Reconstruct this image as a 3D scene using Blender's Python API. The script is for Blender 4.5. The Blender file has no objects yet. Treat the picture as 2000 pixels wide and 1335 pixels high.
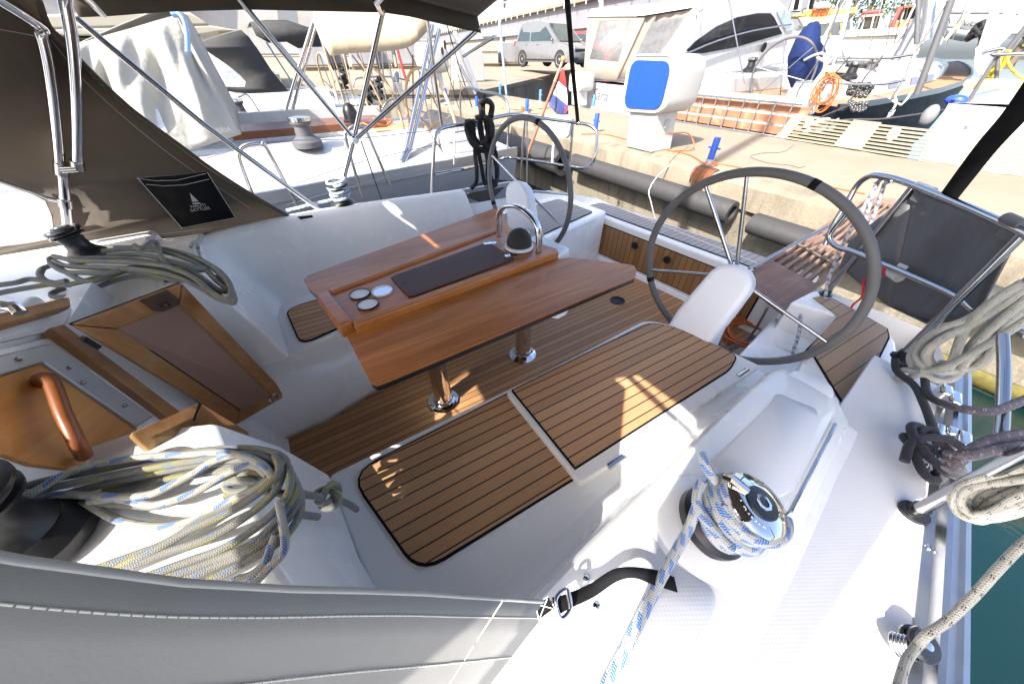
import bpy, bmesh, math, random
from mathutils import Vector, Matrix, Quaternion
R = math.radians
random.seed(7)
S = bpy.context.scene
COL = S.collection
# ---------------------------------------------------------------- camera frame (x aft, y starboard, z up; cockpit sole z = 0)
CW, CH, F, HY, VX = 2000.0, 1335.0, 655.0, 103.0, 455.0
CAM = Vector((0, 0, 1.45))
_d = CH / 2 - HY
_y = Vector((VX - CW / 2, HY - CH / 2, F)).normalized()
_z = Vector((0, -F, -_d)).normalized()
_x = _y.cross(_z)
def ray(px, py):
    c = Vector((px - CW / 2, py - CH / 2, F))
    return Vector((_x.dot(c), _y.dot(c), _z.dot(c)))
def GZ(px, py, z):
    r = ray(px, py); return CAM + r * ((z - CAM.z) / r.z)
def GX(px, py, x):
    r = ray(px, py); return CAM + r * ((x - CAM.x) / r.x)
def GY(px, py, y):
    r = ray(px, py); return CAM + r * ((y - CAM.y) / r.y)
def GD(px, py, d):
    r = ray(px, py); return CAM + r * (d / math.hypot(r.x, r.y))
# ---------------------------------------------------------------- mesh builder
OFF = {}
class MB:
    def __init__(s):
        s.v = []; s.f = []; s.m = []; s.uv = {}; s.mat = 0
    def pt(s, p):
        s.v.append(tuple(p)); return len(s.v) - 1
    def face(s, ids, uv=None):
        s.f.append(tuple(ids)); s.m.append(s.mat)
        if uv: s.uv[len(s.f) - 1] = uv
    def box(s, a, b, M=None):
        c = [(a[0], a[1], a[2]), (b[0], a[1], a[2]), (b[0], b[1], a[2]), (a[0], b[1], a[2]), (a[0], a[1], b[2]), (b[0], a[1], b[2]), (b[0], b[1], b[2]), (a[0], b[1], b[2])]
        i = [s.pt(M @ Vector(p) if M else p) for p in c]
        for q in ((3, 2, 1, 0), (4, 5, 6, 7), (0, 1, 5, 4), (1, 2, 6, 5), (2, 3, 7, 6), (3, 0, 4, 7)):
            s.face([i[k] for k in q])
        return s
    def hexa(s, lo, hi):
        """prism between two equal polygons of points (lo ring, hi ring)"""
        n = len(lo); a = [s.pt(p) for p in lo]; b = [s.pt(p) for p in hi]
        s.face(a[::-1]); s.face(b)
        for k in range(n):
            j = (k + 1) % n; s.face((a[k], a[j], b[j], b[k]))
        return s
    def prism(s, poly, z0, z1):
        return s.hexa([(p[0], p[1], z0) for p in poly], [(p[0], p[1], z1) for p in poly])
    def slab(s, pts, n, t):
        """planar polygon of 3-d points thickened by t against n"""
        n = Vector(n).normalized() * t
        return s.hexa([Vector(p) - n for p in pts], [Vector(p) for p in pts])
    def loft(s, rings, closed=False, capa=False, capb=False, uvs=False):
        ids = [[s.pt(p) for p in r] for r in rings]
        n = len(rings[0])
        for i in range(len(ids) - 1):
            for k in range(n if closed else n - 1):
                j = (k + 1) % n
                s.face((ids[i][k], ids[i][j], ids[i + 1][j], ids[i + 1][k]),
                       [(k / n, i), ((k + 1) / n, i), ((k + 1) / n, i + 1), (k / n, i + 1)] if uvs else None)
        if capa: s.face(ids[0][::-1])
        if capb: s.face(ids[-1])
        return s
    def grid(s, fn, nu, nv):
        ids = [[s.pt(fn(i / nu, j / nv)) for j in range(nv + 1)] for i in range(nu + 1)]
        for i in range(nu):
            for j in range(nv):
                s.face((ids[i][j], ids[i + 1][j], ids[i + 1][j + 1], ids[i][j + 1]),
                       [(i / nu, j / nv), ((i + 1) / nu, j / nv), ((i + 1) / nu, (j + 1) / nv), (i / nu, (j + 1) / nv)])
        return s
    def tube(s, pts, r, n=8, closed=False, caps=True, r1=None, squash=None):
        pts = [Vector(p) for p in pts]; m = len(pts)
        def tan(i):
            if closed: t = pts[(i + 1) % m] - pts[i - 1]
            elif i == 0: t = pts[1] - pts[0]
            elif i == m - 1: t = pts[-1] - pts[-2]
            else: t = (pts[i + 1] - pts[i]).normalized() + (pts[i] - pts[i - 1]).normalized()
            return t.normalized() if t.length > 1e-9 else Vector((0, 0, 1))
        t0 = tan(0)
        ref = Vector((0, 0, 1)) if abs(t0.z) < 0.9 else Vector((1, 0, 0))
        nrm = (ref - t0 * ref.dot(t0)).normalized()
        rings = []; L = 0; us = []
        for i in range(m):
            t = tan(i)
            nrm = nrm - t * nrm.dot(t)
            nrm = nrm.normalized() if nrm.length > 1e-6 else t.orthogonal().normalized()
            b = t.cross(nrm)
            rr = r if r1 is None else r + (r1 - r) * i / max(1, m - 1)
            if i: L += (pts[i] - pts[i - 1]).length
            us.append(L)
            rings.append([s.pt(pts[i] + nrm * (rr * math.cos(2 * math.pi * k / n)) + b * (rr * math.sin(2 * math.pi * k / n))) for k in range(n)])
        if closed: us.append(L + (pts[0] - pts[-1]).length); rings.append(rings[0])
        for i in range(len(rings) - 1):
            for k in range(n):
                j = (k + 1) % n
                s.face((rings[i][k], rings[i][j], rings[i + 1][j], rings[i + 1][k]),
                       [(us[i], k / n), (us[i], (k + 1) / n), (us[i + 1], (k + 1) / n), (us[i + 1], k / n)])
        if caps and not closed:
            s.face(rings[0][::-1]); s.face(rings[-1])
        return s
    def cyl(s, a, b, r, r1=None, n=16):
        return s.tube([a, b], r, n, r1=r if r1 is None else r1)
    def lathe(s, prof, o=(0, 0, 0), ax=(0, 0, 1), n=24, cap=True):
        q = Vector((0, 0, 1)).rotation_difference(Vector(ax).normalized())
        o = Vector(o)
        ids = [[s.pt(o + q @ Vector((r * math.cos(2 * math.pi * k / n), r * math.sin(2 * math.pi * k / n), h))) for k in range(n)] for r, h in prof]
        for i in range(len(ids) - 1):
            for k in range(n):
                j = (k + 1) % n; s.face((ids[i][k], ids[i][j], ids[i + 1][j], ids[i + 1][k]))
        if cap: s.face(ids[0][::-1]); s.face(ids[-1])
        return s
    def ball(s, o, r, nu=12, nv=8, sc=(1, 1, 1), M=None):
        o = Vector(o); rg = []
        for i in range(nv + 1):
            a = math.pi * i / nv - math.pi / 2; q = []
            for k in range(nu):
                b = 2 * math.pi * k / nu
                p = Vector((sc[0] * r * max(.002, math.cos(a)) * math.cos(b), sc[1] * r * max(.002, math.cos(a)) * math.sin(b), sc[2] * r * math.sin(a)))
                q.append(o + (M @ p if M else p))
            rg.append(q)
        return s.loft(rg, True, True, True)
    def merge(s, o):
        k = len(s.v); s.v += o.v
        for i, f in enumerate(o.f):
            s.f.append(tuple(a + k for a in f)); s.m.append(o.m[i])
            if i in o.uv: s.uv[len(s.f) - 1] = o.uv[i]
        return s
    def build(s, name, mats, parent=None, label=None, cat=None, group=None, kind=None, smooth=35, bevel=0, seg=2, sub=0, solid=0, own=None):
        me = bpy.data.meshes.new(name)
        if parent is not None: off = Vector(OFF.get(parent.name, (0, 0, 0)))
        elif own is not None: off = Vector(own)
        else:
            n = len(s.v); off = Vector((sum(p[0] for p in s.v) / n, sum(p[1] for p in s.v) / n, min(p[2] for p in s.v)))
        me.from_pydata([(p[0] - off.x, p[1] - off.y, p[2] - off.z) for p in s.v], [], s.f)
        if not isinstance(mats, (list, tuple)): mats = [mats]
        for m in mats: me.materials.append(m)
        me.polygons.foreach_set('material_index', s.m)
        if s.uv:
            l = me.uv_layers.new(name='UVMap')
            for i, u in s.uv.items():
                p = me.polygons[i]
                for k, li in enumerate(p.loop_indices): l.data[li].uv = u[k]
        me.validate(); me.update()
        bm = bmesh.new(); bm.from_mesh(me); bmesh.ops.recalc_face_normals(bm, faces=bm.faces); bm.to_mesh(me); bm.free()
        if smooth:
            me.polygons.foreach_set('use_smooth', [True] * len(me.polygons)); me.set_sharp_from_angle(angle=R(smooth))
        o = bpy.data.objects.new(name, me); COL.objects.link(o)
        if parent is not None: o.parent = parent
        else: o.location = off
        OFF[o.name] = off
        if bevel:
            b = o.modifiers.new('bevel', 'BEVEL'); b.width = bevel; b.segments = seg; b.limit_method = 'ANGLE'; b.angle_limit = R(40); b.harden_normals = False
        if sub:
            b = o.modifiers.new('sub', 'SUBSURF'); b.levels = b.render_levels = sub
        if solid:
            b = o.modifiers.new('solid', 'SOLIDIFY'); b.thickness = solid; b.offset = 0
        return tag(o, label, cat, group, kind)
def tag(o, label=None, cat=None, group=None, kind=None):
    if label: o['label'] = label
    if cat: o['category'] = cat
    if group: o['group'] = group
    if kind: o['kind'] = kind
    return o
def thing(name, label, cat, loc=(0, 0, 0), group=None):
    o = bpy.data.objects.new(name, None); COL.objects.link(o); o.location = loc; o.empty_display_size = .1
    OFF[o.name] = Vector(loc)
    return tag(o, label, cat, group)
def copy_tree(o, parent=None, loc=None, rz=None, label=None):
    c = o.copy(); COL.objects.link(c); c.parent = parent
    if loc is not None: c.location = loc
    if rz is not None: c.rotation_euler.z = rz
    if label: c['label'] = label
    for ch in list(o.children): copy_tree(ch, c)
    return c
def smoothpts(P, n=6, closed=False):
    P = [Vector(p) for p in P]; out = []; m = len(P)
    for i in range(m if closed else m - 1):
        p1, p2 = P[i], P[(i + 1) % m]
        p0 = P[i - 1] if (closed or i) else p1 * 2 - p2
        p3 = P[(i + 2) % m] if (closed or i + 2 < m) else p2 * 2 - p1
        for k in range(n):
            t = k / n; t2 = t * t; t3 = t2 * t
            out.append(.5 * ((2 * p1) + (p2 - p0) * t + (2 * p0 - 5 * p1 + 4 * p2 - p3) * t2 + (3 * p1 - p0 - 3 * p2 + p3) * t3))
    if not closed: out.append(P[-1])
    return out
def roundpoly(P, r, n=5):
    """round the corners of a 2-d polygon; r one radius or one per corner"""
    out = []; m = len(P)
    for i in range(m):
        p = Vector(P[i][:2]); a = Vector(P[i - 1][:2]); b = Vector(P[(i + 1) % m][:2]); rr = r[i] if isinstance(r, (list, tuple)) else r
        if rr <= 0: out.append(tuple(p)); continue
        u = (a - p).normalized(); w = (b - p).normalized()
        rr = min(rr, (a - p).length * .49, (b - p).length * .49)
        s, e = p + u * rr, p + w * rr
        for k in range(n + 1):
            t = k / n; q = s * (1 - t) ** 2 + p * 2 * t * (1 - t) + e * t * t; out.append(tuple(q))
    return out
def inset(P, d):
    c = Vector((sum(p[0] for p in P) / len(P), sum(p[1] for p in P) / len(P)))
    out = []
    m = len(P)
    for i in range(m):
        a, p, b = Vector(P[i - 1][:2]), Vector(P[i][:2]), Vector(P[(i + 1) % m][:2])
        t = (b - a).normalized(); n = Vector((-t.y, t.x))
        if n.dot(c - p) < 0: n = -n
        out.append(tuple(p + n * d))
    return out
def text_mb(txt, size, M, depth=.002, font_shear=0, align='CENTER'):
    cu = bpy.data.curves.new('lettering', 'FONT'); cu.body = txt; cu.size = size; cu.extrude = depth; cu.shear = font_shear
    cu.align_x = align; cu.align_y = 'CENTER'; cu.resolution_u = 3
    o = bpy.data.objects.new('lettering', cu); COL.objects.link(o)
    dg = bpy.context.evaluated_depsgraph_get(); dg.update()
    me = o.evaluated_get(dg).to_mesh()
    mb = MB(); mb.v = [tuple(M @ v.co) for v in me.vertices]; mb.f = [tuple(p.vertices) for p in me.polygons]; mb.m = [0] * len(mb.f)
    o.evaluated_get(dg).to_mesh_clear(); bpy.data.objects.remove(o); bpy.data.curves.remove(cu)
    return mb
def frame(o, xdir, nrm):
    x = Vector(xdir).normalized(); n = Vector(nrm).normalized(); y = n.cross(x).normalized(); x = y.cross(n)
    return Matrix(((x.x, y.x, n.x, o[0]), (x.y, y.y, n.y, o[1]), (x.z, y.z, n.z, o[2]), (0, 0, 0, 1)))
# ---------------------------------------------------------------- materials
class NT:
    def __init__(s, name):
        s.mat = bpy.data.materials.new(name); s.mat.use_nodes = True; s.t = s.mat.node_tree; s.n = s.t.nodes
        s.b = s.n['Principled BSDF']; s.tc = s.n.new('ShaderNodeTexCoord'); s.obj = s.tc.outputs['Object']; s.uvc = s.tc.outputs['UV']
    def link(s, a, b): s.t.links.new(a, b)
    def put(s, v, sock):
        if hasattr(v, 'is_linked') or hasattr(v, 'links'): s.link(v, sock)
        else:
            if isinstance(v, (tuple, list)) and len(v) == 3 and sock.type == 'RGBA': v = (*v, 1)
            sock.default_value = v
    def math(s, op, a, b=0.0, c=None):
        n = s.n.new('ShaderNodeMath'); n.operation = op; s.put(a, n.inputs[0]); s.put(b, n.inputs[1])
        if c is not None: s.put(c, n.inputs[2])
        return n.outputs[0]
    def dot(s, v, d):
        n = s.n.new('ShaderNodeVectorMath'); n.operation = 'DOT_PRODUCT'; s.put(v, n.inputs[0]); n.inputs[1].default_value = d; return n.outputs['Value']
    def comb(s, x, y, z=0.0):
        n = s.n.new('ShaderNodeCombineXYZ'); s.put(x, n.inputs[0]); s.put(y, n.inputs[1]); s.put(z, n.inputs[2]); return n.outputs[0]
    def sep(s, v):
        n = s.n.new('ShaderNodeSeparateXYZ'); s.put(v, n.inputs[0]); return n.outputs
    def mapping(s, v, scale=(1, 1, 1), loc=(0, 0, 0), rot=(0, 0, 0)):
        n = s.n.new('ShaderNodeMapping'); s.link(v, n.inputs[0]); n.inputs['Scale'].default_value = scale; n.inputs['Location'].default_value = loc; n.inputs['Rotation'].default_value = rot; return n.outputs[0]
    def noise(s, v=None, scale=5, detail=4, rough=.55, dist=0, col=False):
        n = s.n.new('ShaderNodeTexNoise'); s.link(v if v is not None else s.obj, n.inputs['Vector'])
        n.inputs['Scale'].default_value = scale; n.inputs['Detail'].default_value = detail; n.inputs['Roughness'].default_value = rough; n.inputs['Distortion'].default_value = dist
        return n.outputs['Color' if col else 'Fac']
    def white(s, v):
        n = s.n.new('ShaderNodeTexWhiteNoise'); n.noise_dimensions = '1D'; s.link(v, n.inputs['W']); return n.outputs['Value']
    def voro(s, v, scale, feature='F1'):
        n = s.n.new('ShaderNodeTexVoronoi'); n.feature = feature; s.link(v, n.inputs['Vector']); n.inputs['Scale'].default_value = scale; return n.outputs['Distance']
    def ramp(s, f, stops, interp='LINEAR'):
        n = s.n.new('ShaderNodeValToRGB'); s.put(f, n.inputs[0]); e = n.color_ramp.elements; n.color_ramp.interpolation = interp
        while len(e) < len(stops): e.new(.5)
        for k, (p, c) in enumerate(stops):
            e[k].position = p; e[k].color = (*c, 1) if len(c) == 3 else c
        return n.outputs['Color']
    def mix(s, f, a, b, mode='MIX'):
        n = s.n.new('ShaderNodeMix'); n.data_type = 'RGBA'; n.blend_type = mode; s.put(f, n.inputs[0]); s.put(a, n.inputs[6]); s.put(b, n.inputs[7]); return n.outputs[2]
    def range(s, f, a, b, c=0.0, d=1.0):
        n = s.n.new('ShaderNodeMapRange'); s.put(f, n.inputs[0]); n.inputs[1].default_value = a; n.inputs[2].default_value = b; n.inputs[3].default_value = c; n.inputs[4].default_value = d; return n.outputs[0]
    def bump(s, h, strength=.3, dist=.01, prev=None):
        n = s.n.new('ShaderNodeBump'); n.inputs['Strength'].default_value = strength; n.inputs['Distance'].default_value = dist; s.put(h, n.inputs['Height'])
        if prev is not None: s.link(prev, n.inputs['Normal'])
        return n.outputs[0]
    def out(s, col=None, rough=None, metal=None, normal=None, coat=None, spec=None, trans=None, alpha=None, ior=None, sheen=None, emis=None):
        b = s.b.inputs
        for v, k in ((col, 'Base Color'), (rough, 'Roughness'), (metal, 'Metallic'), (normal, 'Normal'), (coat, 'Coat Weight'), (spec, 'Specular IOR Level'), (trans, 'Transmission Weight'), (alpha, 'Alpha'), (ior, 'IOR'), (sheen, 'Sheen Weight')):
            if v is not None: s.put(v, b[k])
        return s.mat
def plain(name, col, rough=.5, metal=0., var=.06, scale=6., bump=0., bscale=40., coat=0., spec=.5, bd=.004):
    m = NT(name)
    f = m.noise(scale=scale, detail=5)
    c = m.mix(f, tuple(x * (1 - var) for x in col), tuple(min(1, x * (1 + var)) for x in col))
    r = m.range(m.noise(scale=scale * 2.3, detail=3), .3, .7, max(.02, rough * .85), min(1, rough * 1.15))
    nm = m.bump(m.noise(scale=bscale, detail=6), bump, bd) if bump else None
    return m.out(c, r, metal, nm, coat, spec)
def gel_mat():
    m = NT('gelcoat')
    c = m.mix(m.noise(scale=2.5, detail=6), (.80, .80, .785), (.84, .84, .825))
    st = m.range(m.noise(m.mapping(m.obj, (1, 1, .35)), 3.2, 8, .68, .6), .56, .74, 0, .06)
    c = m.mix(st, c, (.60, .56, .48))
    fl = m.math('MULTIPLY', m.math('LESS_THAN', m.voro(m.obj, 34), .045), m.math('GREATER_THAN', m.noise(scale=2.0, detail=2), .5))
    c = m.mix(m.math('MULTIPLY', fl, .35), c, (.30, .26, .20))
    return m.out(c, m.range(m.noise(scale=7, detail=6), .3, .7, .14, .34), 0, m.bump(m.noise(scale=2.2, detail=2), .03, .02), .3)
gelcoat = gel_mat()
boat_white = plain('boat_gelcoat', (.42, .42, .415), .28, var=.03, scale=2, coat=.2)
gel_cream = plain('gelcoat_lid', (.76, .745, .70), .3, var=.02)
hull_grey = plain('hull_grey', (.24, .26, .29), .35, var=.03, spec=.3)
hull_dark = plain('hull_dark', (.006, .007, .010), .45, var=.1, spec=.08)
white_paint = plain('white_paint', (.44, .43, .40), .4, var=.05, scale=2, bump=.05)
cream_paint = plain('cream_paint', (.36, .325, .25), .35, var=.04, scale=1)
steel = plain('stainless_steel', (.46, .455, .45), .16, 1., var=.05, scale=12)
chrome = plain('chrome', (.68, .68, .68), .05, 1., var=.02)
alu = plain('aluminium', (.45, .46, .48), .35, 1., var=.06, scale=10)
alu_dull = plain('aluminium_dull', (.42, .43, .44), .5, .7, var=.06, scale=10)
black_pl = plain('black_plastic', (.012, .012, .014), .35, var=.2)
black_gl = plain('black_gloss', (.01, .01, .012), .12, var=.2, coat=.5)
black_cl = plain('black_cloth', (.008, .008, .009), .85, spec=.2, var=.3, bump=.3, bscale=300)
rubber = plain('black_rubber', (.035, .034, .034), .7, var=.25, scale=8, bump=.3, bscale=60)
grey_rub = plain('grey_rubber', (.135, .133, .13), .6, var=.15, scale=4)
white_pl = plain('white_plastic', (.82, .83, .86), .32, var=.01)
red_pl = plain('red_cord', (.6, .02, .02), .6)
orange_pl = plain('orange_cable', (.45, .10, .015), .4, var=.1)
blue_paint = plain('blue_paint', (.015, .07, .36), .45, var=.2, scale=20, bump=.1)
blue_old = plain('blue_paint_faded', (.06, .16, .33), .55, var=.25, scale=12, bump=.15)
yellow_pl = plain('yellow', (.50, .38, .03), .5)
red_car = plain('red_paint', (.55, .02, .03), .15, coat=.6, var=.03)
silver_car = plain('silver_paint', (.16, .157, .15), .3, .4, coat=.6, var=.03)
tyre = plain('tyre', (.02, .02, .02), .8)
navy = plain('navy_cloth', (.008, .018, .075), .8, spec=.2, var=.25, scale=14, bump=.4, bscale=14, bd=.03)
tan_vinyl = plain('tan_leather', (.42, .30, .18), .6)
mast_grey = plain('mast_grey', (.085, .085, .09), .5, spec=.25)
rust = plain('rust', (.15, .055, .02), .9, var=.5, scale=30, bump=.5)
glass_dark = plain('dark_window', (.012, .013, .015), .08, var=.1, spec=.35)
brown_frame = plain('brown_wood', (.16, .06, .025), .35, var=.3, scale=12)
def canvas(name, col, weave=2600, var=.08, rough=.85, fold=.35, fs=5., trans=0.):
    m = NT(name)
    f = m.noise(scale=fs, detail=6, rough=.6)
    c = m.mix(m.range(f, .3, .7), tuple(x * (1 - var) for x in col), tuple(x * (1 + var) for x in col))
    s = m.sep(m.obj)
    w = m.math('MULTIPLY', m.math('SINE', m.math('MULTIPLY', m.math('ADD', s[0], s[2]), weave)), m.math('SINE', m.math('MULTIPLY', m.math('ADD', s[1], s[2]), weave * .97)))
    b1 = m.bump(w, .06, .0006)
    b2 = m.bump(m.noise(scale=fs * 1.4, detail=3), fold, .03, b1)
    mt = m.out(c, rough, 0, b2, sheen=.15)
    if trans:
        tr = m.n.new('ShaderNodeBsdfTranslucent'); m.put(c, tr.inputs[0]); mx = m.n.new('ShaderNodeMixShader'); mx.inputs[0].default_value = trans
        m.link(m.b.outputs[0], mx.inputs[1]); m.link(tr.outputs[0], mx.inputs[2]); m.link(mx.outputs[0], m.n['Material Output'].inputs[0])
    return mt
canvas_brown = canvas('canvas_brown', (.095, .075, .057), trans=.2)
canvas_grey = canvas('canvas_grey', (.30, .30, .285), var=.1)
canvas_dark = canvas('canvas_dark', (.030, .029, .029))
canvas_cream = canvas('canvas_cream', (.36, .285, .185), trans=.05)
canvas_stone = canvas('canvas_stone', (.33, .315, .27), fold=.8, fs=4)
canvas_taupe = canvas('canvas_taupe', (.20, .17, .135), fold=.6, fs=3)
bag_grey = canvas('bag_grey', (.085, .087, .094), rough=.6, fold=.9, fs=3)
def vinyl(name, tint=(.8, .84, .86), alpha=.35, rough=.12):
    m = NT(name)
    a = m.range(m.noise(scale=7, detail=5), .3, .75, alpha * .6, min(1, alpha * 1.5))
    return m.out(tint, rough, 0, m.bump(m.noise(scale=5, detail=2), .35, .02), alpha=a)
vinyl_clear = vinyl('clear_vinyl')
vinyl_smoke = vinyl('smoked_vinyl', (.20, .20, .20), .8, .25)
def glass(name, tint=(.02, .03, .03), alpha=.75):
    return NT(name).out(tint, .04, 0, alpha=alpha, coat=.3)
car_glass = glass('car_glass', (.03, .045, .045), .8)
# teak laid in planks. v runs across the planks
def planks(name, vdir, udir, pitch, off, caulk, c1, c2, seam=(.006, .006, .007), rough=.55, var=.75, grey=0., grain=1., spots=False):
    m = NT(name)
    v = m.math('ADD', m.math('DIVIDE', m.dot(m.obj, vdir), pitch), off)
    fr = m.math('FRACT', v); idn = m.math('FLOOR', v)
    rnd = m.white(m.math('ADD', idn, .37))
    u = m.dot(m.obj, udir)
    g = m.noise(m.comb(m.math('ADD', m.math('MULTIPLY', u, 3.5), m.math('MULTIPLY', rnd, 40)), m.math('MULTIPLY', v, 5.0), rnd), 1.0, 8, .7, .6)
    g2 = m.noise(m.comb(m.math('MULTIPLY', u, 9), m.math('MULTIPLY', v, 26), rnd), 1.0, 4, .6)
    big = m.noise(scale=1.8, detail=3)
    f = m.math('ADD', m.math('MULTIPLY', g, .75), m.math('ADD', m.math('MULTIPLY', rnd, var), m.math('MULTIPLY', g2, .35)))
    col = m.mix(m.range(f, .42, 1.35), c1, c2)
    col = m.mix(m.math('MULTIPLY', m.white(m.math('ADD', idn, 7.7)), .28), col, (c2[0] * .80, c2[1] * .92, c2[2] * 1.15))
    col = m.mix(m.range(big, .35, .7, 0, .25), col, tuple(x * .72 for x in c1))
    if grey:
        gg = sum(c2) / 3
        col = m.mix(m.range(m.noise(scale=3.1, detail=5), .3, .65, grey * .5, grey), col, (gg * 1.02, gg, gg * .97))
    mask = m.math('LESS_THAN', fr, caulk)
    col = m.mix(mask, col, seam)
    h = m.math('ADD', m.math('MULTIPLY', g, .35), m.math('MULTIPLY', m.math('SUBTRACT', 1.0, mask), .6))
    return m.out(col, m.math('ADD', rough - .08, m.math('MULTIPLY', g, .18)), 0, m.bump(h, .25 * grain, .003))
TK1, TK2 = (.36, .175, .072), (.58, .33, .155)
teak_seat = planks('teak_seat', (0.03, 1, 0), (1, -.03, 0), .0389, .0, .105, TK1, TK2)
teak_sole = planks('teak_sole', (0.0, 1, 0), (1, 0, 0), .0384, .3, .085, (.33, .155, .06), (.54, .30, .135))
teak_dark = planks('teak_transom', (0, 1, 0), (.2, 0, 1), .047, .1, .08, (.21, .10, .035), (.36, .19, .072))
teak_bench = planks('teak_bench', (0, 1, 0), (1, 0, 0), .043, .2, .1, (.24, .19, .15), (.36, .30, .25), grey=.7)
teak_helm = planks('teak_helm', (0.05, 1, 0), (1, -.05, 0), .052, .25, .06, (.28, .165, .08), (.42, .27, .14), grey=.15)
teak_deck = planks('teak_deck', (.3, 1, 0), (1, -.3, 0), .06, 0, .14, (.28, .15, .075), (.40, .24, .125))
def wood(name, c1, c2, udir, vdir, rough=.25, coat=.6, vs=14., us=1.2, wear=0., wearcol=(.5, .38, .2), contrast=(.3, .7)):
    m = NT(name)
    u = m.dot(m.obj, udir); v = m.dot(m.obj, vdir); s = m.sep(m.obj)
    p = m.comb(m.math('MULTIPLY', u, us), m.math('MULTIPLY', v, vs), m.math('MULTIPLY', s[2], 2))
    g = m.noise(p, 1.0, 9, .62, 1.2)
    fine = m.noise(m.comb(m.math('MULTIPLY', u, us * 7), m.math('MULTIPLY', v, vs * 11), 0.0), 1.0, 4, .7)
    f = m.math('ADD', m.math('MULTIPLY', g, .72), m.math('MULTIPLY', fine, .3))
    col = m.mix(m.range(f, contrast[0], contrast[1]), c1, c2)
    st = m.noise(m.comb(m.math('MULTIPLY', u, us * .6), m.math('MULTIPLY', v, vs * .45), 3.0), 1.0, 3, .5)
    col = m.mix(m.range(st, .5, .72, 0, .55), col, tuple(x * .55 for x in c1))
    r = rough
    if wear:
        wn = m.range(m.noise(scale=9, detail=7, rough=.7), .5, .66, 0, wear)
        col = m.mix(wn, col, wearcol); r = m.math('ADD', rough, m.math('MULTIPLY', wn, .3))
    return m.out(col, r, 0, m.bump(fine, .08, .001), coat)
XA, YA, ZA = (1, 0, 0), (0, 1, 0), (0, 0, 1)
wood_table = wood('table_wood', (.33, .10, .02), (.62, .245, .062), XA, YA, .36, .12, 12, 1.0, contrast=(.37, .66))
wood_lid = wood('table_lid_wood', (.035, .012, .007), (.11, .04, .02), XA, YA, .5, .0, 14, 1.2)
wood_center = wood('table_center_wood', (.33, .095, .018), (.60, .225, .055), XA, YA, .3, .3, 9, 1.0)
wood_door = wood('door_wood', (.26, .11, .038), (.44, .215, .075), (.5, .3, -.8), (.6, .6, .4), .5, .1, 22, 2, .6, (.42, .28, .12))
wood_oak = wood('oak_veneer', (.50, .19, .035), (.66, .31, .075), (.5, .4, -.5), (.2, .3, .9), .35, .3, 40, 3)
wood_handle = wood('handle_wood', (.20, .06, .015), (.29, .09, .024), ZA, YA, .4, .1, 20, 3)
wood_grey = wood('weathered_plank', (.10, .05, .035), (.24, .15, .11), XA, YA, .7, 0, 18, 1.5, .5, (.30, .21, .16))
wood_bench = wood('pale_plank', (.20, .16, .115), (.27, .22, .16), YA, XA, .7, 0, 20, 1.2)
wood_slat = wood('slat_wood', (.20, .155, .095), (.275, .215, .14), YA, XA, .7, 0, 20, 1.2)
wood_red = wood('reddish_plank', (.185, .07, .03), (.29, .14, .072), YA, ZA, .75, 0, 18, 1.0, .4, (.45, .32, .23))
wood_orange = wood('bench_wood', (.27, .13, .045), (.38, .21, .085), YA, ZA, .6, 0, 16, 1.5)
door_panel = plain('door_panel', (.30, .185, .14), .35, var=.06, bump=.03, coat=.2)
# braided rope with tracer flecks
def rope_mat(name, base, flecks, r=.006, rough=.8, braid=260.):
    m = NT(name)
    s = m.sep(m.uvc); u, v = s[0], s[1]
    A = m.math('SINE', m.math('ADD', m.math('MULTIPLY', v, 2 * math.pi * 5), m.math('MULTIPLY', u, braid * 6)))
    B = m.math('SINE', m.math('SUBTRACT', m.math('MULTIPLY', v, 2 * math.pi * 5), m.math('MULTIPLY', u, braid * 6)))
    h = m.math('MAXIMUM', A, B)
    n = m.noise(m.comb(m.math('MULTIPLY', u, 12), m.math('MULTIPLY', v, 3), 0.0), 1.0, 5)
    col = m.mix(m.range(n, .3, .7), tuple(x * .82 for x in base), tuple(min(1, x * 1.12) for x in base))
    col = m.mix(m.range(h, -.6, .5, .35, 0), col, tuple(x * .35 for x in base))
    for (fc, turns, freq, duty, width, ph) in flecks:
        a = m.math('FRACT', m.math('ADD', m.math('ADD', m.math('MULTIPLY', v, turns), m.math('MULTIPLY', u, freq * .5)), ph))
        b = m.math('FRACT', m.math('ADD', m.math('MULTIPLY', u, freq), ph * 3.1))
        k = m.math('MULTIPLY', m.math('LESS_THAN', a, width), m.math('LESS_THAN', b, duty))
        k = m.math('MULTIPLY', k, m.range(A, -.7, -.2))
        col = m.mix(k, col, fc)
    return m.out(col, rough, 0, m.bump(h, .6, .0012), sheen=.1)
BL, YE, BK = (.02, .17, .55), (.42, .38, .06), (.01, .01, .012)
rope_grey = rope_mat('rope_grey', (.235, .23, .20), [((.36, .33, .05), 2, 7., .55, .3, .1), (BL, 3, 17., .35, .13, .4)])
rope_blue = rope_mat('rope_blue_fleck', (.42, .405, .355), [(BL, 2, 19., .6, .34, .2), ((.3, .05, .04), 3, 23., .2, .1, .7)])
rope_white = rope_mat('rope_white_blue', (.50, .51, .50), [(BL, 2, 24., .55, .3, .15), (BL, 2, 24., .55, .3, .65)])
rope_cream = rope_mat('rope_cream', (.46, .445, .385), [((.03, .08, .3), 4, 40., .25, .09, .3)])
rope_tick = rope_mat('rope_black_tick', (.52, .50, .43), [(BK, 4, 34., .22, .16, .3), (BK, 4, 34., .22, .16, .62)])
rope_navy = rope_mat('rope_navy', (.012, .011, .018), [], braid=180)
rope_plum = rope_mat('rope_plum', (.13, .105, .12), [((.3, .27, .3), 3, 60., .5, .3, .2)], braid=180)
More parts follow.
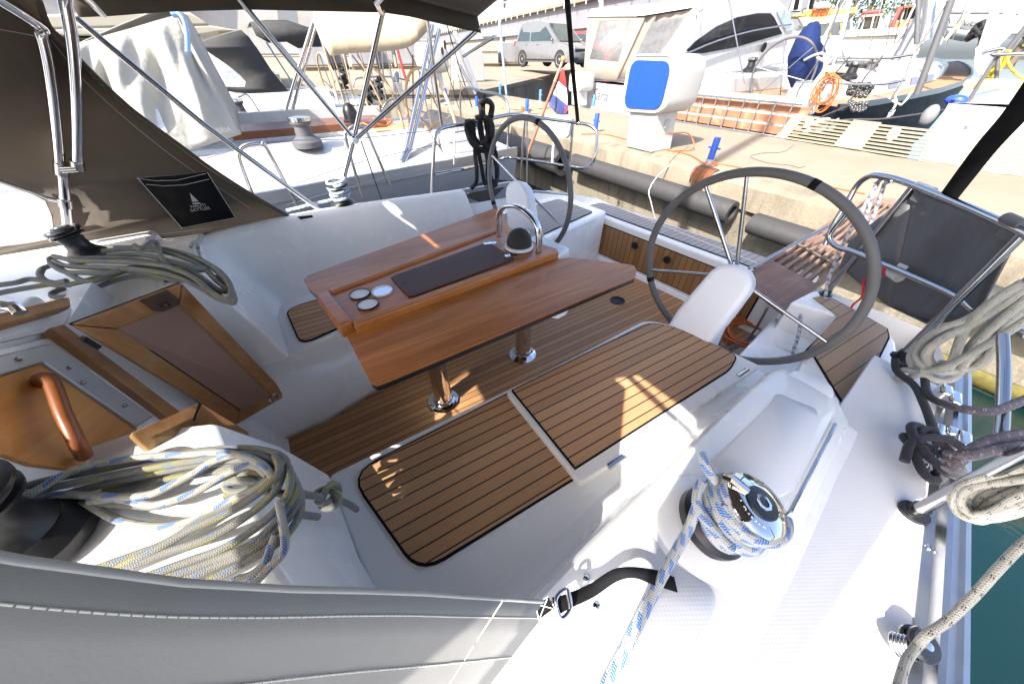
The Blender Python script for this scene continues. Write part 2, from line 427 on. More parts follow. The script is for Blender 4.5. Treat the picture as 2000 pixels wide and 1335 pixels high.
rope_dash = rope_mat('rope_white_dash', (.55, .55, .55), [((.03, .06, .2), 1, 30., .5, .6, .1)])
rope_black = plain('black_rope', (.01, .01, .011), .8, bump=.4, bscale=200)
def nonskid_mat():
    m = NT('nonskid'); s = m.sep(m.obj)
    a = m.math('SINE', m.math('MULTIPLY', m.math('ADD', s[0], m.math('MULTIPLY', s[1], .25)), 620))
    b = m.math('SINE', m.math('MULTIPLY', m.math('SUBTRACT', s[1], m.math('MULTIPLY', s[0], .25)), 620))
    c = m.mix(m.noise(scale=5, detail=5), (.70, .70, .70), (.75, .75, .75))
    return m.out(c, .45, 0, m.bump(m.math('MULTIPLY', a, b), .13, .0012))
nonskid = nonskid_mat()
def concrete_mat(name, c1, c2, stain, fine=60, st=.5, bump=.4):
    m = NT(name)
    n1 = m.noise(scale=1.1, detail=8, rough=.65); n2 = m.noise(scale=fine, detail=6, rough=.7)
    s = m.sep(m.obj)
    streak = m.noise(m.comb(m.math('MULTIPLY', s[0], 3.), m.math('MULTIPLY', s[1], 5.), m.math('MULTIPLY', s[2], .8)), 1.0, 7, .65)
    col = m.mix(m.range(m.math('ADD', m.math('MULTIPLY', n1, .6), m.math('MULTIPLY', n2, .4)), .35, .65), c1, c2)
    col = m.mix(m.range(streak, .5, .72, 0, st), col, stain)
    return m.out(col, .9, 0, m.bump(m.math('ADD', n2, m.math('MULTIPLY', m.voro(m.obj, fine * .7), .5)), bump, .01))
concrete = concrete_mat('pier_paving', (.185, .148, .102), (.245, .20, .145), (.165, .135, .095), 130, .35, .25)
concrete_edge = concrete_mat('pier_concrete', (.15, .128, .09), (.24, .208, .152), (.06, .05, .038), 50, .6, .5)
concrete_wall = concrete_mat('pier_wall', (.14, .122, .09), (.24, .212, .165), (.035, .03, .024), 40, .8, .6)
quay_ground = concrete_mat('quay_paving', (.185, .15, .105), (.245, .205, .15), (.15, .13, .10), 20, .4, .1)
facade_grey = concrete_mat('facade_grey', (.15, .155, .175), (.19, .195, .215), (.13, .13, .14), 8, .3, .05)
facade_white = concrete_mat('facade_white', (.30, .295, .29), (.36, .355, .34), (.25, .24, .23), 8, .2, .05)
stone_wrap = concrete_mat('wrapped_stone', (.20, .20, .21), (.28, .28, .29), (.12, .12, .12), 12, .5, .3)
def water_mat():
    m = NT('sea_water')
    n = m.noise(m.mapping(m.obj, (1, .6, 1)), 2.2, 5, .5, .4); n2 = m.noise(scale=9, detail=3)
    col = m.mix(m.range(m.noise(scale=.5), .3, .7), (.0015, .012, .013), (.003, .020, .020))
    return m.out(col, .05, 0, m.bump(m.math('ADD', n, m.math('MULTIPLY', n2, .2)), .14, .06), spec=.5)
water = water_mat()
# ================================================================ OWN YACHT
def GPL(px, py, p0, n):
    r = ray(px, py); p0 = Vector(p0); n = Vector(n); return CAM + r * ((p0 - CAM).dot(n) / r.dot(n))
yacht = thing('sailing_yacht', 'white sailing yacht with teak cockpit and two grey-rimmed wheels, nearest of the boats', 'sailboat')
def pad(name, poly, z, mat, parent, margin=.007, t=.006):
    mb = MB(); mb.mat = 1; mb.prism(poly, z, z + t); mb.mat = 0; mb.prism(inset(poly, margin), z + t * .5, z + t + .0015)
    return mb.build(name, [mat, black_cl], parent)
def sheer(x): return -.375 + .2 * (x - .7) - .03 * max(0, .4 - x) ** 2
# hull: both topsides and the stern, down to below the water
mb = MB(); rings = []
for x in (-4.5, -3, -1.5, -.5, .5, 1.3, 2.0, 2.45):
    yp = sheer(x); yq = 2.62 - .035 * (x - .5) ** 2 - (.12 if x > 2 else 0); zt = .56 if x < 1.3 else .50 if x < 2.2 else .40
    rings.append([(x, yp, zt), (x + .02, yp + .03, .1), (x + .04, yp + .12, -.4), (x, yp + .45, -.9), (x, yq - .45, -.9), (x + .04, yq - .12, -.4), (x + .02, yq - .03, .1), (x, yq, zt)])
mb.loft(rings, False, True, True).build('hull', gelcoat, yacht, smooth=50)
# side decks
def strip(name, A, B, mat, t=.03, parent=yacht):
    mb = MB(); mb.loft([[tuple(a), tuple(b), (b[0], b[1], b[2] - t), (a[0], a[1], a[2] - t)] for a, b in zip(A, B)], True, True, True)
    return mb.build(name, mat, parent)
xs = [-2.5, -1.5, -.6, 0, .5, 1.0, 1.35, 1.7]
strip('side_deck', [(x, -.115 + .10 * x, .568 - .01 * max(0, x - 1)) for x in xs], [(x, sheer(x) + .035, .565 - .01 * max(0, x - 1)) for x in xs], nonskid)
strip('side_deck', [(x, 2.32 - .05 * x, .62) for x in xs[:6]], [(x, 2.6 - .035 * (x - .5) ** 2, .60) for x in xs[:6]], nonskid)
# port toe rail: aluminium extrusion with a slot
def rail_ring(x, k=1):
    y = sheer(x); z = .562 - .01 * max(0, x - 1)
    return [(x, y + .045, z), (x, y + .045, z + .006), (x, y + .028, z + .010), (x, y + .022, z + .034), (x, y + .012, z + .036), (x, y + .006, z + .016), (x, y - .012, z + .014), (x, y - .018, z + .022), (x, y - .028, z + .020), (x, y - .028, z - .03), (x, y + .045, z - .03)]
mb = MB(); mb.loft([rail_ring(x) for x in (-2.5, -1, -.2, .4, .8, 1.2, 1.6, 1.85)], True, True, True); toe = mb.build('toe_rail', alu, yacht, smooth=25)
mb = MB()
for x in (.30, .52, .74, .98, 1.22, 1.46): mb.lathe([(.007, 0), (.007, .003), (.004, .004)], (x, sheer(x) + .036, .569), n=10)
mb.build('rail_screws', chrome, toe)
mb = MB(); mb.loft([[(x, 2.585 - .035 * (x - .5) ** 2 + a, .60 + b) for a, b in ((0, 0), (0, .03), (.03, .03), (.03, 0))] for x in (-2.5, -1, 0, 1, 1.6)], True, True, True); mb.build('toe_rail', alu, yacht)
# port coaming: loft of cross-sections from the seat to the side deck
inn = [GZ(*p, .675) for p in ((1051, 1158), (1140, 1068), (1231, 978), (1330, 883), (1420, 797), (1501, 724), (1530, 703))]
outp = [GZ(*p, .675) for p in ((1310, 1333), (1370, 1250), (1420, 1180), (1517, 1021), (1585, 893), (1632, 800), (1650, 765))]
inn = [Vector((-1.0, .085, .675)), Vector((-.3, .10, .675))] + inn; outp = [Vector((-1.0, -.17, .675)), Vector((-.2, -.10, .675))] + outp
rings = []
for i, (a, b) in enumerate(zip(inn, outp)):
    e = .0 if i < 8 else .03
    rings.append([(a.x - .01, a.y + .10, .455), (a.x, a.y + .062, .468), (a.x, a.y + .035, .50), (a.x, a.y + .012, .60), (a.x, a.y + .003, .655 - e), (a.x, a.y - .010, .674 - e), (a.x * .85 + b.x * .15, a.y * .85 + b.y * .15, .679 - e), (a.x * .5 + b.x * .5, a.y * .5 + b.y * .5, .681 - e), (b.x * .85 + a.x * .15, b.y * .85 + a.y * .15, .679 - e), (b.x, b.y, .672 - e), (b.x + .003, b.y - .012, .655 - e), (b.x + .01, b.y - .05, .59), (b.x + .012, b.y - .062, .573), (b.x + .015, b.y - .09, .566), (b.x, b.y - .05, .45)])
mb = MB(); mb.loft(rings, False, False, False)
last = rings[-1]; ids = [mb.pt((p[0] + .03, p[1], max(.44, p[2] - .10 if p[2] > .5 else p[2]))) for p in last]; mb2 = len(mb.v)
base = [mb.pt(p) for p in last]
for k in range(len(last) - 1): mb.face((base[k], base[k + 1], ids[k + 1], ids[k]))
end = [mb.pt((p[0] + .04, p[1], .40)) for p in last]
for k in range(len(last) - 1): mb.face((ids[k], ids[k + 1], end[k + 1], end[k]))
coam = mb.build('coaming', gelcoat, yacht, smooth=40)
# moulded non-skid panels, raised winch foot and round pad on the coaming
def surfpad(name, px, z, t, mat, r=.02, parent=None):
    P = [GZ(x, y, z) for x, y in px]; P = roundpoly([(p.x, p.y) for p in P], r, 4)
    mb = MB(); mb.hexa([(x, y, z - .004) for x, y in P], [(x, y, z + t) for x, y in inset(P, .004)]); return mb.build(name, mat, parent or yacht, smooth=60)
surfpad('nonskid_panel', [(1380, 905), (1500, 790), (1515, 765), (1600, 800), (1600, 830), (1545, 960), (1490, 985)], .6802, .002, nonskid, .02, coam)
surfpad('nonskid_panel', [(1262, 1018), (1300, 1085), (1400, 1150), (1398, 1200), (1316, 1330), (1215, 1330), (1168, 1240), (1215, 1120), (1215, 1070)], .6802, .002, nonskid, .03, coam)
c = GZ(1582, 752, .655); mb = MB(); mb.lathe([(.062, 0), (.060, .010), (.052, .014), (.0, .0145)], (c.x, c.y, .648), n=28); mb.build('round_pad', gelcoat, coam)
WC = GZ(1385, 1020, .69); mb = MB(); mb.lathe([(.118, -.004), (.112, .003), (.10, .008), (.0, .009)], (WC.x, WC.y, .679), n=36); mb.build('winch_foot', gelcoat, coam)
mb = MB(); a, b = GZ(1630, 830, .66), GZ(1533, 1008, .66); mb.tube([a, a + Vector((-.01, 0, .012)), b + Vector((.01, 0, .012)), b], .0045, 8); mb.build('jib_track', steel, yacht)
mb = MB()
for px in ((1164, 1183), (1145, 1130)): mb.lathe([(.0065, 0), (.0065, .003), (.004, .005), (.001, .0055)], GZ(*px, .680), n=14)
mb.build('snap_stud', chrome, coam)
# port seat, its teak pad and the raised locker lid
SB = roundpoly([(-.205, .70), (-.15, .15), (1.40, .17), (1.385, .60), (1.24, .748), (-.205, .745)], [.03, .03, .03, .05, .06, .02])
seat = MB().prism(SB, -.02, .458).build('port_seat', gelcoat, yacht, bevel=.012, seg=3)
pad('teak_pad', roundpoly([(-.155, .712), (.47, .725), (.47, .322), (-.062, .338)], [.10, 0, 0, .07]), .4585, teak_seat, seat)
L = [GZ(*p, .488) for p in ((988, 764), (1133, 944), (1486, 713), (1330, 637), (1262, 623))]
lid = MB().prism(roundpoly([(p.x, p.y) for p in L], [.015, .02, .015, .05, .05]), .458, .486).build('locker_lid', gel_cream, yacht, bevel=.006, seg=3)
Lt = [GZ(*p, .488) for p in ((998, 762), (1123, 917), (1428, 722), (1442, 694), (1316, 638), (1268, 629))]
pad('teak_pad', roundpoly([(p.x, p.y) for p in Lt], [.006, .004, .04, .04, .05, .05]), .4862, teak_seat, lid, .006, .004)
for px in ((1205, 902), (1452, 728)):
    p = GZ(*px, .487); mb = MB(); mb.tube([p + Vector((-.035, .0, .0)), p + Vector((.035, 0, .0))], .006, 8); mb.box((p.x - .033, p.y - .006, p.z - .008), (p.x + .033, p.y + .012, p.z + .002)); mb.build('hinge', steel, lid)
# cockpit sole
sole = MB().prism([(-1.2, .60), (2.36, .60), (2.22, 2.3), (-.2, 1.62), (-1.2, 1.30)], -.03, 0).build('cockpit_sole', teak_sole, yacht)
p = GZ(1206, 587, .0); mb = MB(); mb.lathe([(.056, 0), (.056, .005), (.05, .008), (.0, .008)], p, n=28)
for k in range(6): mb.lathe([(.005, .008), (.005, .010), (.002, .010)], p + Vector((.044 * math.cos(k), .044 * math.sin(k), 0)), n=8)
mb.build('drain_cover', black_pl, sole)
# starboard seat with its flared front, teak pad and curved coaming
SF = [(-.50, 1.392), (-.25, 1.402), (-.03, 1.458), (.30, 1.50), (1.08, 1.53)]
sb = MB(); P = [(-.36, 1.402)] + SF[1:] + [(1.08, 2.0), (-.36, 2.0)]
seat2 = sb.prism(P, -.02, .458).build('starboard_seat', gelcoat, yacht, bevel=.012, seg=3)
pad('teak_pad', roundpoly([(-.232, 1.80), (-.20, 1.452), (-.03, 1.492), (1.02, 1.555), (1.0, 1.88)], [.07, .07, .03, .02, .02]), .4585, teak_seat, seat2)
sk = MB(); lo = [(-1.1, 1.27), (-.75, 1.335)] + SF; sk.loft([[(x, y, .0) for x, y in lo], [(x, y - .012, .05) for x, y in lo], [(x, y + .0, .45) for x, y in lo]], False); sk.build('seat_front', gelcoat, yacht, solid=.01, smooth=60)
Bp = [(-.262, 1.405, .458), (-.275, 1.60, .458), (-.265, 1.78, .458), (-.2, 1.885, .458), (.1, 1.915, .458), (.55, 1.935, .458), (1.03, 1.90, .458)]
Tp = [(-.45, 1.60, .775), (-.50, 1.82, .77), (-.465, 2.05, .755), (-.33, 2.20, .745), (.06, 2.25, .742), (.5, 2.215, .742), (.99, 2.17, .735)]
Bs, Ts = smoothpts(Bp, 6), smoothpts(Tp, 6); rings = []
for b, t in zip(Bs, Ts):
    q = lambda f, g: b.lerp(t, f) * 1 + Vector((0, 0, g))
    fl = [(0, 0), (.08, -.012 + .01), (.25, -.035), (.5, -.045), (.75, -.022), (.92, .012), (1.0, .012)]
    r = [tuple(q(f, g)) for f, g in fl]
    o = (t - b); o.z = 0; o.normalize()
    r += [tuple(t + o * .05 + Vector((0, 0, .012))), tuple(t + o * .09 + Vector((0, 0, -.01))), tuple(t + o * .12 + Vector((0, 0, -.12)))]
    rings.append(r)
MB().loft(rings, False, False, True).build('coaming', gelcoat, yacht, smooth=50)
# winch plinths at the forward corners of the cockpit
def plinth(px1, z1):
    pass
T = [Vector((-1.6, .95, .722)), Vector((-.55, .935, .722)), GZ(410, 825, .722), GZ(423, 850, .722), GZ(538, 1101, .705), GZ(581, 1159, .70), Vector((-.18, .10, .69)), Vector((-.2, -.09, .68)), Vector((-1.6, -.09, .70))]
Bo = [Vector((-1.6, .955, .46)), Vector((-.55, .945, .46)), GZ(545, 868, .60), GZ(640, 925, .462), GZ(700, 1090, .462), GZ(745, 1165, .462), Vector((-.02, .15, .455)), Vector((-.1, -.09, .45)), Vector((-1.6, -.09, .45))]
mb = MB(); mb.loft([[p - Vector((0, 0, .5)) for p in Bo], Bo, [a.lerp(b, .85) + Vector((0, 0, .01)) for a, b in zip(Bo, T)], T], True, False, True); mb.build('winch_plinth', gelcoat, yacht, smooth=30, bevel=.01, seg=3)
T2 = [Vector((-1.6, 1.50, .80)), Vector((-.62, 1.50, .80)), GZ(360, 547, .80), Vector((-.40, 1.62, .79)), Vector((-.46, 1.85, .78)), Vector((-.44, 2.2, .77)), Vector((-1.6, 2.35, .77))]
B2 = [Vector((-1.6, 1.44, .40)), Vector((-.62, 1.42, .40)), Vector((-.40, 1.405, .44)), Vector((-.25, 1.405, .455)), Vector((-.27, 1.75, .455)), Vector((-.3, 2.2, .455)), Vector((-1.6, 2.35, .40))]
mb = MB(); mb.loft([[p - Vector((0, 0, .42)) for p in B2], B2, [a.lerp(b, .9) for a, b in zip(B2, T2)], T2], True, False, True); mb.build('winch_plinth', gelcoat, yacht, smooth=30, bevel=.012, seg=3)
# cabin end: bulkhead, companionway trim, hatch slide
def bx(z): return -.45 - .28 * (z - .45)
BN = Vector((1, 0, .28)); BP = Vector((-.47, 0, .45))
def BK_(px, py, o=0): return GPL(px, py, BP + Vector((o, 0, 0)) - Vector((.10, 0, 0)), BN)
mb = MB(); mb.hexa([(bx(z) - .16, y, z) for y, z in ((.75, -.1), (1.6, -.1), (1.6, .86), (.75, .86))], [(bx(z) - .11, y, z) for y, z in ((.75, -.1), (1.6, -.1), (1.6, .86), (.75, .86))]); mb.build('bulkhead', gelcoat, yacht)
def bar(name, px, o, t, mat, bev=.004, parent=yacht):
    P = [BK_(x, y, o) for x, y in px]; mb = MB(); mb.slab(P, BN, t); return mb.build(name, mat, parent, bevel=bev)
bar('frame_trim', [(-40, 735), (-40, 690), (108, 655), (330, 803), (312, 826), (101, 672)], .012, .02, gelcoat)
alf = bar('companionway_frame', [(-40, 745), (-40, 703), (100, 669), (302, 812), (268, 832), (86, 706)], .03, .02, alu_dull)
mb = MB()
for px in ((37, 701), (136, 717), (162, 747), (244, 792)): mb.lathe([(.006, 0), (.005, .003), (.001, .0035)], BK_(*px, .032), BN, 10)
mb.build('frame_screws', steel, alf)
board = bar('washboard', [(-40, 748), (86, 707), (268, 832), (268, 930), (60, 905), (-40, 868)], .02, .02, wood_oak, .002)
hp = [BK_(x, y, o) for x, y, o in ((78, 748, .02), (80, 738, .05), (100, 745, .07), (124, 808, .075), (150, 862, .07), (165, 890, .04))]
mb = MB(); mb.tube(smoothpts(hp, 4), .014, 10); mb.build('handle', wood_handle, board, smooth=60)
bar('wood_trim', [(98, 640), (125, 632), (352, 802), (352, 830), (320, 806)], .035, .028, wood_door)
# open companionway doors
def door(TL, TR, BR, BL, f=.045, latch=None, hinge=True):
    n = (TR - TL).cross(BL - TL).normalized()
    if n.dot(CAM - TL) < 0: n = -n
    d = MB(); w = (TR - TL).normalized(); u = (BL - TL).normalized(); ur = (BR - TR).normalized()
    it = [TL + w * f * 1.1 + u * f * 1.25, TR - w * f * 1.1 + ur * f * 1.25, BR - w * f * 1.1 - ur * f * 1.1, BL + w * f * 1.1 - u * f * 1.1]; ot = [TL, TR, BR, BL]
    g = .0018
    for k in range(4):
        j = (k + 1) % 4; a, b, c2, e = ot[k], ot[j], it[j], it[k]
        e1 = (b - a).normalized() * g
        d.slab([a + e1, b - e1, c2 - e1, e + e1], n, .022)
    root = d.build('companionway_door', wood_door, yacht, bevel=.0035)
    p = MB(); p.slab([q - n * .005 for q in it], n, .006); p.build('door_panel', door_panel, root)
    s = MB(); s.slab([q - n * .012 for q in ot], n, .008); s.build('seam_filler', black_cl, root)
    return root, n, w, u
ctl = lambda px, py, t: CAM + ray(px, py) * (t * .45 / abs(ray(px, py).x))
d1, dn, dw, du = door(ctl(145, 635, 1.28), ctl(357, 554, .86), ctl(561, 771, .745), ctl(463, 829, 1.13))
c = ctl(357, 554, .86); q = c - dw * .075 + du * .035
mb = MB(); mb.slab([q + dw * a + du * b + dn * .004 for a, b in ((-.045, -.036), (.028, -.036), (.03, .01), (.018, .024), (-.03, .024), (-.045, .01))], dn, .004); mb.box((-.006, -.006, 0), (.006, .006, .02), frame(q + dn * .004, dw, dn)); mb.lathe([(.008, 0), (.007, .016), (.003, .017)], q - dw * .012 + du * .004, dn, 12); mb.build('lock_plate', plain('bronze_plate', (.16, .12, .10), .35, .8), d1)
q = ctl(530, 775, .79); mb = MB(); mb.box((-.016, -.01, -.002), (.016, .01, .012), frame(q + dn * .003, dw, dn)); mb.tube([q + dn * .012 - du * .02, q + dn * .016 + du * .02], .004, 8); mb.build('latch', chrome, d1)
for px in ((172, 668),):
    q = ctl(*px, 1.24); mb = MB(); mb.box((-.02, -.006, -.004), (.02, .006, .01), frame(q + dn * .004, du, dn)); mb.build('hinge', black_pl, d1)
# second door leaf: only its upper corner shows above the port plinth
A, B_, C_ = GX(255, 845, -.50), GX(392, 785, -.40), GX(485, 842, -.335)
D_ = C_ + Vector((-.12, -.05, -.25)); E_ = A + Vector((0, 0, -.25))
n = (B_ - A).cross(C_ - A).normalized(); n = n if n.dot(CAM - A) > 0 else -n
mb = MB(); mb.slab([A, B_, C_, C_ + Vector((-.05, -.02, -.22)), A + Vector((-.02, .0, -.22))], n, .022); mb.build('companionway_door', wood_door, yacht, bevel=.004)
mb = MB(); mb.slab([GX(388, 787, -.40) + n * .001, GX(394, 788, -.398) + n * .001, GX(380, 822, -.40) + n * .001, GX(375, 822, -.402) + n * .001], n, .003); mb.build('seam_filler', black_cl, yacht)
# cabin-top end and hatch slide above the companionway
P = [BK_(x, y, .0) for x, y in ((-60, 700), (-60, 640), (145, 596), (160, 640))]; mb = MB(); mb.slab(P, BN, .05); mb.build('cabin_edge', gelcoat, yacht, bevel=.012)
sl = bar('hatch_trim', [(-60, 640), (-60, 615), (0, 610), (138, 577), (142, 600), (0, 640)], .05, .04, wood_door, .008)
mb = MB(); mb.tube(smoothpts([GX(-40, 606, -.62), GX(0, 597, -.60), GX(28, 600, -.58), GX(40, 611, -.575)], 4), .011, 10); mb.build('grab_handle', chrome, sl)
mb = MB(); mb.slab([BK_(x, y, .04) for x, y in ((-40, 677), (-40, 672), (82, 640), (92, 644), (88, 648))], BN, .01); mb.build('slide_strip', alu_dull, yacht)
mb = MB(); mb.prism([(-2.6, 1.5), (-.62, 1.5), (-.62, 2.35), (-2.6, 2.3)], .70, .80); mb.prism([(-2.6, .95), (-.75, .95), (-.75, 1.5), (-2.6, 1.5)], .80, .90); mb.build('cabin_top', gelcoat, yacht, bevel=.02)
# transom bench, its teak face and top
def tr(y, o=0): return 2.30 - .105 * (y - 1.13) + o
ys_ = [.62, 2.33]
mb = MB(); mb.hexa([(tr(.55), .55, -.02), (tr(2.40), 2.40, -.02), (tr(2.40) + .36, 2.40, -.02), (tr(.55) + .36, .55, -.02)], [(tr(.55), .55, .385), (tr(2.40), 2.40, .385), (tr(2.40) + .30, 2.40, .385), (tr(.55) + .30, .55, .385)]); bench = mb.build('transom_bench', gelcoat, yacht, bevel=.02, seg=3)
mb = MB(); mb.mat = 1; mb.slab([(tr(y) - .003, y, z) for y, z in ((.70, .055), (2.28, .055), (2.28, .325), (.70, .325))], (-1, -.105, 0), .004); mb.mat = 0; mb.slab([(tr(y) - .0055, y, z) for y, z in ((.71, .062), (2.265, .062), (2.265, .318), (.71, .318))], (-1, -.105, 0), .004); mb.build('teak_face', [teak_dark, black_cl], bench)
pad('teak_top', roundpoly([(tr(.66) + .045, .66), (tr(2.28) + .045, 2.28), (tr(2.28) + .245, 2.28), (tr(.66) + .27, .66)], .04), .3855, teak_bench, bench, .006)
for px in ((1240, 479), (1303, 507)):
    r_ = ray(*px); n = Vector((1, .105, 0)); t = (tr(1.13) - .008 + .105 * 1.13 - CAM.dot(n)) / r_.dot(n); q = CAM + r_ * t
    mb = MB(); mb.lathe([(.03, 0), (.03, .006), (.024, .009), (.012, .009), (.010, .004), (.0, .004)], q, (-1, -.105, 0), 20); mb.build('padeye', black_pl, bench)
mb = MB(); mb.hexa([(tr(.6) - .025, .6, .0), (tr(2.3) - .025, 2.3, 0), (tr(2.3), 2.3, 0), (tr(.6), .6, 0)], [(tr(.6) - .012, .6, .03), (tr(2.3) - .012, 2.3, .03), (tr(2.3), 2.3, .03), (tr(.6), .6, .03)]); mb.build('sole_trim', gelcoat, yacht)
# starboard quarter: side moulding and teak patch beyond the coaming
mb = MB(); mb.prism(roundpoly([(1.03, 1.72), (2.20, 1.99), (2.16, 2.56), (1.05, 2.50)], .03), -.02, .44); q = mb.build('quarter_deck', gelcoat, yacht, bevel=.015)
pad('teak_pad', roundpoly([(1.12, 1.80), (2.08, 2.03), (2.04, 2.44), (1.12, 2.36)], .03), .4405, teak_bench, q)
mb = MB(); a = [GZ(x, y, .44) for x, y in ((1085, 480), (1108, 478), (1108, 445), (1096, 440))]
mb = MB(); mb.slab([GX(x, y, 2.04) for x, y in ((1089, 448), (1089, 421), (1103, 412), (1109, 428), (1103, 441))], (-1, 0, 0), .006); mb.build('vent_panel', black_pl, yacht)
# port helm seat with locker recess
H = [GZ(*p, .502) for p in ((1545, 588), (1590, 565), (1622, 572), (1738, 640), (1752, 668), (1756, 690), (1690, 815), (1640, 815), (1556, 728), (1572, 697), (1640, 615))]
P = [(p.x, p.y) for p in H]
helm = MB().prism(P, .22, .5).build('helm_seat', gelcoat, yacht, bevel=.015, seg=3)
H2 = [GZ(*p, .503) for p in ((1590, 582), (1604, 577), (1612, 584), (1626, 582), (1734, 642), (1738, 660), (1668, 803), (1650, 797), (1592, 702), (1584, 688), (1572, 684), (1640, 617))]
pad('teak_pad', [(p.x, p.y) for p in H2], .5005, teak_helm, helm, .007, .004)
mb = MB(); mb.prism([(1.40, .16), (2.06, .20), (2.06, .50), (1.40, .40)], -.02, .33); mb.build('helm_step', gelcoat, yacht, bevel=.02, seg=3)
q = GZ(1535, 672, .332); mb = MB(); mb.lathe([(.055, 0), (.05, .004), (.0, .0045)], q, n=24); mb.build('inspection_cover', gel_cream, yacht)
# ================================================================ FITTINGS OF THE OWN YACHT
V = Vector
# ---- folding table on two chrome legs
tbl = thing('cockpit_table', 'varnished wooden cockpit table with both leaves up on two chrome legs', 'table', (.6, 1.25, 0))
ZT = .735
def leaf(px, side):
    P = [GZ(x, y, ZT) for x, y in px]; P = [(p.x, p.y) for p in P]
    mb = MB(); mb.mat = 0; mb.prism(P, ZT - .006, ZT); mb.mat = 1; mb.prism(inset(P, .0015), ZT - .026, ZT - .0062)
    return mb.build('table_leaf', [wood_table, black_pl], tbl)
l1 = leaf([(677, 655), (900, 574), (1090, 506), (1112, 503), (1228, 516), (1239, 519), (1243, 527), (1241, 541), (1100, 600), (900, 684), (752, 746), (735, 752), (723, 746)], 1)
l2 = leaf([(690, 640), (640, 600), (600, 560), (593, 546), (602, 537), (700, 502), (850, 449), (965, 407), (975, 409), (1000, 452), (850, 520)], -1)
mb = MB()
for px, py in ((860, 695), (1073, 606)):
    p = GZ(px, py, ZT - .03)
a, b = GZ(860, 698, ZT - .027), GZ(1062, 612, ZT - .027); mb.slab([a, b, b + V((0, .02, 0)), a + V((0, .02, 0))], (0, 0, 1), .004); mb.build('leaf_hinge', steel, tbl)
mb = MB(); mb.slab([GZ(x, y, ZT - .045) for x, y in ((1078, 612), (1114, 594), (1106, 606), (1090, 614))], (0, 0, 1), .02); mb.build('support_bracket', white_pl, tbl)
ZB = .757
cb = [GZ(x, y, ZB) for x, y in ((672, 638), (626, 572), (640, 570), (800, 511), (971, 449), (1000, 455), (1090, 484), (1089, 494), (900, 556), (684, 632))]
mb = MB(); mb.prism([(p.x, p.y) for p in cb], .70, ZB - .006); board = mb.build('table_board', wood_center, tbl, bevel=.004)
def fid(px0, px1, w, name, h=.012):
    a, b = GZ(*px0, ZB), GZ(*px1, ZB); d = (b - a).normalized(); n = V((-d.y, d.x, 0)) * w
    mb = MB(); mb.hexa([a - n + V((0, 0, -.045)), b - n + V((0, 0, -.045)), b + n + V((0, 0, -.045)), a + n + V((0, 0, -.045))], [a - n + V((0, 0, h - .006)), b - n + V((0, 0, h - .006)), b + n + V((0, 0, h - .006)), a + n + V((0, 0, h - .006))])
    return mb.build(name, wood_center, tbl, bevel=.006, seg=3)
fid((690, 632), (1086, 490), .020, 'fiddle_rail'); fid((645, 569), (968, 449), .016, 'fiddle_rail'); fid((628, 574), (676, 636), .022, 'end_rail', .016)
mb = MB(); mb.slab([GZ(x, y, ZB + .0025) for x, y in ((763, 541), (770, 537), (948, 474), (957, 474), (1004, 503), (1000, 507), (806, 578), (797, 578))], (0, 0, 1), .010); tlid = mb.build('table_lid', wood_lid, tbl, bevel=.002)
mb = MB(); mb.lathe([(.010, 0), (.010, .0035), (.0, .0035)], GZ(790, 553, ZB), n=16); mb.build('finger_hole', black_pl, tlid)
for px in ((957, 476), (996, 500)):
    p = GZ(*px, ZB + .003); mb = MB(); mb.box((-.03, -.011, 0), (-.002, .011, .004), frame(p, (.9, -.35, 0), (0, 0, 1))); mb.box((.002, -.011, 0), (.03, .011, .004), frame(p, (.9, -.35, 0), (0, 0, 1))); mb.tube([p + V((.004, .012, .003)), p + V((-.004, -.012, .003))], .004, 8); mb.build('hinge', chrome, tlid)
for i, px in enumerate(((703, 575), (719, 595), (747, 569))):
    p = GZ(*px, ZB - .004); mb = MB(); mb.mat = 0; mb.lathe([(.0385, 0), (.0385, .0055), (.0355, .0055), (.0355, .001)], p, n=28, cap=False); mb.mat = 1; mb.lathe([(.0355, .0022), (.02, .0018), (.001, .0018)], p, n=28, cap=False)
    mb.build('cup_holder', [black_pl if i < 2 else white_pl, white_pl if i < 2 else chrome], tbl, smooth=60)
for px in ((867, 783), (1021, 692)):
    p = GZ(*px, 0); mb = MB(); mb.lathe([(.048, .02), (.044, .4), (.044, .70)], p, n=32); leg = mb.build('leg', chrome, tbl, smooth=60)
    mb = MB(); mb.lathe([(.084, 0), (.084, .006), (.066, .010), (.052, .022), (.051, .05), (.0485, .052)], p, n=36)
    for k in range(5): mb.lathe([(.006, .006), (.006, .010), (.002, .011)], p + V((.073 * math.cos(k * 1.257 + .5), .073 * math.sin(k * 1.257 + .5), 0)), n=8)
    mb.build('leg_flange', chrome, leg)
# white column under the aft end of the table with the compass on top
col = [GZ(x, y, .742) for x, y in ((1050, 455), (1112, 483), (1088, 500), (1020, 470))]
colb = [V((p.x + (.035 if i in (1, 2) else 0), p.y + (-.02 if i == 2 else 0), .62)) for i, p in enumerate(col)]
mb = MB(); mb.hexa(colb, col); mb.build('table_column', gelcoat, tbl, bevel=.012, seg=3)
pc = GZ(1014, 482, ZB); mb = MB(); mb.lathe([(.068, 0), (.066, .010), (.058, .014), (.0, .014)], pc, n=32); comp = mb.build('compass', white_pl, tbl)
mb = MB(); rg = []
for i in range(9):
    a = i / 8 * math.pi / 2; rg.append((.056 * math.cos(a), .014 + .075 * math.sin(a)))
mb.lathe(rg[:-1] + [(.001, .089)], pc, n=28); mb.build('compass_dome', black_gl, comp, smooth=80)
mb = MB(); M = Matrix.Rotation(R(-38), 4, 'Z')
for i in range(1): pass
rr = []
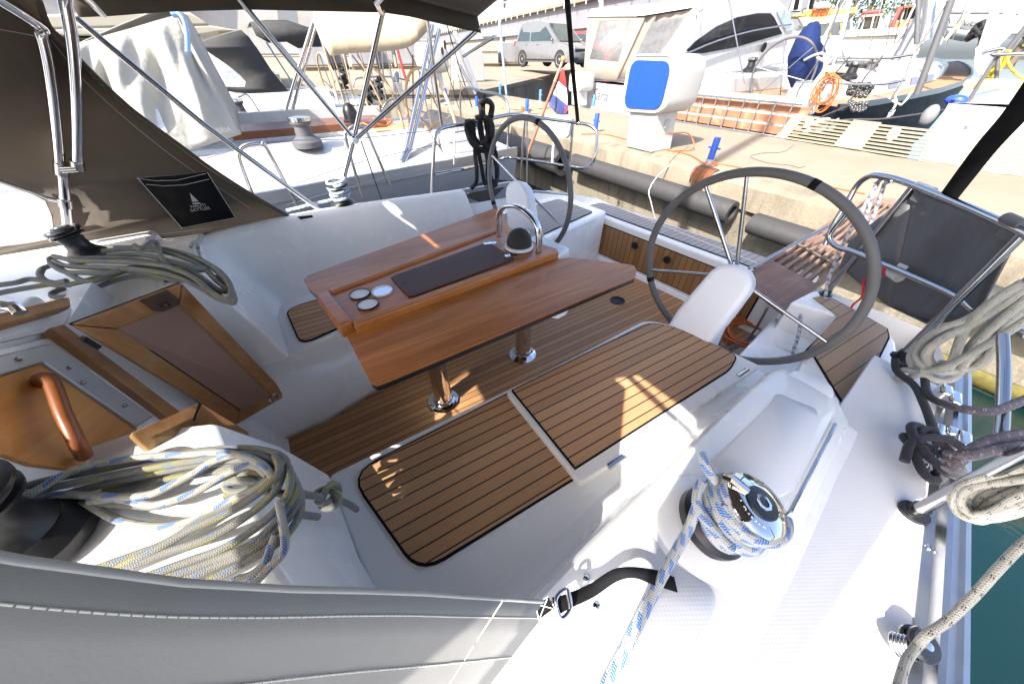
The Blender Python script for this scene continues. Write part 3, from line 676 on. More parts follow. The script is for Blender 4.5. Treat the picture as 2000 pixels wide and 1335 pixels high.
for i in range(9):
    a = i / 8 * math.pi / 2; ring = []
    for k in range(17):
        b = R(140) + k / 16 * R(190); q = .0585 * math.cos(a); ring.append(pc + V((q * math.cos(b), q * math.sin(b), .012 + .079 * math.sin(a))))
    rr.append(ring)
mb.loft(rr); mb.build('compass_cover', canvas_dark, comp, smooth=80, solid=.003)
mb = MB()
for k in range(14):
    a = R(-40) + k * R(7); mb.box((-.0006, -.003, 0), (.0006, .003, .0008), frame(pc + V((.054 * math.cos(a), .054 * math.sin(a), .04)), (-math.sin(a), math.cos(a), 0), (math.cos(a), math.sin(a), .45)))
mb.build('compass_marks', white_pl, comp)
a0, b0 = GZ(974, 457, ZB), GZ(1052, 494, ZB); dv = (b0 - a0); dn_ = V((-dv.y, dv.x, 0)).normalized()
ar = [GPL(x, y, a0, dn_) for x, y in ((973, 455), (974, 432), (976, 416), (983, 406), (994, 402), (1010, 403), (1026, 412), (1040, 425), (1049, 440), (1052, 455), (1053, 475), (1052, 494))]
ar = [a0] + ar[1:-1] + [b0]; ar = smoothpts(ar, 4)
mb = MB(); rings = []
for i, p in enumerate(ar):
    t = ((ar[min(i + 1, len(ar) - 1)]) - ar[max(i - 1, 0)]).normalized(); w = dn_; u = t.cross(w).normalized()
    ring = []
    for k in range(12):
        c_, s_ = math.cos(2 * math.pi * k / 12), math.sin(2 * math.pi * k / 12); ring.append(p + u * (.0085 * (abs(c_) ** .6) * (1 if c_ > 0 else -1)) + w * (.0165 * (abs(s_) ** .6) * (1 if s_ > 0 else -1)))
    rings.append(ring)
mb.loft(rings, True, True, True); mb.build('grab_rail', chrome, tbl, smooth=60)
# ---- steering wheels and their white guards
def wheel(c, nrm, rad, spokes_px=None, angs=(), wrap=grey_rub):
    c = V(c); n = V(nrm).normalized(); yv = V((0, 1, 0)); yv = (yv - n * yv.dot(n)).normalized(); zv = n.cross(yv) * (1 if n.cross(yv).z > 0 else -1)
    w = MB(); N = 72; pts = [c + yv * (rad - .016) * math.cos(2 * math.pi * k / N) + zv * (rad - .016) * math.sin(2 * math.pi * k / N) for k in range(N)]
    w.tube(pts, .0165, 12, closed=True); root = w.build('steering_wheel', wrap, yacht, smooth=60)
    for t in angs:
        e = c + yv * (rad - .02) * math.cos(t) + zv * (rad - .02) * math.sin(t); MB().cyl(c + n * .0, e, .0085, .0075, 10).build('spoke', steel, root, smooth=60)
    for px in spokes_px or ():
        r_ = ray(*px); e = CAM + r_ * ((c - CAM).dot(n) / r_.dot(n)); e = c + (e - c).normalized() * (rad - .02); MB().cyl(c, e, .0085, .0075, 10).build('spoke', steel, root, smooth=60)
    h = MB(); h.lathe([(.03, -.02), (.034, 0), (.03, .02), (.012, .028), (.0, .03)], c, n, 20); h.build('hub', chrome, root)
    h = MB()
    for k in (.29, .93):
        a = 2 * math.pi * k; d = yv * math.cos(a) + zv * math.sin(a); t_ = -yv * math.sin(a) + zv * math.cos(a); p = c + d * (rad - .016)
        h.tube([p - t_ * .012, p + t_ * .012], .0172, 12)
    h.build('rim_seam', black_cl, root)
    return root
PN = (math.cos(.084) * math.cos(.1175), math.cos(.084) * math.sin(.1175), math.sin(.084))
wp = wheel((1.5, .568, .715), PN, .434, [(1379, 365), (1272, 527), (1611, 665)], (R(-75), R(75)))
ws = wheel((1.366, 1.994, .735), (math.cos(.12), math.sin(.12), .006), .434, [(960, 303), (1110, 379), (1058, 455)], (R(200), R(270)))
def guard(px, p0, n, t):
    P = [GPL(x, y, p0, n) for x, y in px]; P2 = [(0, 0)]
    mb = MB(); nn = V(n).normalized()
    if nn.dot(CAM - V(p0)) < 0: nn = -nn
    mb.slab(P, nn, t); return mb.build('pedestal_guard', white_pl, yacht, bevel=.022, seg=5, smooth=60)
guard([(1300, 640), (1320, 607), (1350, 570), (1378, 538), (1388, 527), (1400, 519), (1416, 514.5), (1432, 515), (1450, 521), (1462, 531), (1468, 544), (1468, 557), (1462, 572), (1430, 615), (1378, 680)], (1.31, .57, .5), (1, .12, -.40), .095)
guard([(990, 450), (987, 400), (985, 378), (987, 365), (994, 355), (1004, 351), (1014, 354), (1023, 364), (1029, 380), (1034, 410), (1040, 450)], (1.21, 1.9, .72), (1, .12, -.3), .08)
for cx, cy in ((1.52, .575), (1.36, 2.0)):
    mb = MB(); mb.lathe([(.08, 0), (.07, .3), (.055, .66), (.0, .66)], (cx - .02, cy, 0), n=20); mb.build('pedestal', white_pl, yacht, smooth=60)
# ---- winches
def winch(o, ax, s=1., parent=None, cap=True, label=None, top=black_pl):
    o = V(o); par = parent or yacht
    mb = MB(); mb.lathe([(.082 * s, 0), (.082 * s, .022 * s), (.070 * s, .036 * s), (.060 * s, .045 * s)], o, ax, 40); w = mb.build('winch', black_pl, par, smooth=30)
    if label: w['label'] = label
    mb = MB(); mb.lathe([(.058 * s, .044 * s), (.047 * s, .065 * s), (.044 * s, .09 * s), (.050 * s, .115 * s)], o, ax, 32); mb.build('drum', black_pl, w, smooth=60)
    mb = MB(); mb.lathe([(.050 * s, .113 * s), (.066 * s, .120 * s), (.068 * s, .127 * s), (.060 * s, .131 * s), (.058 * s, .136 * s), (.070 * s, .142 * s), (.071 * s, .150 * s), (.064 * s, .157 * s), (.036 * s, .160 * s)], o, ax, 40); mb.build('jaw_ring', chrome if cap else top, w, smooth=40)
    mb = MB(); mb.lathe([(.037 * s, .158 * s), (.036 * s, .164 * s), (.019 * s, .166 * s)], o, ax, 28); mb.build('top_cap', black_pl, w)
    mb = MB(); mb.lathe([(.019 * s, .164 * s), (.018 * s, .168 * s), (.012 * s, .168 * s), (.012 * s, .150 * s), (.0, .150 * s)], o, ax, 8); mb.build('handle_socket', chrome, w)
    return w
WP = WC + V((0, 0, 0)); WP.z = .687
WA = (GZ(1472, 988, .80) - WP).normalized()
w1 = winch(WP, WA, .86, label='chrome-topped black winch on the near coaming, wrapped in white rope')
for i, ch in enumerate('LEWMAR'):
    a = R(150 + i * 13); qz = V((0, 0, 1)).rotation_difference(WA); q = qz @ V((math.cos(a) * .050, math.sin(a) * .050, .1335)); f_ = frame(WP + q, qz @ V((-math.sin(a), math.cos(a), 0)), qz @ V((math.cos(a) * .35, math.sin(a) * .35, 1))); text_mb(ch, .017, f_, .0014).build('lettering', white_pl, w1)
mb = MB(); mb.tube([WP + qz @ V(p) for p in ((-.012, .03, .139), (-.025, .058, .142), (-.02, .064, .13))], .009, 8); mb.build('feeder_arm', chrome, w1)
W2 = GZ(70, 1062, .725); winch(W2, (0, 0, 1), 1.15, cap=False)
W3 = GZ(178, 503, .80); winch(W3, (-.12, .05, 1), .80, cap=False, top=black_gl, label='black winch with gloss top on the far plinth beside the rope coil')
W4 = GZ(672, 403, .735); winch(W4, (0, 0, 1), .86, cap=False, label='winch on the far coaming wound with blue-flecked rope')
# ---- pushpits
def bez(P, n=5): return smoothpts(P, n)
pp = MB()
PX = 2.15
f1, t1 = GZ(1612, 575, .50), GX(1785, 362, 2.15); f2, t2 = GZ(1759, 697, .565), GX(2000, 455, 1.755)
far = V((1.2, -.25, 1.09))
tube = lambda pts, r=.0125: MB().tube(pts, r, 12).build('rail_tube', steel, push, smooth=60)
push = thing('pushpit', 'stainless steel pushpit rail on the near quarter carrying a grey bag', 'boat rail', (1.9, .15, .5))
g1 = GX(1640, 450, 2.25); g2 = GX(1692, 352, 2.3); g3 = GX(1720, 344, 2.25)
tube(bez([GX(1612, 478, 2.22), GX(1628, 440, 2.24), GX(1655, 395, 2.26), GX(1672, 365, 2.27), GX(1690, 348, 2.26), GX(1715, 343, 2.23), t1, t2, far]))
tube(bez([GX(1612, 478, 2.22), GX(1614, 462, 2.22)])) if 0 else None
tube(bez([GX(1650, 420, 2.24), GX(1622, 455, 2.2), GX(1622, 470, 2.19), GX(1640, 484, 2.16), GX(1678, 496, 2.10), GX(1850, 570, 1.86), GX(1910, 610, 1.76), GX(2010, 655, 1.62)]))
tube([f1, t1]); tube([f2, t2])
tube([GZ(1785, 1000, .57), GX(2045, 862, .93)], .0135)
tube(bez([GX(1958, 655, 1.45), GX(1961, 720, 1.36), GX(1958, 810, 1.22), GX(1953, 885, 1.13)]), .0115)
mb = MB()
for p in (f1, f2, GZ(1785, 1000, .57)): mb.lathe([(.03, -.004), (.03, .004), (.018, .006), (.017, .03)], p, n=16)
mb.build('rail_socket', black_pl, push)
pst = thing('pushpit', 'stainless steel pushpit rail on the far quarter with black rope hanging from it', 'boat rail', (1.8, 2.5, .6))
tb = lambda pts, r=.0125: MB().tube(pts, r, 10).build('rail_tube', steel, pst, smooth=60)
tb(bez([GY(843, 380, 2.5), GY(846, 320, 2.5), GY(849, 272, 2.5), GY(856, 256, 2.52), GY(872, 248, 2.55), GY(930, 238, 2.6), GY(985, 226, 2.6), GY(1010, 225, 2.58), GY(1060, 231, 2.5), GX(1120, 239, 2.25), GX(1150, 244, 2.3), GX(1163, 254, 2.32), GX(1166, 268, 2.32), GX(1163, 300, 2.3), GX(1157, 318, 2.29), GX(1142, 328, 2.28), GX(1110, 325, 2.26), GX(1050, 315, 2.22), GX(1000, 308, 2.2), GX(985, 308, 2.1), GX(960, 317, 1.95), GY(910, 329, 2.55), GY(849, 340, 2.5)]))
tb([GX(1119, 242, 2.3), GX(1107, 395, 2.3)]); tb([GX(1025, 236, 2.05), GX(1016, 350, 2.05)]); tb([GX(1030, 236, 2.08), GX(1029, 365, 2.08)], .009)
# bracket plate for an outboard
mb = MB(); mb.slab([GX(x, y, 2.24) for x, y in ((1064, 224), (1112, 227), (1116, 232), (1109, 266), (1104, 270), (1062, 263), (1060, 258))], (-1, 0, 0), .03); br = mb.build('motor_bracket', plain('weathered_pad', (.42, .42, .41), .7, bump=.5, bscale=90), pst, bevel=.004)
mb = MB(); mb.tube([GX(1082, 268, 2.25), GX(1078, 322, 2.25)], .010, 8); mb.build('bracket_post', white_pl, pst)
# ---- chrome fairlead and cleat on the port rail
def cleat(o, d, s=1.):
    o = V(o); d = V(d).normalized(); mb = MB(); b = V((-d.y, d.x, 0))
    for k in (-1, 1): mb.tube([o + d * .035 * k * s, o + d * .035 * k * s + V((0, 0, .035 * s))], .009 * s, 10)
    mb.tube([o - d * .10 * s + V((0, 0, .045 * s)), o - d * .05 * s + V((0, 0, .040 * s)), o + d * .05 * s + V((0, 0, .040 * s)), o + d * .10 * s + V((0, 0, .045 * s))], .0115 * s, 12)
    mb.box((-.06 * s, -.015 * s, -.003), (.06 * s, .015 * s, .005), frame(o, d, (0, 0, 1))); return mb.build('cleat', chrome, yacht, smooth=50)
cleat(GZ(1806, 893, .565), (.55, .12, 0), 1.05)
mb = MB()
for px, (w_, h_) in (((1838, 770), (.03, .05)), ((1855, 785), (.035, .05)), ((1848, 850), (.02, .05)), ((1868, 868), (.035, .06))):
    p = GZ(*px, .58); mb.box((-w_, -.016, -.03), (w_, .016, h_ * .6), frame(p, (.98, .2, 0), (0, 0, 1)))
mb.build('fairlead', chrome, yacht, bevel=.010, seg=3)
# spring-footed turning block by the rail
P0 = GZ(1745, 1258, .585); blk = MB(); sp = []
for k in range(61):
    a = k / 60 * 5 * 2 * math.pi; sp.append(P0 + V((.016 * math.cos(a) - .0, .030 * math.sin(a) * .0 + .016 * math.sin(a), .0)) + (GZ(1782, 1266, .60) - P0) * (k / 60) + V((0, 0, .004 + .012 * math.sin(a))))
blk.tube(sp, .0026, 6); blockr = blk.build('turning_block', steel, yacht, smooth=60)
q = GZ(1795, 1256, .605); ax = V((-.12, -.35, .93)).normalized()
mb = MB(); mb.lathe([(.026, -.013), (.028, -.010), (.028, -.006), (.021, -.003), (.021, .003), (.028, .006), (.028, .010), (.024, .014), (.008, .0145)], q, ax, 28); mb.build('sheave', black_gl, blockr)
mb = MB(); mb.lathe([(.007, .014), (.007, .018), (.002, .019)], q, ax, 12); mb.build('pin', chrome, blockr)
# ================================================================ SPRAYHOOD AND BIMINI
from mathutils.geometry import tessellate_polygon
def sheet(loops, mat, name, parent, solid=.003, **k):
    loops = [[V(p) for p in l] for l in loops]
    tri = tessellate_polygon(loops); flat = [p for l in loops for p in l]
    mb = MB(); [mb.pt(p) for p in flat]
    for t in tri: mb.face(t)
    return mb.build(name, mat, parent, solid=solid, **k)
hood = thing('sprayhood', 'brown canvas sprayhood with clear side window, black pocket and stainless hoops', 'sprayhood', (-1.0, 1.2, .75))
HN, HP = V((0, 1, .3)), V((0, 2.28, .76))
hp = lambda x, y, o=0: GPL(x, y, HP - V((0, o, 0)), HN)
hem = [hp(*p) for p in ((567, 424), (500, 385), (420, 334), (350, 283), (250, 208), (160, 122), (130, 85), (96, 52), (76, 0))]
bot = [hp(*p) for p in ((490, 443), (400, 457), (290, 470), (200, 484), (0, 512), (-150, 530))]
win = [hp(*p) for p in ((-140, 350), (0, 357), (60, 378), (88, 392), (100, 420), (105, 452), (92, 468), (50, 476), (0, 482), (-140, 500))]
top = [hp(*p) for p in ((40, -140), (-150, -140))]
sheet([hem + top + bot[::-1], win], canvas_brown, 'side_panel', hood)
sheet([win], vinyl_clear, 'window', hood, .001)
mb = MB(); mb.tube(smoothpts([p + V((0, -.004, 0)) for p in hem], 4), .009, 8); mb.tube([p + V((0, -.004, 0)) for p in bot], .007, 6)
mb.build('hem', canvas_brown, hood, smooth=60)
mb = MB(); mb.tube(smoothpts([hp(x, y, .006) for x, y in ((100, 78), (165, 158), (255, 240), (350, 315), (425, 365), (490, 408))], 4), .0012, 5); mb.tube([hp(x, y, .006) for x, y in ((490, 436), (400, 447), (290, 460), (200, 473))], .0012, 5); mb.tube(smoothpts([hp(x, y, .006) for x, y in ((-30, 52), (0, 58), (45, 66), (95, 76))], 3), .0014, 5); mb.build('seam_stitching', plain('thread', (.3, .28, .25), .8), hood)
# black pocket with printed mark
PK = [hp(x, y, .012) for x, y in ((268, 347), (405, 337), (460, 425), (356, 446))]
pk = sheet([PK], black_cl, 'pocket', hood, .008)
pn = -HN.normalized(); px_ = (PK[1] - PK[0])
Mf = frame(hp(387, 402, .020), hp(400, 400, .02) - hp(370, 404, .02), pn)
tm = text_mb('NAUTI', .020, Mf, .0004).merge(text_mb('SATTLER', .020, Mf @ Matrix.Translation((0, -.019, 0)), .0004))
for poly in (((-.012, .024), (.012, .022), (.0, .068)), ((-.016, .018), (.016, .015), (.012, .009), (-.012, .010))):
    tm.hexa([Mf @ V((x, y, 0)) for x, y in poly], [Mf @ V((x, y, .0006)) for x, y in poly])
tm.build('printed_mark', plain('print_grey', (.42, .42, .42), .7), pk, smooth=0)
mb = MB(); e = [PK[0], PK[1]]
mb.tube([hp(x, y, .022) for x, y in ((270, 349), (305, 353), (345, 352), (402, 339))], .0012, 5); mb.tube([hp(x, y, .022) for x, y in ((285, 360), (320, 363), (360, 361), (408, 350))], .0012, 5); mb.tube([hp(x, y, .022) for x, y in ((268, 347), (356, 446))], .0014, 5); mb.tube([hp(x, y, .022) for x, y in ((356, 445), (460, 425), (405, 337))], .0014, 5); mb.build('pocket_stitching', plain('thread_white', (.5, .5, .5), .8), pk)
# roof and port side as one loft from the aft hem forward
aft = [V((.135, .085, .74)), V((-.03, .14, .985)), V((-.2, .20, 1.235)), V((-.33, .30, 1.56)), V((-.43, .52, 1.70)), V((-.50, .85, 1.76)), V((-.54, 1.24, 1.78)), V((-.53, 1.65, 1.74)), V((-.47, 1.90, 1.66)), hp(80, -60) + V((.0, .01, .02))]
mid = [V((-.80, -.10, .72)), V((-.82, -.08, .96)), V((-.86, -.02, 1.25)), V((-.92, .14, 1.56)), V((-.98, .5, 1.72)), V((-1.0, .85, 1.78)), V((-1.0, 1.24, 1.80)), V((-1.0, 1.65, 1.76)), V((-.98, 1.90, 1.68)), V((-.95, 2.03, 1.55))]
fwd = [V((-1.9, -.05, .74)), V((-1.9, .0, .85)), V((-1.92, .1, 1.0)), V((-1.95, .3, 1.15)), V((-2.0, .6, 1.22)), V((-2.0, .9, 1.24)), V((-2.0, 1.24, 1.25)), V((-2.0, 1.6, 1.22)), V((-2.0, 1.85, 1.15)), V((-1.95, 2.0, 1.0))]
rows = [[a.lerp(m_, t) for a, m_ in zip(aft, mid)] for t in (0, .06, .3, .65)] + [[a.lerp(m_, t) for a, m_ in zip(mid, fwd)] for t in (0, .16, .5, 1)]
rows = [smoothpts(r, 4) for r in rows]
mb = MB(); mb.loft(rows[:6], False); mb.loft([r[20:] for r in rows[5:]], False)
def canvas_two(name, outc, inc):
    m = NT(name); g = m.n.new('ShaderNodeNewGeometry')
    f = m.noise(scale=5, detail=6, rough=.6); c = m.mix(m.range(f, .3, .7), tuple(x * .93 for x in outc), tuple(x * 1.07 for x in outc))
    w_ = m.noise(scale=380, detail=3)
    return m.out(c, .85, 0, m.bump(m.noise(scale=6, detail=3), .25, .02, m.bump(w_, .25, .0008)), sheen=.15)
hood_cloth = canvas_two('hood_canvas', (.25, .242, .222), 0)
mb.build('hood_canvas', hood_cloth, hood, solid=.004, smooth=60)
MB().loft([r[3:21] for r in rows[5:]]).build('front_window', vinyl('front_vinyl', (.8, .82, .84), .30, .15), hood, smooth=60)
mb = MB(); mb.tube(rows[0][:13], .0028, 8)
off = V((.001, -.0030, .001))
st = lambda k, t, n=14: [rows[0][i].lerp(rows[2][i], t) + off for i in range(0, n)]
mb.build('hood_hem', canvas_grey, hood, smooth=60)
mb = MB()
for t in (.10, .34):
    L_ = st(0, t); fine = smoothpts(L_, 12)
    for i in range(0, len(fine) - 1):
        mb.tube([fine[i], fine[i].lerp(fine[i + 1], .80)], .0008, 5)
sv = [rows[0][2].lerp(rows[2][1], t) + off for t in (0, .25, .5, .75, 1.0)]
for i in range(4): mb.tube([sv[i], sv[i].lerp(sv[i + 1], .9)], .0009, 5)
mb.build('hood_stitching', plain('thread_cream', (.72, .70, .62), .8), hood)
# hoops inside
def stube(name, pts, r, parent, mat=chrome): return MB().tube(smoothpts(pts, 5), r, 12).build(name, mat, parent, smooth=60)
hh = lambda x, y, o=.03: hp(x, y, o)
stube('hoop', [hh(118, 332), hh(113, 270), hh(103, 180), hh(92, 110), hh(80, 68), hh(60, 40), V((-.62, 1.7, 1.70)), V((-.66, 1.24, 1.74))], .0155, hood)
stube('hoop', [hh(152, 325, .045), hh(151, 240, .045), hh(147, 150, .045), hh(140, 75, .045), hh(128, 10, .045), hh(105, -70, .045), V((-.50, 1.7, 1.70)), V((-.52, 1.24, 1.74))], .0155, hood)
stube('hoop_foot', [hh(122, 335), hh(128, 400), hh(134, 455)], .0165, hood)
mb = MB(); mb.tube([hh(119, 318), hh(121, 340)], .021, 12); mb.tube([hh(150, 315, .045), hh(152, 330, .045)], .020, 12); mb.tube([hh(120, 332, .05), hh(152, 330, .06)], .012, 8); mb.build('hoop_joint', steel, hood, smooth=60)
mb = MB(); mb.tube([hh(126, 388), hh(129, 403)], .021, 12); mb.tube([hh(127, 395, .03), hh(95, 388, .02)], .008, 8); mb.tube([hh(95, 388, .012), hh(60, 374, .012), hh(0, 354, .012), hh(-100, 320, .012)], .006, 8); mb.build('side_strut', steel, hood, smooth=60)
mb = MB(); mb.lathe([(.010, 0), (.010, .004), (.003, .005)], hp(475, 444, .02), pn, 12); mb.build('snap_stud', chrome, hood)
mb = MB(); a, b = hp(567, 425), GZ(610, 420, .775); mb.slab([a, b, b + V((0, .0, -.012)), a + V((0, 0, -.02))], (0, -1, 0), .003); mb.build('tie_strap', black_cl, hood)
# buckle, webbing and its loose tail at the port end
TP = V((.135, .085, .74))
W_ = lambda x, y, z: GZ(x, y, z)
mb = MB()
sq = [W_(1046, 1180, .765), W_(1070, 1166, .762), W_(1082, 1190, .757), W_(1052, 1212, .757)]; mb.slab([p + V((0, 0, .004)) for p in sq], (0, 0, 1), .002)
left, right = [(1078, 1166), (1102, 1160), (1150, 1140), (1195, 1112), (1230, 1106), (1280, 1112), (1316, 1126)], [(1088, 1202), (1112, 1188), (1160, 1165), (1205, 1135), (1240, 1128), (1278, 1142), (1323, 1156)]
zz = [.755, .752, .735, .745, .748, .728, .70]
mb.loft([smoothpts([W_(*p, z) for p, z in zip(left, zz)], 5), smoothpts([W_(*p, z) for p, z in zip(right, zz)], 5)])
mb.build('webbing_strap', black_cl, hood, solid=.002, smooth=60)
mb = MB(); c4 = [W_(1086, 1168, .765), W_(1108, 1150, .765), W_(1114, 1186, .760), W_(1096, 1206, .757)]
mb.tube(smoothpts(c4, 5, True), .0035, 8, closed=True); mb.tube([c4[1], c4[2]], .0045, 8); mb.build('buckle', chrome, hood, smooth=60)
mb = MB(); q = [p + V((0, 0, .006)) for p in sq]
for a, b in ((q[0].lerp(q[2], .1), q[2].lerp(q[0], .1)), (q[1].lerp(q[3], .1), q[3].lerp(q[1], .1)), (q[0], q[1]), (q[2], q[3]), (q[0], q[3])): mb.tube([a, b], .0008, 4)
mb.build('cross_stitching', white_pl, hood)
# bimini over the cockpit
bim = thing('bimini', 'dark brown canvas bimini stretched on stainless poles over the cockpit', 'bimini', (.4, 1.0, .6))
be = [GY(x, y, 2.35) for x, y in ((148, 34), (205, 32), (330, 23), (480, 19), (612, 22), (747, 25), (800, 33), (860, 47), (915, 60), (934, 65))]
YP, YS = -.53, 2.35
FE = [(2.6, -.44), (1.2, -.46), (.16, -.50), (.15, -.36), (-.09, -.31), (-.15, -.37), (-.17, -.56), (-.23, -.61), (-.33, -.79), (-.9, -.86)]  # unseen forward edge, notched so the sun patch lands on the near seat
def fwd_edge(y):
    for (a, p), (b, q) in zip(FE, FE[1:]):
        if y >= b: return p + (q - p) * (a - y) / (a - b)
    return FE[-1][1]
def bpt(u, v):
    f = u * (len(be) - 1); i = min(int(f), len(be) - 2); e = be[i].lerp(be[i + 1], f - i)
    y = YS + (YP - YS) * v; s = 1 - abs(2 * v - 1) ** 2.4
    sag = .02 * math.sin(u * math.pi * 3) ** 2
    fx = fwd_edge(y) - be[0].x - .12 * 0; k_ = 0
    return V((e.x + fx * (1 - u) + .12 * s * u - .02 * s, y, e.z + .07 + .20 * s - sag * s + .05 * max(0, k_)))
mb = MB(); mb.grid(bpt, 24, 60); mb.build('bimini_canvas', canvas_brown, bim, solid=.004, smooth=70)
mb = MB(); mb.grid(lambda u, v: bpt(u, 0).lerp(V((bpt(u, 0).x + (.02 if u > .9 else 0), YS, be[min(9, int(u * 9))].lerp(be[min(9, int(u * 9) + 1)], u * 9 - int(u * 9)).z)), v), 36, 2); mb.build('valance', canvas_brown, bim, solid=.004, smooth=70)
mb = MB()
def cpt(u, v):
    y = .42 + 1.45 * v; a = bpt(0, (YS - y) / (YS - YP)); b = V((-.50, y, 1.70 + .06 * math.sin(v * math.pi))); return a.lerp(b, u)
mb.grid(cpt, 2, 8); mb.build('added_shade_panel', canvas_brown, bim, solid=.004)  # unseen panel added to keep a sun stripe off the table
sheet([[V(p) for p in ((-.36, .15, 1.67), (-.55, -.02, 1.65), (-.64, -.11, 1.64), (-.80, -.10, 1.60), (-1.0, .12, 1.62), (-.55, .55, 1.74), (-.44, .45, 1.74))]], canvas_brown, 'added_shade_flap', bim, .004)  # unseen flap added to block sun and trim the seat patch
pole = lambda P, r=.0125: MB().tube(P, r, 12).build('pole', steel, bim, smooth=60)
hubp = GY(692, 272, 2.40)
pole([GY(463, -6, 2.34), hubp]); pole([GY(748, 20, 2.36), hubp + V((0, .016, 0)), GY(672, 345, 2.36), GY(660, 402, 2.32)], .0135); pole([GY(936, 55, 2.36), hubp + V((0, -.014, 0))])
pole([GY(148, 36, 2.36), GY(400, 245, 2.36), GY(628, 413, 2.34)]); pole([GY(828, -8, 2.42), GY(863, 245, 2.50)], .011)
mb = MB(); mb.ball(hubp, .026, 10, 8); mb.tube([hubp + V((0, -.03, 0)), hubp + V((0, .03, 0))], .014, 10); mb.build('pole_joint', chrome, bim, smooth=60)
pole([GY(745, 28, 2.34), GY(735, 5, 1.8), V((.72, 1.2, 1.80)), V((.72, .0, 1.72))], .011)
pole([GY(200, 28, 2.30), GY(175, 2, 2.1), V((-.36, 1.2, 1.80)), V((-.36, -.2, 1.70))], .011)
# black straps holding the bimini aft
def strap(P, w, name, d=(0, 0, 1)):
    mb = MB(); P = smoothpts(P, 6); L1, L2 = [], []
    for i, p in enumerate(P):
        t = (P[min(i + 1, len(P) - 1)] - P[max(0, i - 1)]).normalized(); s = t.cross((p - CAM).normalized()).normalized(); s = (s + V(d) * .0).normalized() * w / 2; L1.append(p + s); L2.append(p - s)
    mb.loft([L1, L2]); return mb.build(name, black_cl, bim, solid=.003, smooth=60)
strap([GX(1106, -20, 1.55), GX(1113, 60, 1.75), GX(1118, 130, 1.95), GX(1124, 190, 2.15), GX(1129, 244, 2.29)], .030, 'strap')
strap([GX(2060, 120, 1.55), GX(1985, 222, 1.72), GX(1925, 290, 1.88), GX(1862, 372, 2.04), GX(1850, 388, 2.07)], .050, 'strap')
# ================================================================ LOOSE THINGS
def rope(name, strands, r, mat, label, cat='rope', group=None, n=10, sm=7):
    mb = MB()
    for s_ in strands: mb.tube(smoothpts(s_, sm), r, n)
    return mb.build(name, mat, None, label, cat, group, smooth=80)
def rope2(name, sets, label, cat='rope', n=10, sm=7, own=None):
    """one coil of several cords: an Empty with a mesh per cord colour"""
    allp = [V(p) for _, st_, _, _ in sets for s_ in st_ for p in s_]
    c = V((sum(p.x for p in allp) / len(allp), sum(p.y for p in allp) / len(allp), min(p.z for p in allp)))
    root = thing(name, label, cat, c)
    for nm, st_, r, mat in sets:
        mb = MB()
        for s_ in st_: mb.tube(smoothpts(s_, sm), r, n)
        mb.build(nm, mat, root, smooth=80)
    return root
zc = lambda P, z0, z1=None, s=2.753, ox=0, oy=850: [GZ(ox + x / s, oy + y / s, z0 + (((z1 if z1 is not None else z0) - z0) * i / (len(P) - 1))) for i, (x, y) in enumerate(P)]
def hump(P, zs, s=2.753, ox=0, oy=850): return [GZ(ox + x / s, oy + y / s, z) for (x, y), z in zip(P, zs)]
ZP = .735
grey_s = [
    hump([(-60, 345), (120, 280), (280, 235), (500, 190), (800, 128), (1080, 82), (1300, 68), (1440, 84), (1530, 125), (1545, 190)], [.80, .79, .785, .78, .775, .775, .775, .775, .775, .75]),
    hump([(-60, 400), (60, 395), (300, 330), (560, 262), (850, 198), (1050, 158), (1220, 135), (1380, 125), (1500, 170)], [.785, .78, .77, .765, .765, .765, .765, .765, .76]),
    hump([(-60, 375), (150, 310), (420, 250), (650, 205), (900, 160), (1100, 128), (1300, 100), (1450, 130), (1520, 210)], [.79, .785, .785, .78, .78, .78, .78, .775, .76]),
    hump([(40, 440), (300, 400), (500, 362), (700, 372), (860, 378), (1000, 330), (1130, 262), (1250, 205), (1400, 170), (1500, 200)], [.765, .76, .755, .75, .75, .75, .755, .76, .765, .765]),
    hump([(60, 425), (260, 365), (480, 330), (700, 290), (900, 235), (1080, 205), (1250, 180), (1430, 215)], [.775, .765, .755, .75, .75, .752, .755, .76]),
    hump([(560, 300), (760, 255), (960, 215), (1120, 195), (1260, 200), (1360, 232), (1330, 290), (1240, 300), (1215, 262), (1300, 240), (1420, 262)], [.745, .745, .745, .75, .755, .755, .75, .75, .755, .765, .765]),
    hump([(450, 740), (700, 650), (900, 572), (1100, 440), (1300, 330), (1470, 210), (1530, 120)], [.74, .74, .742, .745, .76, .775, .775]),
    hump([(560, 760), (850, 640), (1100, 560), (1300, 452), (1470, 310), (1530, 180)], [.74, .745, .75, .755, .765, .77]),
    hump([(700, 790), (1000, 680), (1200, 605), (1400, 478), (1540, 330), (1560, 200), (1520, 130)], [.74, .745, .75, .755, .765, .77, .76]),
    hump([(800, 800), (1100, 690), (1350, 585), (1510, 435), (1590, 300), (1570, 210)], [.74, .742, .748, .752, .755, .755]),
    hump([(880, 830), (1150, 705), (1380, 600), (1550, 445), (1605, 340), (1585, 240)], [.738, .74, .742, .744, .745, .745]),
    hump([(1030, 830), (1300, 690), (1500, 572), (1600, 450), (1618, 340), (1590, 250)], [.738, .738, .738, .738, .738, .74]),
    hump([(620, 720), (860, 600), (1040, 500), (1230, 410), (1400, 300), (1500, 190), (1480, 110)], [.745, .755, .76, .765, .775, .782, .782]),
    hump([(1210, 330), (1330, 300), (1450, 300), (1560, 320), (1600, 305), (1650, 318), (1730, 332)], [.742, .742, .75, .745, .735, .70, .66]),
    hump([(1780, 340), (1830, 348), (1880, 372), (1918, 398)], [.62, .59, .55, .50]),
    hump([(1560, 395), (1630, 424), (1712, 437)], [.735, .70, .66]),
]
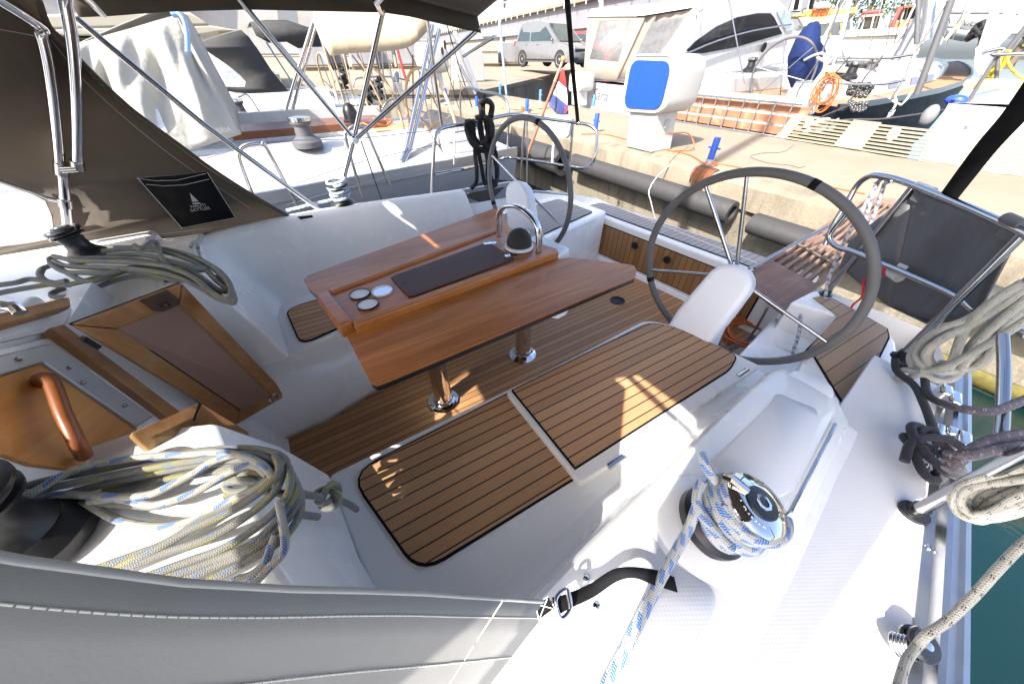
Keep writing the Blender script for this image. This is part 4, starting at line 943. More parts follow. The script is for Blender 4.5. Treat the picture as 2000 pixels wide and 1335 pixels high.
kn = GZ(642, 968, .63); M4 = Matrix.Rotation(.6, 3, 'Z') @ Matrix.Rotation(.7, 3, 'X')
knot = [kn + M4 @ V((.020 * math.cos(2 * t) * (1 + .45 * math.cos(3 * t)), .020 * math.sin(2 * t) * (1 + .45 * math.cos(3 * t)), .014 * math.sin(3 * t))) for t in [k * 2 * math.pi / 24 for k in range(25)]]
blue_s = [
    hump([(-60, 395), (20, 378), (180, 305), (370, 200), (560, 148), (800, 112), (1000, 102), (1180, 90), (1320, 115), (1420, 165), (1470, 230)], [.80, .80, .798, .795, .792, .79, .788, .788, .788, .785, .78]),
    hump([(-40, 430), (60, 378), (260, 325), (450, 320), (640, 330), (800, 318), (920, 268), (1050, 198), (1150, 138), (1290, 104), (1420, 160)], [.79, .785, .778, .772, .77, .768, .77, .776, .782, .785, .785]),
    hump([(480, 352), (640, 340), (800, 372), (900, 358), (1000, 325), (1090, 285), (1180, 228), (1280, 178), (1370, 162), (1440, 215)], [.765, .762, .758, .758, .762, .765, .77, .775, .778, .778]),
    hump([(455, 370), (520, 395), (600, 440), (700, 472), (860, 490), (1000, 465), (1130, 405), (1260, 340), (1400, 275), (1480, 215)], [.755, .748, .74, .738, .738, .74, .75, .76, .772, .78]),
    hump([(1180, 850), (1260, 785), (1350, 750), (1420, 690), (1450, 620), (1480, 540)], [.738, .738, .74, .742, .744, .748]),
    hump([(1300, 850), (1380, 780), (1450, 705), (1515, 640), (1532, 570), (1520, 470), (1500, 350)], [.738, .738, .74, .742, .745, .755, .77]),
]
rope2('rope_coil', [('grey_cord', grey_s, .0078, rope_grey), ('stopper_knot', [knot], .0075, rope_grey), ('flecked_cord', blue_s, .0078, rope_blue)], 'big coil of grey and blue-flecked rope on the nearest winch plinth with a stopper knot', 'rope')
# coil round the far plinth winch
z2 = lambda P, zs: [GZ(x / 4, 300 + y / 4, z) for (x, y), z in zip(P, zs)]
h = [.86, .85, .84, .84, .83, .83, .83, .82, .80, .78]
def zl(n, a, b): return [a + (b - a) * i / (n - 1) for i in range(n)]
far_s = []
for P, a, b in (
    ([(420, 800), (560, 830), (800, 840), (1050, 850), (1300, 880), (1500, 960), (1650, 1080), (1740, 1130), (1800, 1110), (1790, 1010), (1690, 900), (1500, 800), (1250, 740), (900, 730)], .88, .86),
    ([(420, 840), (540, 880), (800, 890), (1100, 905), (1350, 950), (1550, 1040), (1720, 1140), (1810, 1150), (1830, 1120), (1760, 980), (1600, 860), (1350, 770), (1000, 745)], .87, .85),
    ([(430, 870), (560, 950), (700, 1000), (900, 940), (1100, 880), (1300, 905), (1450, 985), (1600, 1060), (1730, 1130)], .86, .83),
    ([(330, 900), (320, 960), (430, 1020), (620, 1015), (780, 970), (950, 920), (1150, 935), (1350, 985), (1450, 990)], .85, .84),
    ([(480, 810), (400, 815), (400, 860), (500, 920), (650, 930), (850, 930), (1050, 880)], .87, .86),
    ([(410, 870), (330, 900), (310, 950), (380, 1015), (520, 1025), (700, 985), (850, 945)], .84, .85),
    ([(500, 1050), (410, 1090), (430, 1120), (560, 1110), (720, 1060), (900, 990), (1080, 955), (1300, 990)], .82, .83),
    ([(800, 760), (1000, 745), (1250, 760), (1480, 830), (1600, 900), (1690, 990), (1780, 1060)], .875, .85),
    ([(850, 790), (1100, 790), (1300, 830), (1500, 880), (1610, 900), (1560, 910), (1400, 900), (1200, 870)], .87, .86),
    ([(1050, 715), (1100, 740), (1150, 720), (1190, 690), (1225, 700), (1250, 780), (1300, 860), (1400, 940)], .92, .86),
    ([(600, 880), (850, 900), (1100, 930), (1300, 935), (1500, 1010), (1650, 1080), (1760, 1150)], .855, .82),
    ([(550, 820), (800, 815), (1000, 820), (1200, 850), (1400, 870), (1550, 950), (1700, 1060), (1790, 1080)], .88, .85),
    ([(1350, 930), (1550, 1010), (1700, 1100), (1790, 1160), (1830, 1150), (1800, 1060), (1700, 960)], .85, .83)):
    far_s.append(z2(P, zl(len(P), a, b)))
rope('rope_coil', far_s, .0085, rope_grey, 'grey rope coiled round the far winch beside the sprayhood', 'rope')
rope('halyard', [[GZ(-30, 560, .86), GZ(30, 552, .86), GZ(60, 545, .86), GZ(105, 552, .85)], [GZ(-30, 578, .85), GZ(30, 566, .85), GZ(90, 556, .85), GZ(130, 548, .86)]], .0085, rope_grey, 'short lengths of yellow-flecked rope running off the left edge above the wooden hatch trim', 'rope')
# rope turns on the near coaming winch: helix on the drum, lead to the bottom of the picture, tucked tail
ax_o = WP; turns = []
for k in range(150):
    a = k / 149 * 2 * math.pi * 5.6 + .8; f = k / 149; rr = .052 + .010 * math.sin(f * math.pi) + .003 * math.sin(a * 2.3); turns.append(ax_o + qz @ V((rr * math.cos(a), rr * math.sin(a), .036 + .080 * f + .010 * math.sin(a))))
lead = [turns[0]] + [GZ(*p, z) for p, z in (((1338, 1045), .735), ((1290, 1130), .722), ((1252, 1205), .71), ((1215, 1280), .70), ((1178, 1350), .695), ((1120, 1480), .695))]
lead = [GZ(1362, 985, .775), GZ(1352, 1015, .76)] + lead[1:]
tail = [GZ(1398, 945, .80), GZ(1388, 925, .815), GZ(1376, 905, .825), GZ(1369, 884, .83)]
cross = [GZ(1372, 940, .80), GZ(1360, 980, .785), GZ(1390, 1030, .775), GZ(1430, 1075, .765)]
over = [ax_o + qz @ V((.06 * math.cos(a), .06 * math.sin(a), .118 + .010 * math.sin(a * 1.5))) for a in [R(d) for d in range(150, 330, 20)]]
rope('winch_rope', [turns, lead, tail, cross, over], .0098, rope_white, 'white rope with blue flecks wound on the chrome-topped winch and led forward', 'rope', sm=2, n=12)
o4 = W4; t4 = [o4 + V(((.048 + .006 * math.sin(k * .7)) * math.cos(k * .42), (.048 + .006 * math.sin(k * .7)) * math.sin(k * .42), .05 + .10 * k / 119 + .008 * math.sin(k * .42 + 1))) for k in range(120)]
rope('winch_rope', [t4, [t4[0], GY(640, 392, 2.36), GY(600, 401, 2.40), GY(560, 411, 2.45)]], .009, rope_white, 'blue-flecked rope wound thickly on the far coaming winch', 'rope', sm=2)
rope('rope_end', [[GZ(372, 483, .83), GZ(378, 472, .85), GZ(385, 476, .84), GZ(388, 492, .80), GZ(393, 505, .78)]], .006, rope_dash, 'short green-flecked rope end on the far side deck behind the seat back', 'rope')
# white coil hung on the near pushpit
z3 = lambda P, x0: [GX(1700 + x / 6.667, 560 + y / 6.667, xx) for (x, y), xx in zip(P, x0)]
wc = [
    ([(2100, -60), (1900, 40), (1600, 240), (1250, 430), (950, 540), (720, 680), (610, 830), (620, 950), (750, 1060), (950, 1110), (1130, 1080), (1220, 980), (1320, 800), (1600, 520), (2000, 180), (2150, 60)], 1.60),
    ([(2150, -160), (1850, 80), (1550, 290), (1250, 460), (900, 590), (650, 740), (530, 900), (560, 1040), (680, 1140), (830, 1210), (1000, 1215), (1120, 1150), (1250, 1000), (1500, 760), (1800, 500), (2150, 200)], 1.62),
    ([(2150, -100), (1700, 240), (1300, 500), (1000, 640), (780, 790), (720, 900), (780, 1000), (900, 1070), (1030, 1040), (1090, 920), (1150, 750), (1230, 560), (1400, 350), (1700, 120), (2000, -60)], 1.58),
    ([(2150, 90), (1850, 330), (1600, 560), (1400, 760), (1250, 960), (1200, 1060), (1350, 1050), (1520, 930), (1640, 760), (1760, 560), (1950, 330), (2150, 170)], 1.60),
    ([(1300, 480), (1180, 560), (1000, 640), (850, 720), (770, 830), (760, 940), (850, 1040), (980, 1070)], 1.61),
    ([(2150, 20), (1800, 300), (1500, 560), (1350, 720), (1230, 860), (1100, 1000), (900, 990)], 1.64),
]
rope('rope_coil', [z3(P, [x0 + .012 * math.sin(i * 1.3) for i in range(len(P))]) for P, x0 in wc], .0115, rope_cream, 'off-white rope coil hanging over the near pushpit rail', 'rope')
rope('rope_tail', [z3([(2150, 350), (1700, 640), (1200, 930), (900, 1060), (600, 1100), (440, 1080), (360, 1150), (420, 1210), (560, 1160), (700, 1090)], [1.5, 1.5, 1.55, 1.57, 1.6, 1.62, 1.62, 1.61, 1.6, 1.58])], .010, rope_cream, 'flat tail of off-white rope looped on the deck under the hanging coil', 'rope')
# ticked coil further forward, hung on the stanchion
z4 = lambda P, xs_: [GX(1500 + x / 2.752, 850 + y / 2.752, xx) for (x, y), xx in zip(P, xs_)]
tk = [
    ([(1450, 175), (1300, 190), (1150, 230), (1030, 270), (985, 330), (1010, 400), (1080, 440), (1180, 430), (1300, 370), (1450, 300)], .98),
    ([(1450, 205), (1250, 240), (1120, 290), (1070, 340), (1080, 390), (1130, 395), (1220, 350), (1330, 300), (1450, 255)], .99),
    ([(1450, 190), (1200, 215), (1060, 275), (1030, 340), (1060, 420), (1180, 450), (1300, 430), (1450, 380)], .97),
    ([(1450, 240), (1300, 265), (1180, 310), (1130, 360), (1180, 385), (1290, 340), (1450, 275)], 1.0),
    ([(1450, 330), (1330, 370), (1200, 440), (1130, 460), (1040, 430), (1000, 380), (1020, 300), (1100, 245), (1250, 205), (1450, 160)], .96),
    ([(1450, 225), (1280, 250), (1130, 270), (1060, 300), (1035, 360), (1090, 420), (1200, 410), (1330, 335), (1450, 290)], .955),
]
rope('rope_coil', [z4(P, [x0 + .006 * math.sin(i * 1.7) for i in range(len(P))]) for P, x0 in tk], .0068, rope_tick, 'white rope coil with black ticks hanging outside the near rail over the water', 'rope')
rope('sheet_line', [[GX(2040, 1035, .72), GX(2000, 1060, .70), GX(1950, 1110, .66), GX(1900, 1165, .62), GX(1850, 1212, .58), GX(1812, 1238, .55), GX(1790, 1262, .535), GX(1770, 1290, .50), GX(1757, 1330, .46), GX(1740, 1400, .40)]], .0056, rope_tick, 'white line with black ticks running through the turning block at the rail', 'rope')
# mooring lines on the cleat
k0 = GZ(1806, 893, .60)
def loop(c, a, b, ph, tilt, n=26, z=.02): return [c + V((a * math.cos(t) * math.cos(ph) - b * math.sin(t) * math.sin(ph), a * math.cos(t) * math.sin(ph) + b * math.sin(t) * math.cos(ph), z + tilt * math.sin(t + .5))) for t in [2 * math.pi * k / n for k in range(n + 1)]]
dark = [loop(k0, .085, .040, .25, .02), loop(k0 + V((.01, 0, .012)), .07, .055, .9, .02), loop(k0, .06, .035, 1.6, .012), [k0 + V((-.09, .03, .02)), k0 + V((-.03, .045, .05)), k0 + V((.05, .0, .05)), k0 + V((.08, -.05, .03))],
        [GZ(1748, 700, .61), GZ(1752, 725, .59), GZ(1785, 752, .60), GZ(1805, 790, .61), GZ(1820, 830, .62), GZ(1832, 868, .63)], [GZ(1752, 712, .60), GZ(1800, 722, .60), GZ(1812, 770, .62), GZ(1850, 790, .62), GZ(1880, 800, .60)]]
plum = [[GX(1880, 798, 1.10), GX(1920, 803, 1.12), GX(1960, 797, 1.2), GX(2060, 755, 1.5)], [GX(1850, 905, .86), GX(1890, 882, .90), GX(1950, 855, 1.0), GX(2060, 838, 1.15)], [GX(1850, 918, .85), GX(1890, 888, .89), GX(1950, 866, .99), GX(2060, 848, 1.13)], [GX(1848, 888, .88), GX(1890, 890, .88), GX(1945, 878, .95), GX(2060, 860, 1.1)]]
rope2('mooring_line', [('dark_turns', dark, .0105, rope_navy), ('worn_length', plum, .0095, rope_plum)], 'dark purple mooring line made fast on the chrome cleat and led over the side', 'rope', n=12)
# black coil on the far pushpit
gs = []
gy = lambda P, y0: [GY(800 + x / 5, 150 + y / 5, y0 + .03 * math.sin(i * 2.1)) for i, (x, y) in enumerate(P)]
for P in ([(560, 430), (555, 520), (600, 640), (690, 720), (780, 700), (800, 560), (780, 420), (700, 400)], [(580, 420), (600, 560), (660, 680), (740, 700), (790, 600), (770, 430), (720, 390), (640, 400)], [(680, 400), (690, 560), (740, 680), (800, 620), (810, 480), (770, 400)], [(690, 420), (720, 620), (760, 820), (760, 960), (790, 1100), (830, 1040), (860, 960), (850, 800), (820, 650), (790, 450)],
          [(700, 380), (690, 260), (730, 235), (780, 240), (810, 290), (800, 390)], [(720, 390), (720, 260), (760, 240), (800, 280), (780, 400)], [(640, 640), (640, 780), (655, 900), (650, 1030), (600, 1090)], [(665, 690), (690, 820), (720, 980), (740, 1050)], [(740, 420), (770, 640), (770, 860), (800, 1000), (840, 1060), (850, 900), (820, 760), (800, 600)], [(620, 420), (640, 600), (720, 650), (760, 560), (740, 410)]):
    gs.append(gy(P, 2.5))
rope('rope_coil', gs, .016, rope_black, 'black rope hanging in a thick bundle on the far pushpit', 'rope', n=8)
# grey bag hung inside the near pushpit
tlf, trf, brf, blf = GX(1792, 386, 2.10), GX(1972, 436, 1.83), GX(1880, 590, 1.80), GX(1738, 600, 1.98)
bag = thing('storage_bag', 'grey canvas bag with folded flaps strapped inside the near pushpit', 'bag', (blf.x, blf.y, blf.z))
ba = [GX(1785, 372, 2.17), GX(1995, 452, 1.78), GX(1905, 622, 1.74), GX(1812, 634, 1.86), GX(1735, 598, 2.02), GX(1640, 522, 2.19), GX(1660, 470, 2.22)]
back = [p + V((.22, .06, -.03)) for p in ba]
mb = MB()
def bagpt(u, v):
    top = ba[0].lerp(ba[1], u); lo = ba[4].lerp(ba[3], u * 1.0) if u < .6 else ba[3].lerp(ba[2], 0) .lerp(ba[2], (u - .6) / .4) if False else (ba[4].lerp(ba[3], min(1, u / .55)) if u < .55 else ba[3].lerp(ba[2], (u - .55) / .45))
    p = top.lerp(lo, v); c_ = math.sin(u * math.pi) * math.sin(v * math.pi * .9)
    return p + V((.07, .02, -.0)) * c_ + V((.016, .0, .01)) * math.sin(u * 9 + v * 4) * c_
mb.grid(bagpt, 16, 12)
def sidept(u, v):
    a = ba[6].lerp(ba[5], v); b = ba[0].lerp(ba[4], v); p = a.lerp(b, u); return p + V((0, .0, .012 * math.sin(u * 8) * math.sin(v * 3)))
mb.grid(sidept, 8, 10)
mb.build('bag_body', bag_grey, bag, solid=.006, smooth=80)
mb = MB(); mb.loft([[p for p in (ba[0], ba[1], ba[2], ba[3], ba[4])], [p + V((.20, .05, -.02)) for p in (ba[0], ba[1], ba[2], ba[3], ba[4])]], True, False, True); mb.build('bag_back', bag_grey, bag, smooth=60)
for (a, b) in (((1790, 362), (1822, 375)), ((1965, 425), (1998, 440))):
    p, q = GX(*a, 2.15 if a[0] < 1900 else 1.82), GX(*b, 2.11 if a[0] < 1900 else 1.775); mb = MB(); mb.tube([p, q], .0165, 12); d_ = V((0, 0, -.05)); mb.slab([p + V((-.02, -.01, 0)), q + V((-.02, -.01, 0)), q + d_ + V((-.01, -.01, 0)), p + d_ + V((-.01, -.01, 0))], (-1, 0, 0), .004); mb.build('hanging_tab', bag_grey, bag, smooth=60)
mb = MB(); p, q = GX(1738, 530, 2.03), GX(1757, 543, 1.99); mb.tube([p, q], .019, 12); mb.slab([GX(1757, 513, 2.03), GX(1775, 520, 2.0), GX(1755, 543, 1.98), GX(1736, 535, 2.01)], (-1, 0, .3), .004); mb.build('velcro_strap', plain('pale_strap', (.5, .5, .49), .7), bag)
rope('red_cord', [[GX(1730, 520, 2.03), GX(1726, 526, 2.02), GX(1728, 537, 2.02), GX(1690, 545, 2.08), GX(1686, 560, 2.09), GX(1683, 580, 2.1), GX(1668, 593, 2.12), GX(1662, 602, 2.12)], [GX(1735, 524, 2.02), GX(1728, 515, 2.03), GX(1724, 530, 2.03)]], .0045, red_pl, 'thin red cord tied to the near pushpit rail by the grey bag', 'cord')
# gangway
gw = thing('gangway', 'weathered wooden gangway plank with long slots between stern and pier', 'gangway', (2.6, .9, .4))
c1, c2, c3, c4 = GX(1432, 562, 2.10), GX(1563, 580, 2.06), GZ(1772, 390, .47), GZ(1700, 383, .47)
c1, c2 = GX(1462, 532, 2.22), GX(1556, 597, 2.05)
def gpt(u, v): return c1.lerp(c2, u).lerp(c4.lerp(c3, u), v)
gn = (c2 - c1).cross(c4 - c1).normalized(); gn = gn if gn.z > 0 else -gn
c0 = c2
def gbox(u0, u1, v0, v1, name, mat=wood_grey, t=.035):
    mb = MB(); mb.slab([gpt(u0, v0), gpt(u1, v0), gpt(u1, v1), gpt(u0, v1)], gn, t); mb.build(name, mat, gw, bevel=.004)
for v0, v1 in ((-.04, .13), (.36, .43), (.70, .76), (.93, 1.0)): gbox(0, 1, v0, v1, 'cross_board')
for k in range(7):
    for v0, v1 in ((.1305, .3595), (.4305, .6995), (.7605, .9295)): gbox(k / 6 * .93, k / 6 * .93 + .07, v0, v1, 'slat')
mb = MB(); mb.tube(smoothpts([gpt(0, .29) + gn * .012, gpt(.5, .27) + gn * .012, gpt(.93, .25) + gn * .012, gpt(1.0, .20) + gn * .01], 4), .008, 8); mb.build('cross_bar', plain('worn_bar', (.12, .10, .07), .6), gw)
rl = MB(); rl.tube([GX(1462, 525, 2.20), GX(1560, 472, 2.55), GX(1660, 422, 2.95)], .010, 10); rl.build('side_rail', steel, gw, smooth=60)
rope('dash_line', [[GX(1612, 578 + 0, 2.12), GX(1620, 540, 2.2), GX(1650, 470, 2.24), GX(1690, 400, 2.27), GX(1718, 352, 2.25)], [GX(1548, 690, 1.75), GX(1560, 650, 1.86), GX(1565, 605, 2.0)], [GX(1690, 430, 2.3), GX(1700, 395, 2.28), GX(1712, 356, 2.25)], [GX(1700, 440, 2.3), GX(1715, 395, 2.28), GX(1728, 358, 2.24)], [GX(1710, 345, 2.25), GX(1714, 338, 2.26), GX(1722, 350, 2.23), GX(1726, 342, 2.24), GX(1734, 356, 2.22), GX(1738, 345, 2.22), GX(1744, 355, 2.2)]], .0075, rope_dash, 'blue-flecked white lines lashed over the pushpit rail and holding up the gangway', 'rope')
# orange shore-power cable
cb_ = []
cc = GZ(1462, 655, .03)
for k in range(5):
    cb_ += [cc + V(((.13 + .014 * k) * math.cos(t) * 1.0, (.105 + .010 * k) * math.sin(t), .012 + .012 * ((k * 7) % 3) + .008 * math.sin(3 * t + k))) for t in [2 * math.pi * i / 26 + k for i in range(26)]]
rope('power_cable', [cb_, [GZ(1465, 690, .06), GZ(1500, 655, .10), GX(1545, 610, 2.0), GX(1580, 580, 2.15)], [GZ(1300, 632, .01), GZ(1340, 640, .01), GZ(1400, 650, .02), GZ(1440, 662, .03)]], .0085, orange_pl, 'orange shore-power cable coiled on the cockpit sole behind the wheel', 'cable', sm=3)
rope('grey_cable', [[GZ(1400, 672, .03), GZ(1435, 680, .05), GZ(1470, 650, .10), GX(1500, 600, 1.95)], [GZ(1395, 690, .05), GZ(1450, 668, .06), GZ(1500, 650, .06), GZ(1512, 645, .10)]], .007, grey_rub, 'thin grey cable crossing the orange cable coil', 'cable')
# ensign
fl = thing('flag', 'red, white and blue ensign hanging limp from a wooden staff on the far quarter', 'flag', GX(1030, 300, 2.2))
A, B_ = GX(1100, 116, 2.55), GX(1030, 302, 2.18)
at = lambda t: A.lerp(B_, t)
mb = MB(); mb.cyl(at(.22), B_, .012, .014, 10); mb.build('flagstaff', wood('staff_wood', (.16, .06, .03), (.28, .12, .06), ZA, YA, .4, .3), fl)
mb = MB(); mb.cyl(at(.02), at(.22), .010, .014, 10); mb.ball(at(0), .025, 12, 8); mb.build('finial', wood('finial_wood', (.42, .16, .05), (.55, .24, .08), ZA, YA, .3, .6), fl, smooth=60)
fx = 2.50
def fpt(px, py, i=0): return GX(px, py, fx + .025 * math.sin(i * 2.2))
bands = (('red_band', (.55, .03, .03), [(1098, 133), (1102, 140), (1105, 158), (1106, 172), (1098, 166), (1091, 159)]), ('white_band', (.75, .76, .8), [(1091, 159), (1098, 166), (1106, 172), (1108, 190), (1108.5, 206), (1094, 196), (1080, 184)]), ('blue_band', (.03, .055, .22), [(1080, 184), (1094, 196), (1108.5, 206), (1110, 223), (1098, 224), (1088, 223), (1071, 206)]))
for nm, c_, P in bands:
    mb = MB(); mid_ = V((0, 0, 0)); L_ = [fpt(x, y, x * .35) for x, y in P]; ctr = sum(L_, V((0, 0, 0))) / len(L_) + V((.03, 0, 0)); i0 = mb.pt(ctr); ii = [mb.pt(p) for p in L_]
    for k in range(len(ii)): mb.face((i0, ii[k], ii[(k + 1) % len(ii)]))
    mb.build(nm, canvas('flag_' + nm, c_, trans=.3, fold=.5, fs=8), fl, solid=.003, smooth=80)
mb = MB()
for k, (x, y) in enumerate(((1106, 203), (1109, 207), (1106, 211), (1109, 215), (1106, 219))): mb.slab([fpt(x - 1.5, y - 2) - V((.012, 0, 0)), fpt(x + 1.5, y - 2) - V((.012, 0, 0)), fpt(x + 1.5, y + 2) - V((.012, 0, 0)), fpt(x - 1.5, y + 2) - V((.012, 0, 0))], (-1, 0, 0), .003)
mb.build('chequered_crest', plain('crest_red', (.6, .04, .05), .8), fl)
rope('lifeline', [[GY(0, 0, 2.6), GY(0, 0, 2.6) + V((0, 0, .01))]], .002, steel, 'x', 'wire') if False else None
# ================================================================ MARINA
ZW, ZPI = -.62, .42
mb = MB(); mb.grid(lambda u, v: V((-250 + 500 * u, -250 + 500 * v, ZW)), 8, 8); mb.build('water', water, None, kind='structure', smooth=0)
# pier: rounded nosing, vertical face, flat top; water on both sides
PE, PF = 4.20, 7.05
prof = [(PE + .10, -3.0), (PE + .10, ZW - .1), (PE + .06, ZW + .25), (PE + .03, .12), (PE - .02, .13), (PE - .02, .355), (PE + .0, .385), (PE + .035, .402), (PE + .20, .412), (PE + .24, ZPI), (PF - .3, ZPI), (PF - .08, .405), (PF, .30), (PF, -3.0)]
rp = random.Random(3)
mb = MB(); mb.loft([[(x + (rp.uniform(-.009, .009) if .1 < z < ZPI - .001 else 0), (-30 + k * 1.5 if k < 16 else -6 + (k - 16) * .14) if k < 150 else 12.8, z + (rp.uniform(-.006, .004) if .3 < z < ZPI - .001 else 0)) for x, z in prof] for k in range(151)], False, True, True)
for i, f in enumerate(mb.f):
    zs_ = [mb.v[a][2] for a in f]; xs2 = [mb.v[a][0] for a in f]
    mb.m[i] = 1 if max(zs_) > .403 and min(zs_) > .40 and min(xs2) > PE + .05 else (2 if max(zs_) < .30 else 0)
mb.build('pier', [concrete_edge, concrete, concrete_wall], None, kind='structure', smooth=30)
mb = MB(); mb.grid(lambda u, v: V((PE - .012 - .02 * math.sin(v * 60) ** 2, -4 + 9 * v, ZW + .02 + .13 * u)), 2, 60); mb.build('waterline_weed', plain('weed', (.09, .075, .012), .8, var=.6, scale=20, bump=.8, bscale=50), None, kind='stuff', solid=.02)
# quay: ground rising gently inland
qe = [(-60, 24), (-8, 15.5), (3.5, 12.6), (5.8, 10.9), (7.29, 12.06), (15.8, 19.5), (24, 27), (60, 60)]
mb = MB(); far_ = [(-90, 140), (-30, 130), (0, 120), (12, 118), (24, 112), (60, 100), (90, 90), (140, 80)]
rows_ = [[(x, y, -3) for x, y in qe], [(x, y, .60) for x, y in qe], [(x * .9 + a * .1, y * .9 + b * .1, .88) for (x, y), (a, b) in zip(qe, far_)], [(a, b, 1.0) for a, b in far_]]
mb.loft(rows_, False)
for i, f in enumerate(mb.f): mb.m[i] = 1 if min(mb.v[a][2] for a in f) < 0 else 0
mb.build('quay', [quay_ground, concrete_wall], None, kind='structure', smooth=0)
mb = MB(); mb.loft([[(x * .985 + a * .015, y * .985 + b * .015, .645) for (x, y), (a, b) in zip(qe, far_)], [(x - .03, y - .05, .615) for x, y in qe], [(x - .03, y - .05, .50) for x, y in qe]], False); mb.build('quay_kerb', concrete_edge, None, kind='structure', smooth=0, solid=.02)
mb = MB(); a, b = GD(1005, 127, 17.5), GD(1062, 143, 15.6); a.z = b.z = .72
mb.slab([V((a.x, a.y, .735)), V((b.x, b.y, .69)), V((b.x, b.y + .12, .70)), V((a.x, a.y + .14, .745))], (0, 0, 1), .004); mb.build('road_marking', plain('red_line', (.5, .16, .12), .8), None, kind='structure')
# fender pipes along the pier face
def pipe(name, y0, y1, r, z, x, label, squash=1., group='pipe fenders on the pier face'):
    mb = MB(); n = 20; R_ = []
    for y, rr in ((y0, r * .62), (y0, r * .97), (y0 + .02, r), (y1 - .02, r), (y1, r * .97)): R_.append([V((x + rr * math.cos(2 * math.pi * k / n), y, z + rr * squash * math.sin(2 * math.pi * k / n))) for k in range(n)])
    R_ = [[V((x + r * .6 * math.cos(2 * math.pi * k / n), y0 + .35, z + r * squash * .6 * math.sin(2 * math.pi * k / n))) for k in range(n)]] + R_
    mb.loft(R_, True, True, True); return mb.build(name, rubber, None, label, 'fender', group, smooth=50)
pipe('pipe_fender', 1.86, 4.55, .12, .115, 4.04, 'long black pipe fender with an open end showing, hung along the near pier face')
pipe('pipe_fender', -.6, 1.62, .125, .08, 4.04, 'flattened black pipe fender beside the open pipe end, lower on the pier face', .85)
pipe('pipe_fender', 4.75, 7.6, .20, .06, 4.0, 'thick black pipe fender on the pier behind the far steering wheel')
pipe('pipe_fender', 7.7, 10.2, .30, .02, 3.9, 'thickest black pipe fender on the pier face, farthest from the camera')
rope('fender_lashing', [[V((PE - .03, 2.9, .36)), V((3.99, 2.9, .245)), V((3.915, 2.9, .10)), V((3.96, 2.85, -.05)), V((4.1, 2.7, -.45))]], .009, rope_dash, 'white lashing round the long black pipe fender on the pier', 'rope', n=6)
# bollards
def bollard(px, h=.27, old=False, label='', r=.038):
    p = GZ(*px, ZPI); m = blue_old if old else blue_paint
    root = thing('bollard', label, 'bollard', p, 'blue bollards along the pier')
    mb = MB(); mb.lathe([(r * 1.05, 0), (r, .02), (r, h - .01), (r * .9, h), (0.001, h)], p, n=18); mb.build('post', m, root, smooth=50)
    mb = MB(); mb.tube([p + V((0, -.078, h * .60)), p + V((0, .078, h * .60))], .0105, 10); mb.build('cross_pin', m, root, smooth=50)
    mb = MB(); mb.lathe([(r * 2.1, -.004), (r * 2.1, .008), (r * 1.3, .012), (r * 1.25, .04), (r * 1.02, .042)], p, n=20); mb.build('base_plate', alu_dull, root, smooth=30)
    return root
bollard((1385, 318), label='bright blue steel bollard on the pier nearest the big wheel')
bollard((1162, 258), label='blue bollard on the pier behind the far pushpit with cords around it')
bollard((1029, 222), old=False, label='dark blue bollard at the pier edge left of the flagstaff')
bollard((1158, 212), old=True, label='faded blue bollard with black rope in front of the motor yacht stern', h=.26)
bollard((1055, 200), old=True, label='faded blue bollard on the far pier edge beside the flag', h=.28)
bollard((977, 187), old=True, label='faded blue bollard by the concrete quay wall', h=.3)
bollard((872, 203), label='blue bollard in front of the orange slatted panel', h=.33)
bollard((932, 212), label='blue bollard between the orange panel and the black rope coil', h=.3)
mb = MB(); p = GZ(1380, 330, .40); 
for k_, (yo, w0, zb) in enumerate(((-.11, .022, .24), (-.065, .03, .14), (-.01, .038, .10), (.05, .03, .15), (.10, .02, .26))): mb.loft([[V((a, p.y - .02 + yo + w0 * s_ * (.4 + .6 * max(0, min(1, (z - zb) / .2))) + .004 * math.sin(i * 3 + k_), z)) for s_ in (-1, 1)] for i, (a, z) in enumerate(((PE - .036, zb), (PE - .036, (zb + .36) / 2), (PE - .034, .358), (PE - .008, .395), (PE + .035, .413), (PE + .12, .420)))])
mb.build('rust_stain', rust, None, 'orange rust stain on the pier edge below the bright blue bollard', 'stain', solid=.002)
q = GZ(1387, 320, ZPI + .012); rope('orange_cord', [[q + V((.075 * math.cos(t), .075 * math.sin(t), .004 + .008 * math.sin(3 * t))) for t in [k * .5 for k in range(14)]] + [GZ(1420, 322, ZPI + .01), GZ(1470, 332, ZPI + .01), GZ(1600, 360, ZPI + .01), GZ(1690, 378, ZPI + .01)], [GZ(1300, 292, ZPI + .01), GZ(1345, 302, ZPI + .01), q + V((-.06, .05, .01))]], .006, orange_pl, 'orange cord looped at the foot of the bright blue bollard and lying along the pier', 'cable')
rope('thin_cord', [[GZ(x, y, ZPI + .006) for x, y in ((1552, 282), (1530, 296), (1500, 298), (1482, 300), (1466, 306), (1500, 318), (1540, 322), (1560, 327), (1572, 324))]], .004, rope_plum, 'thin frayed cord lying loose on the pier paving', 'cord', n=6)
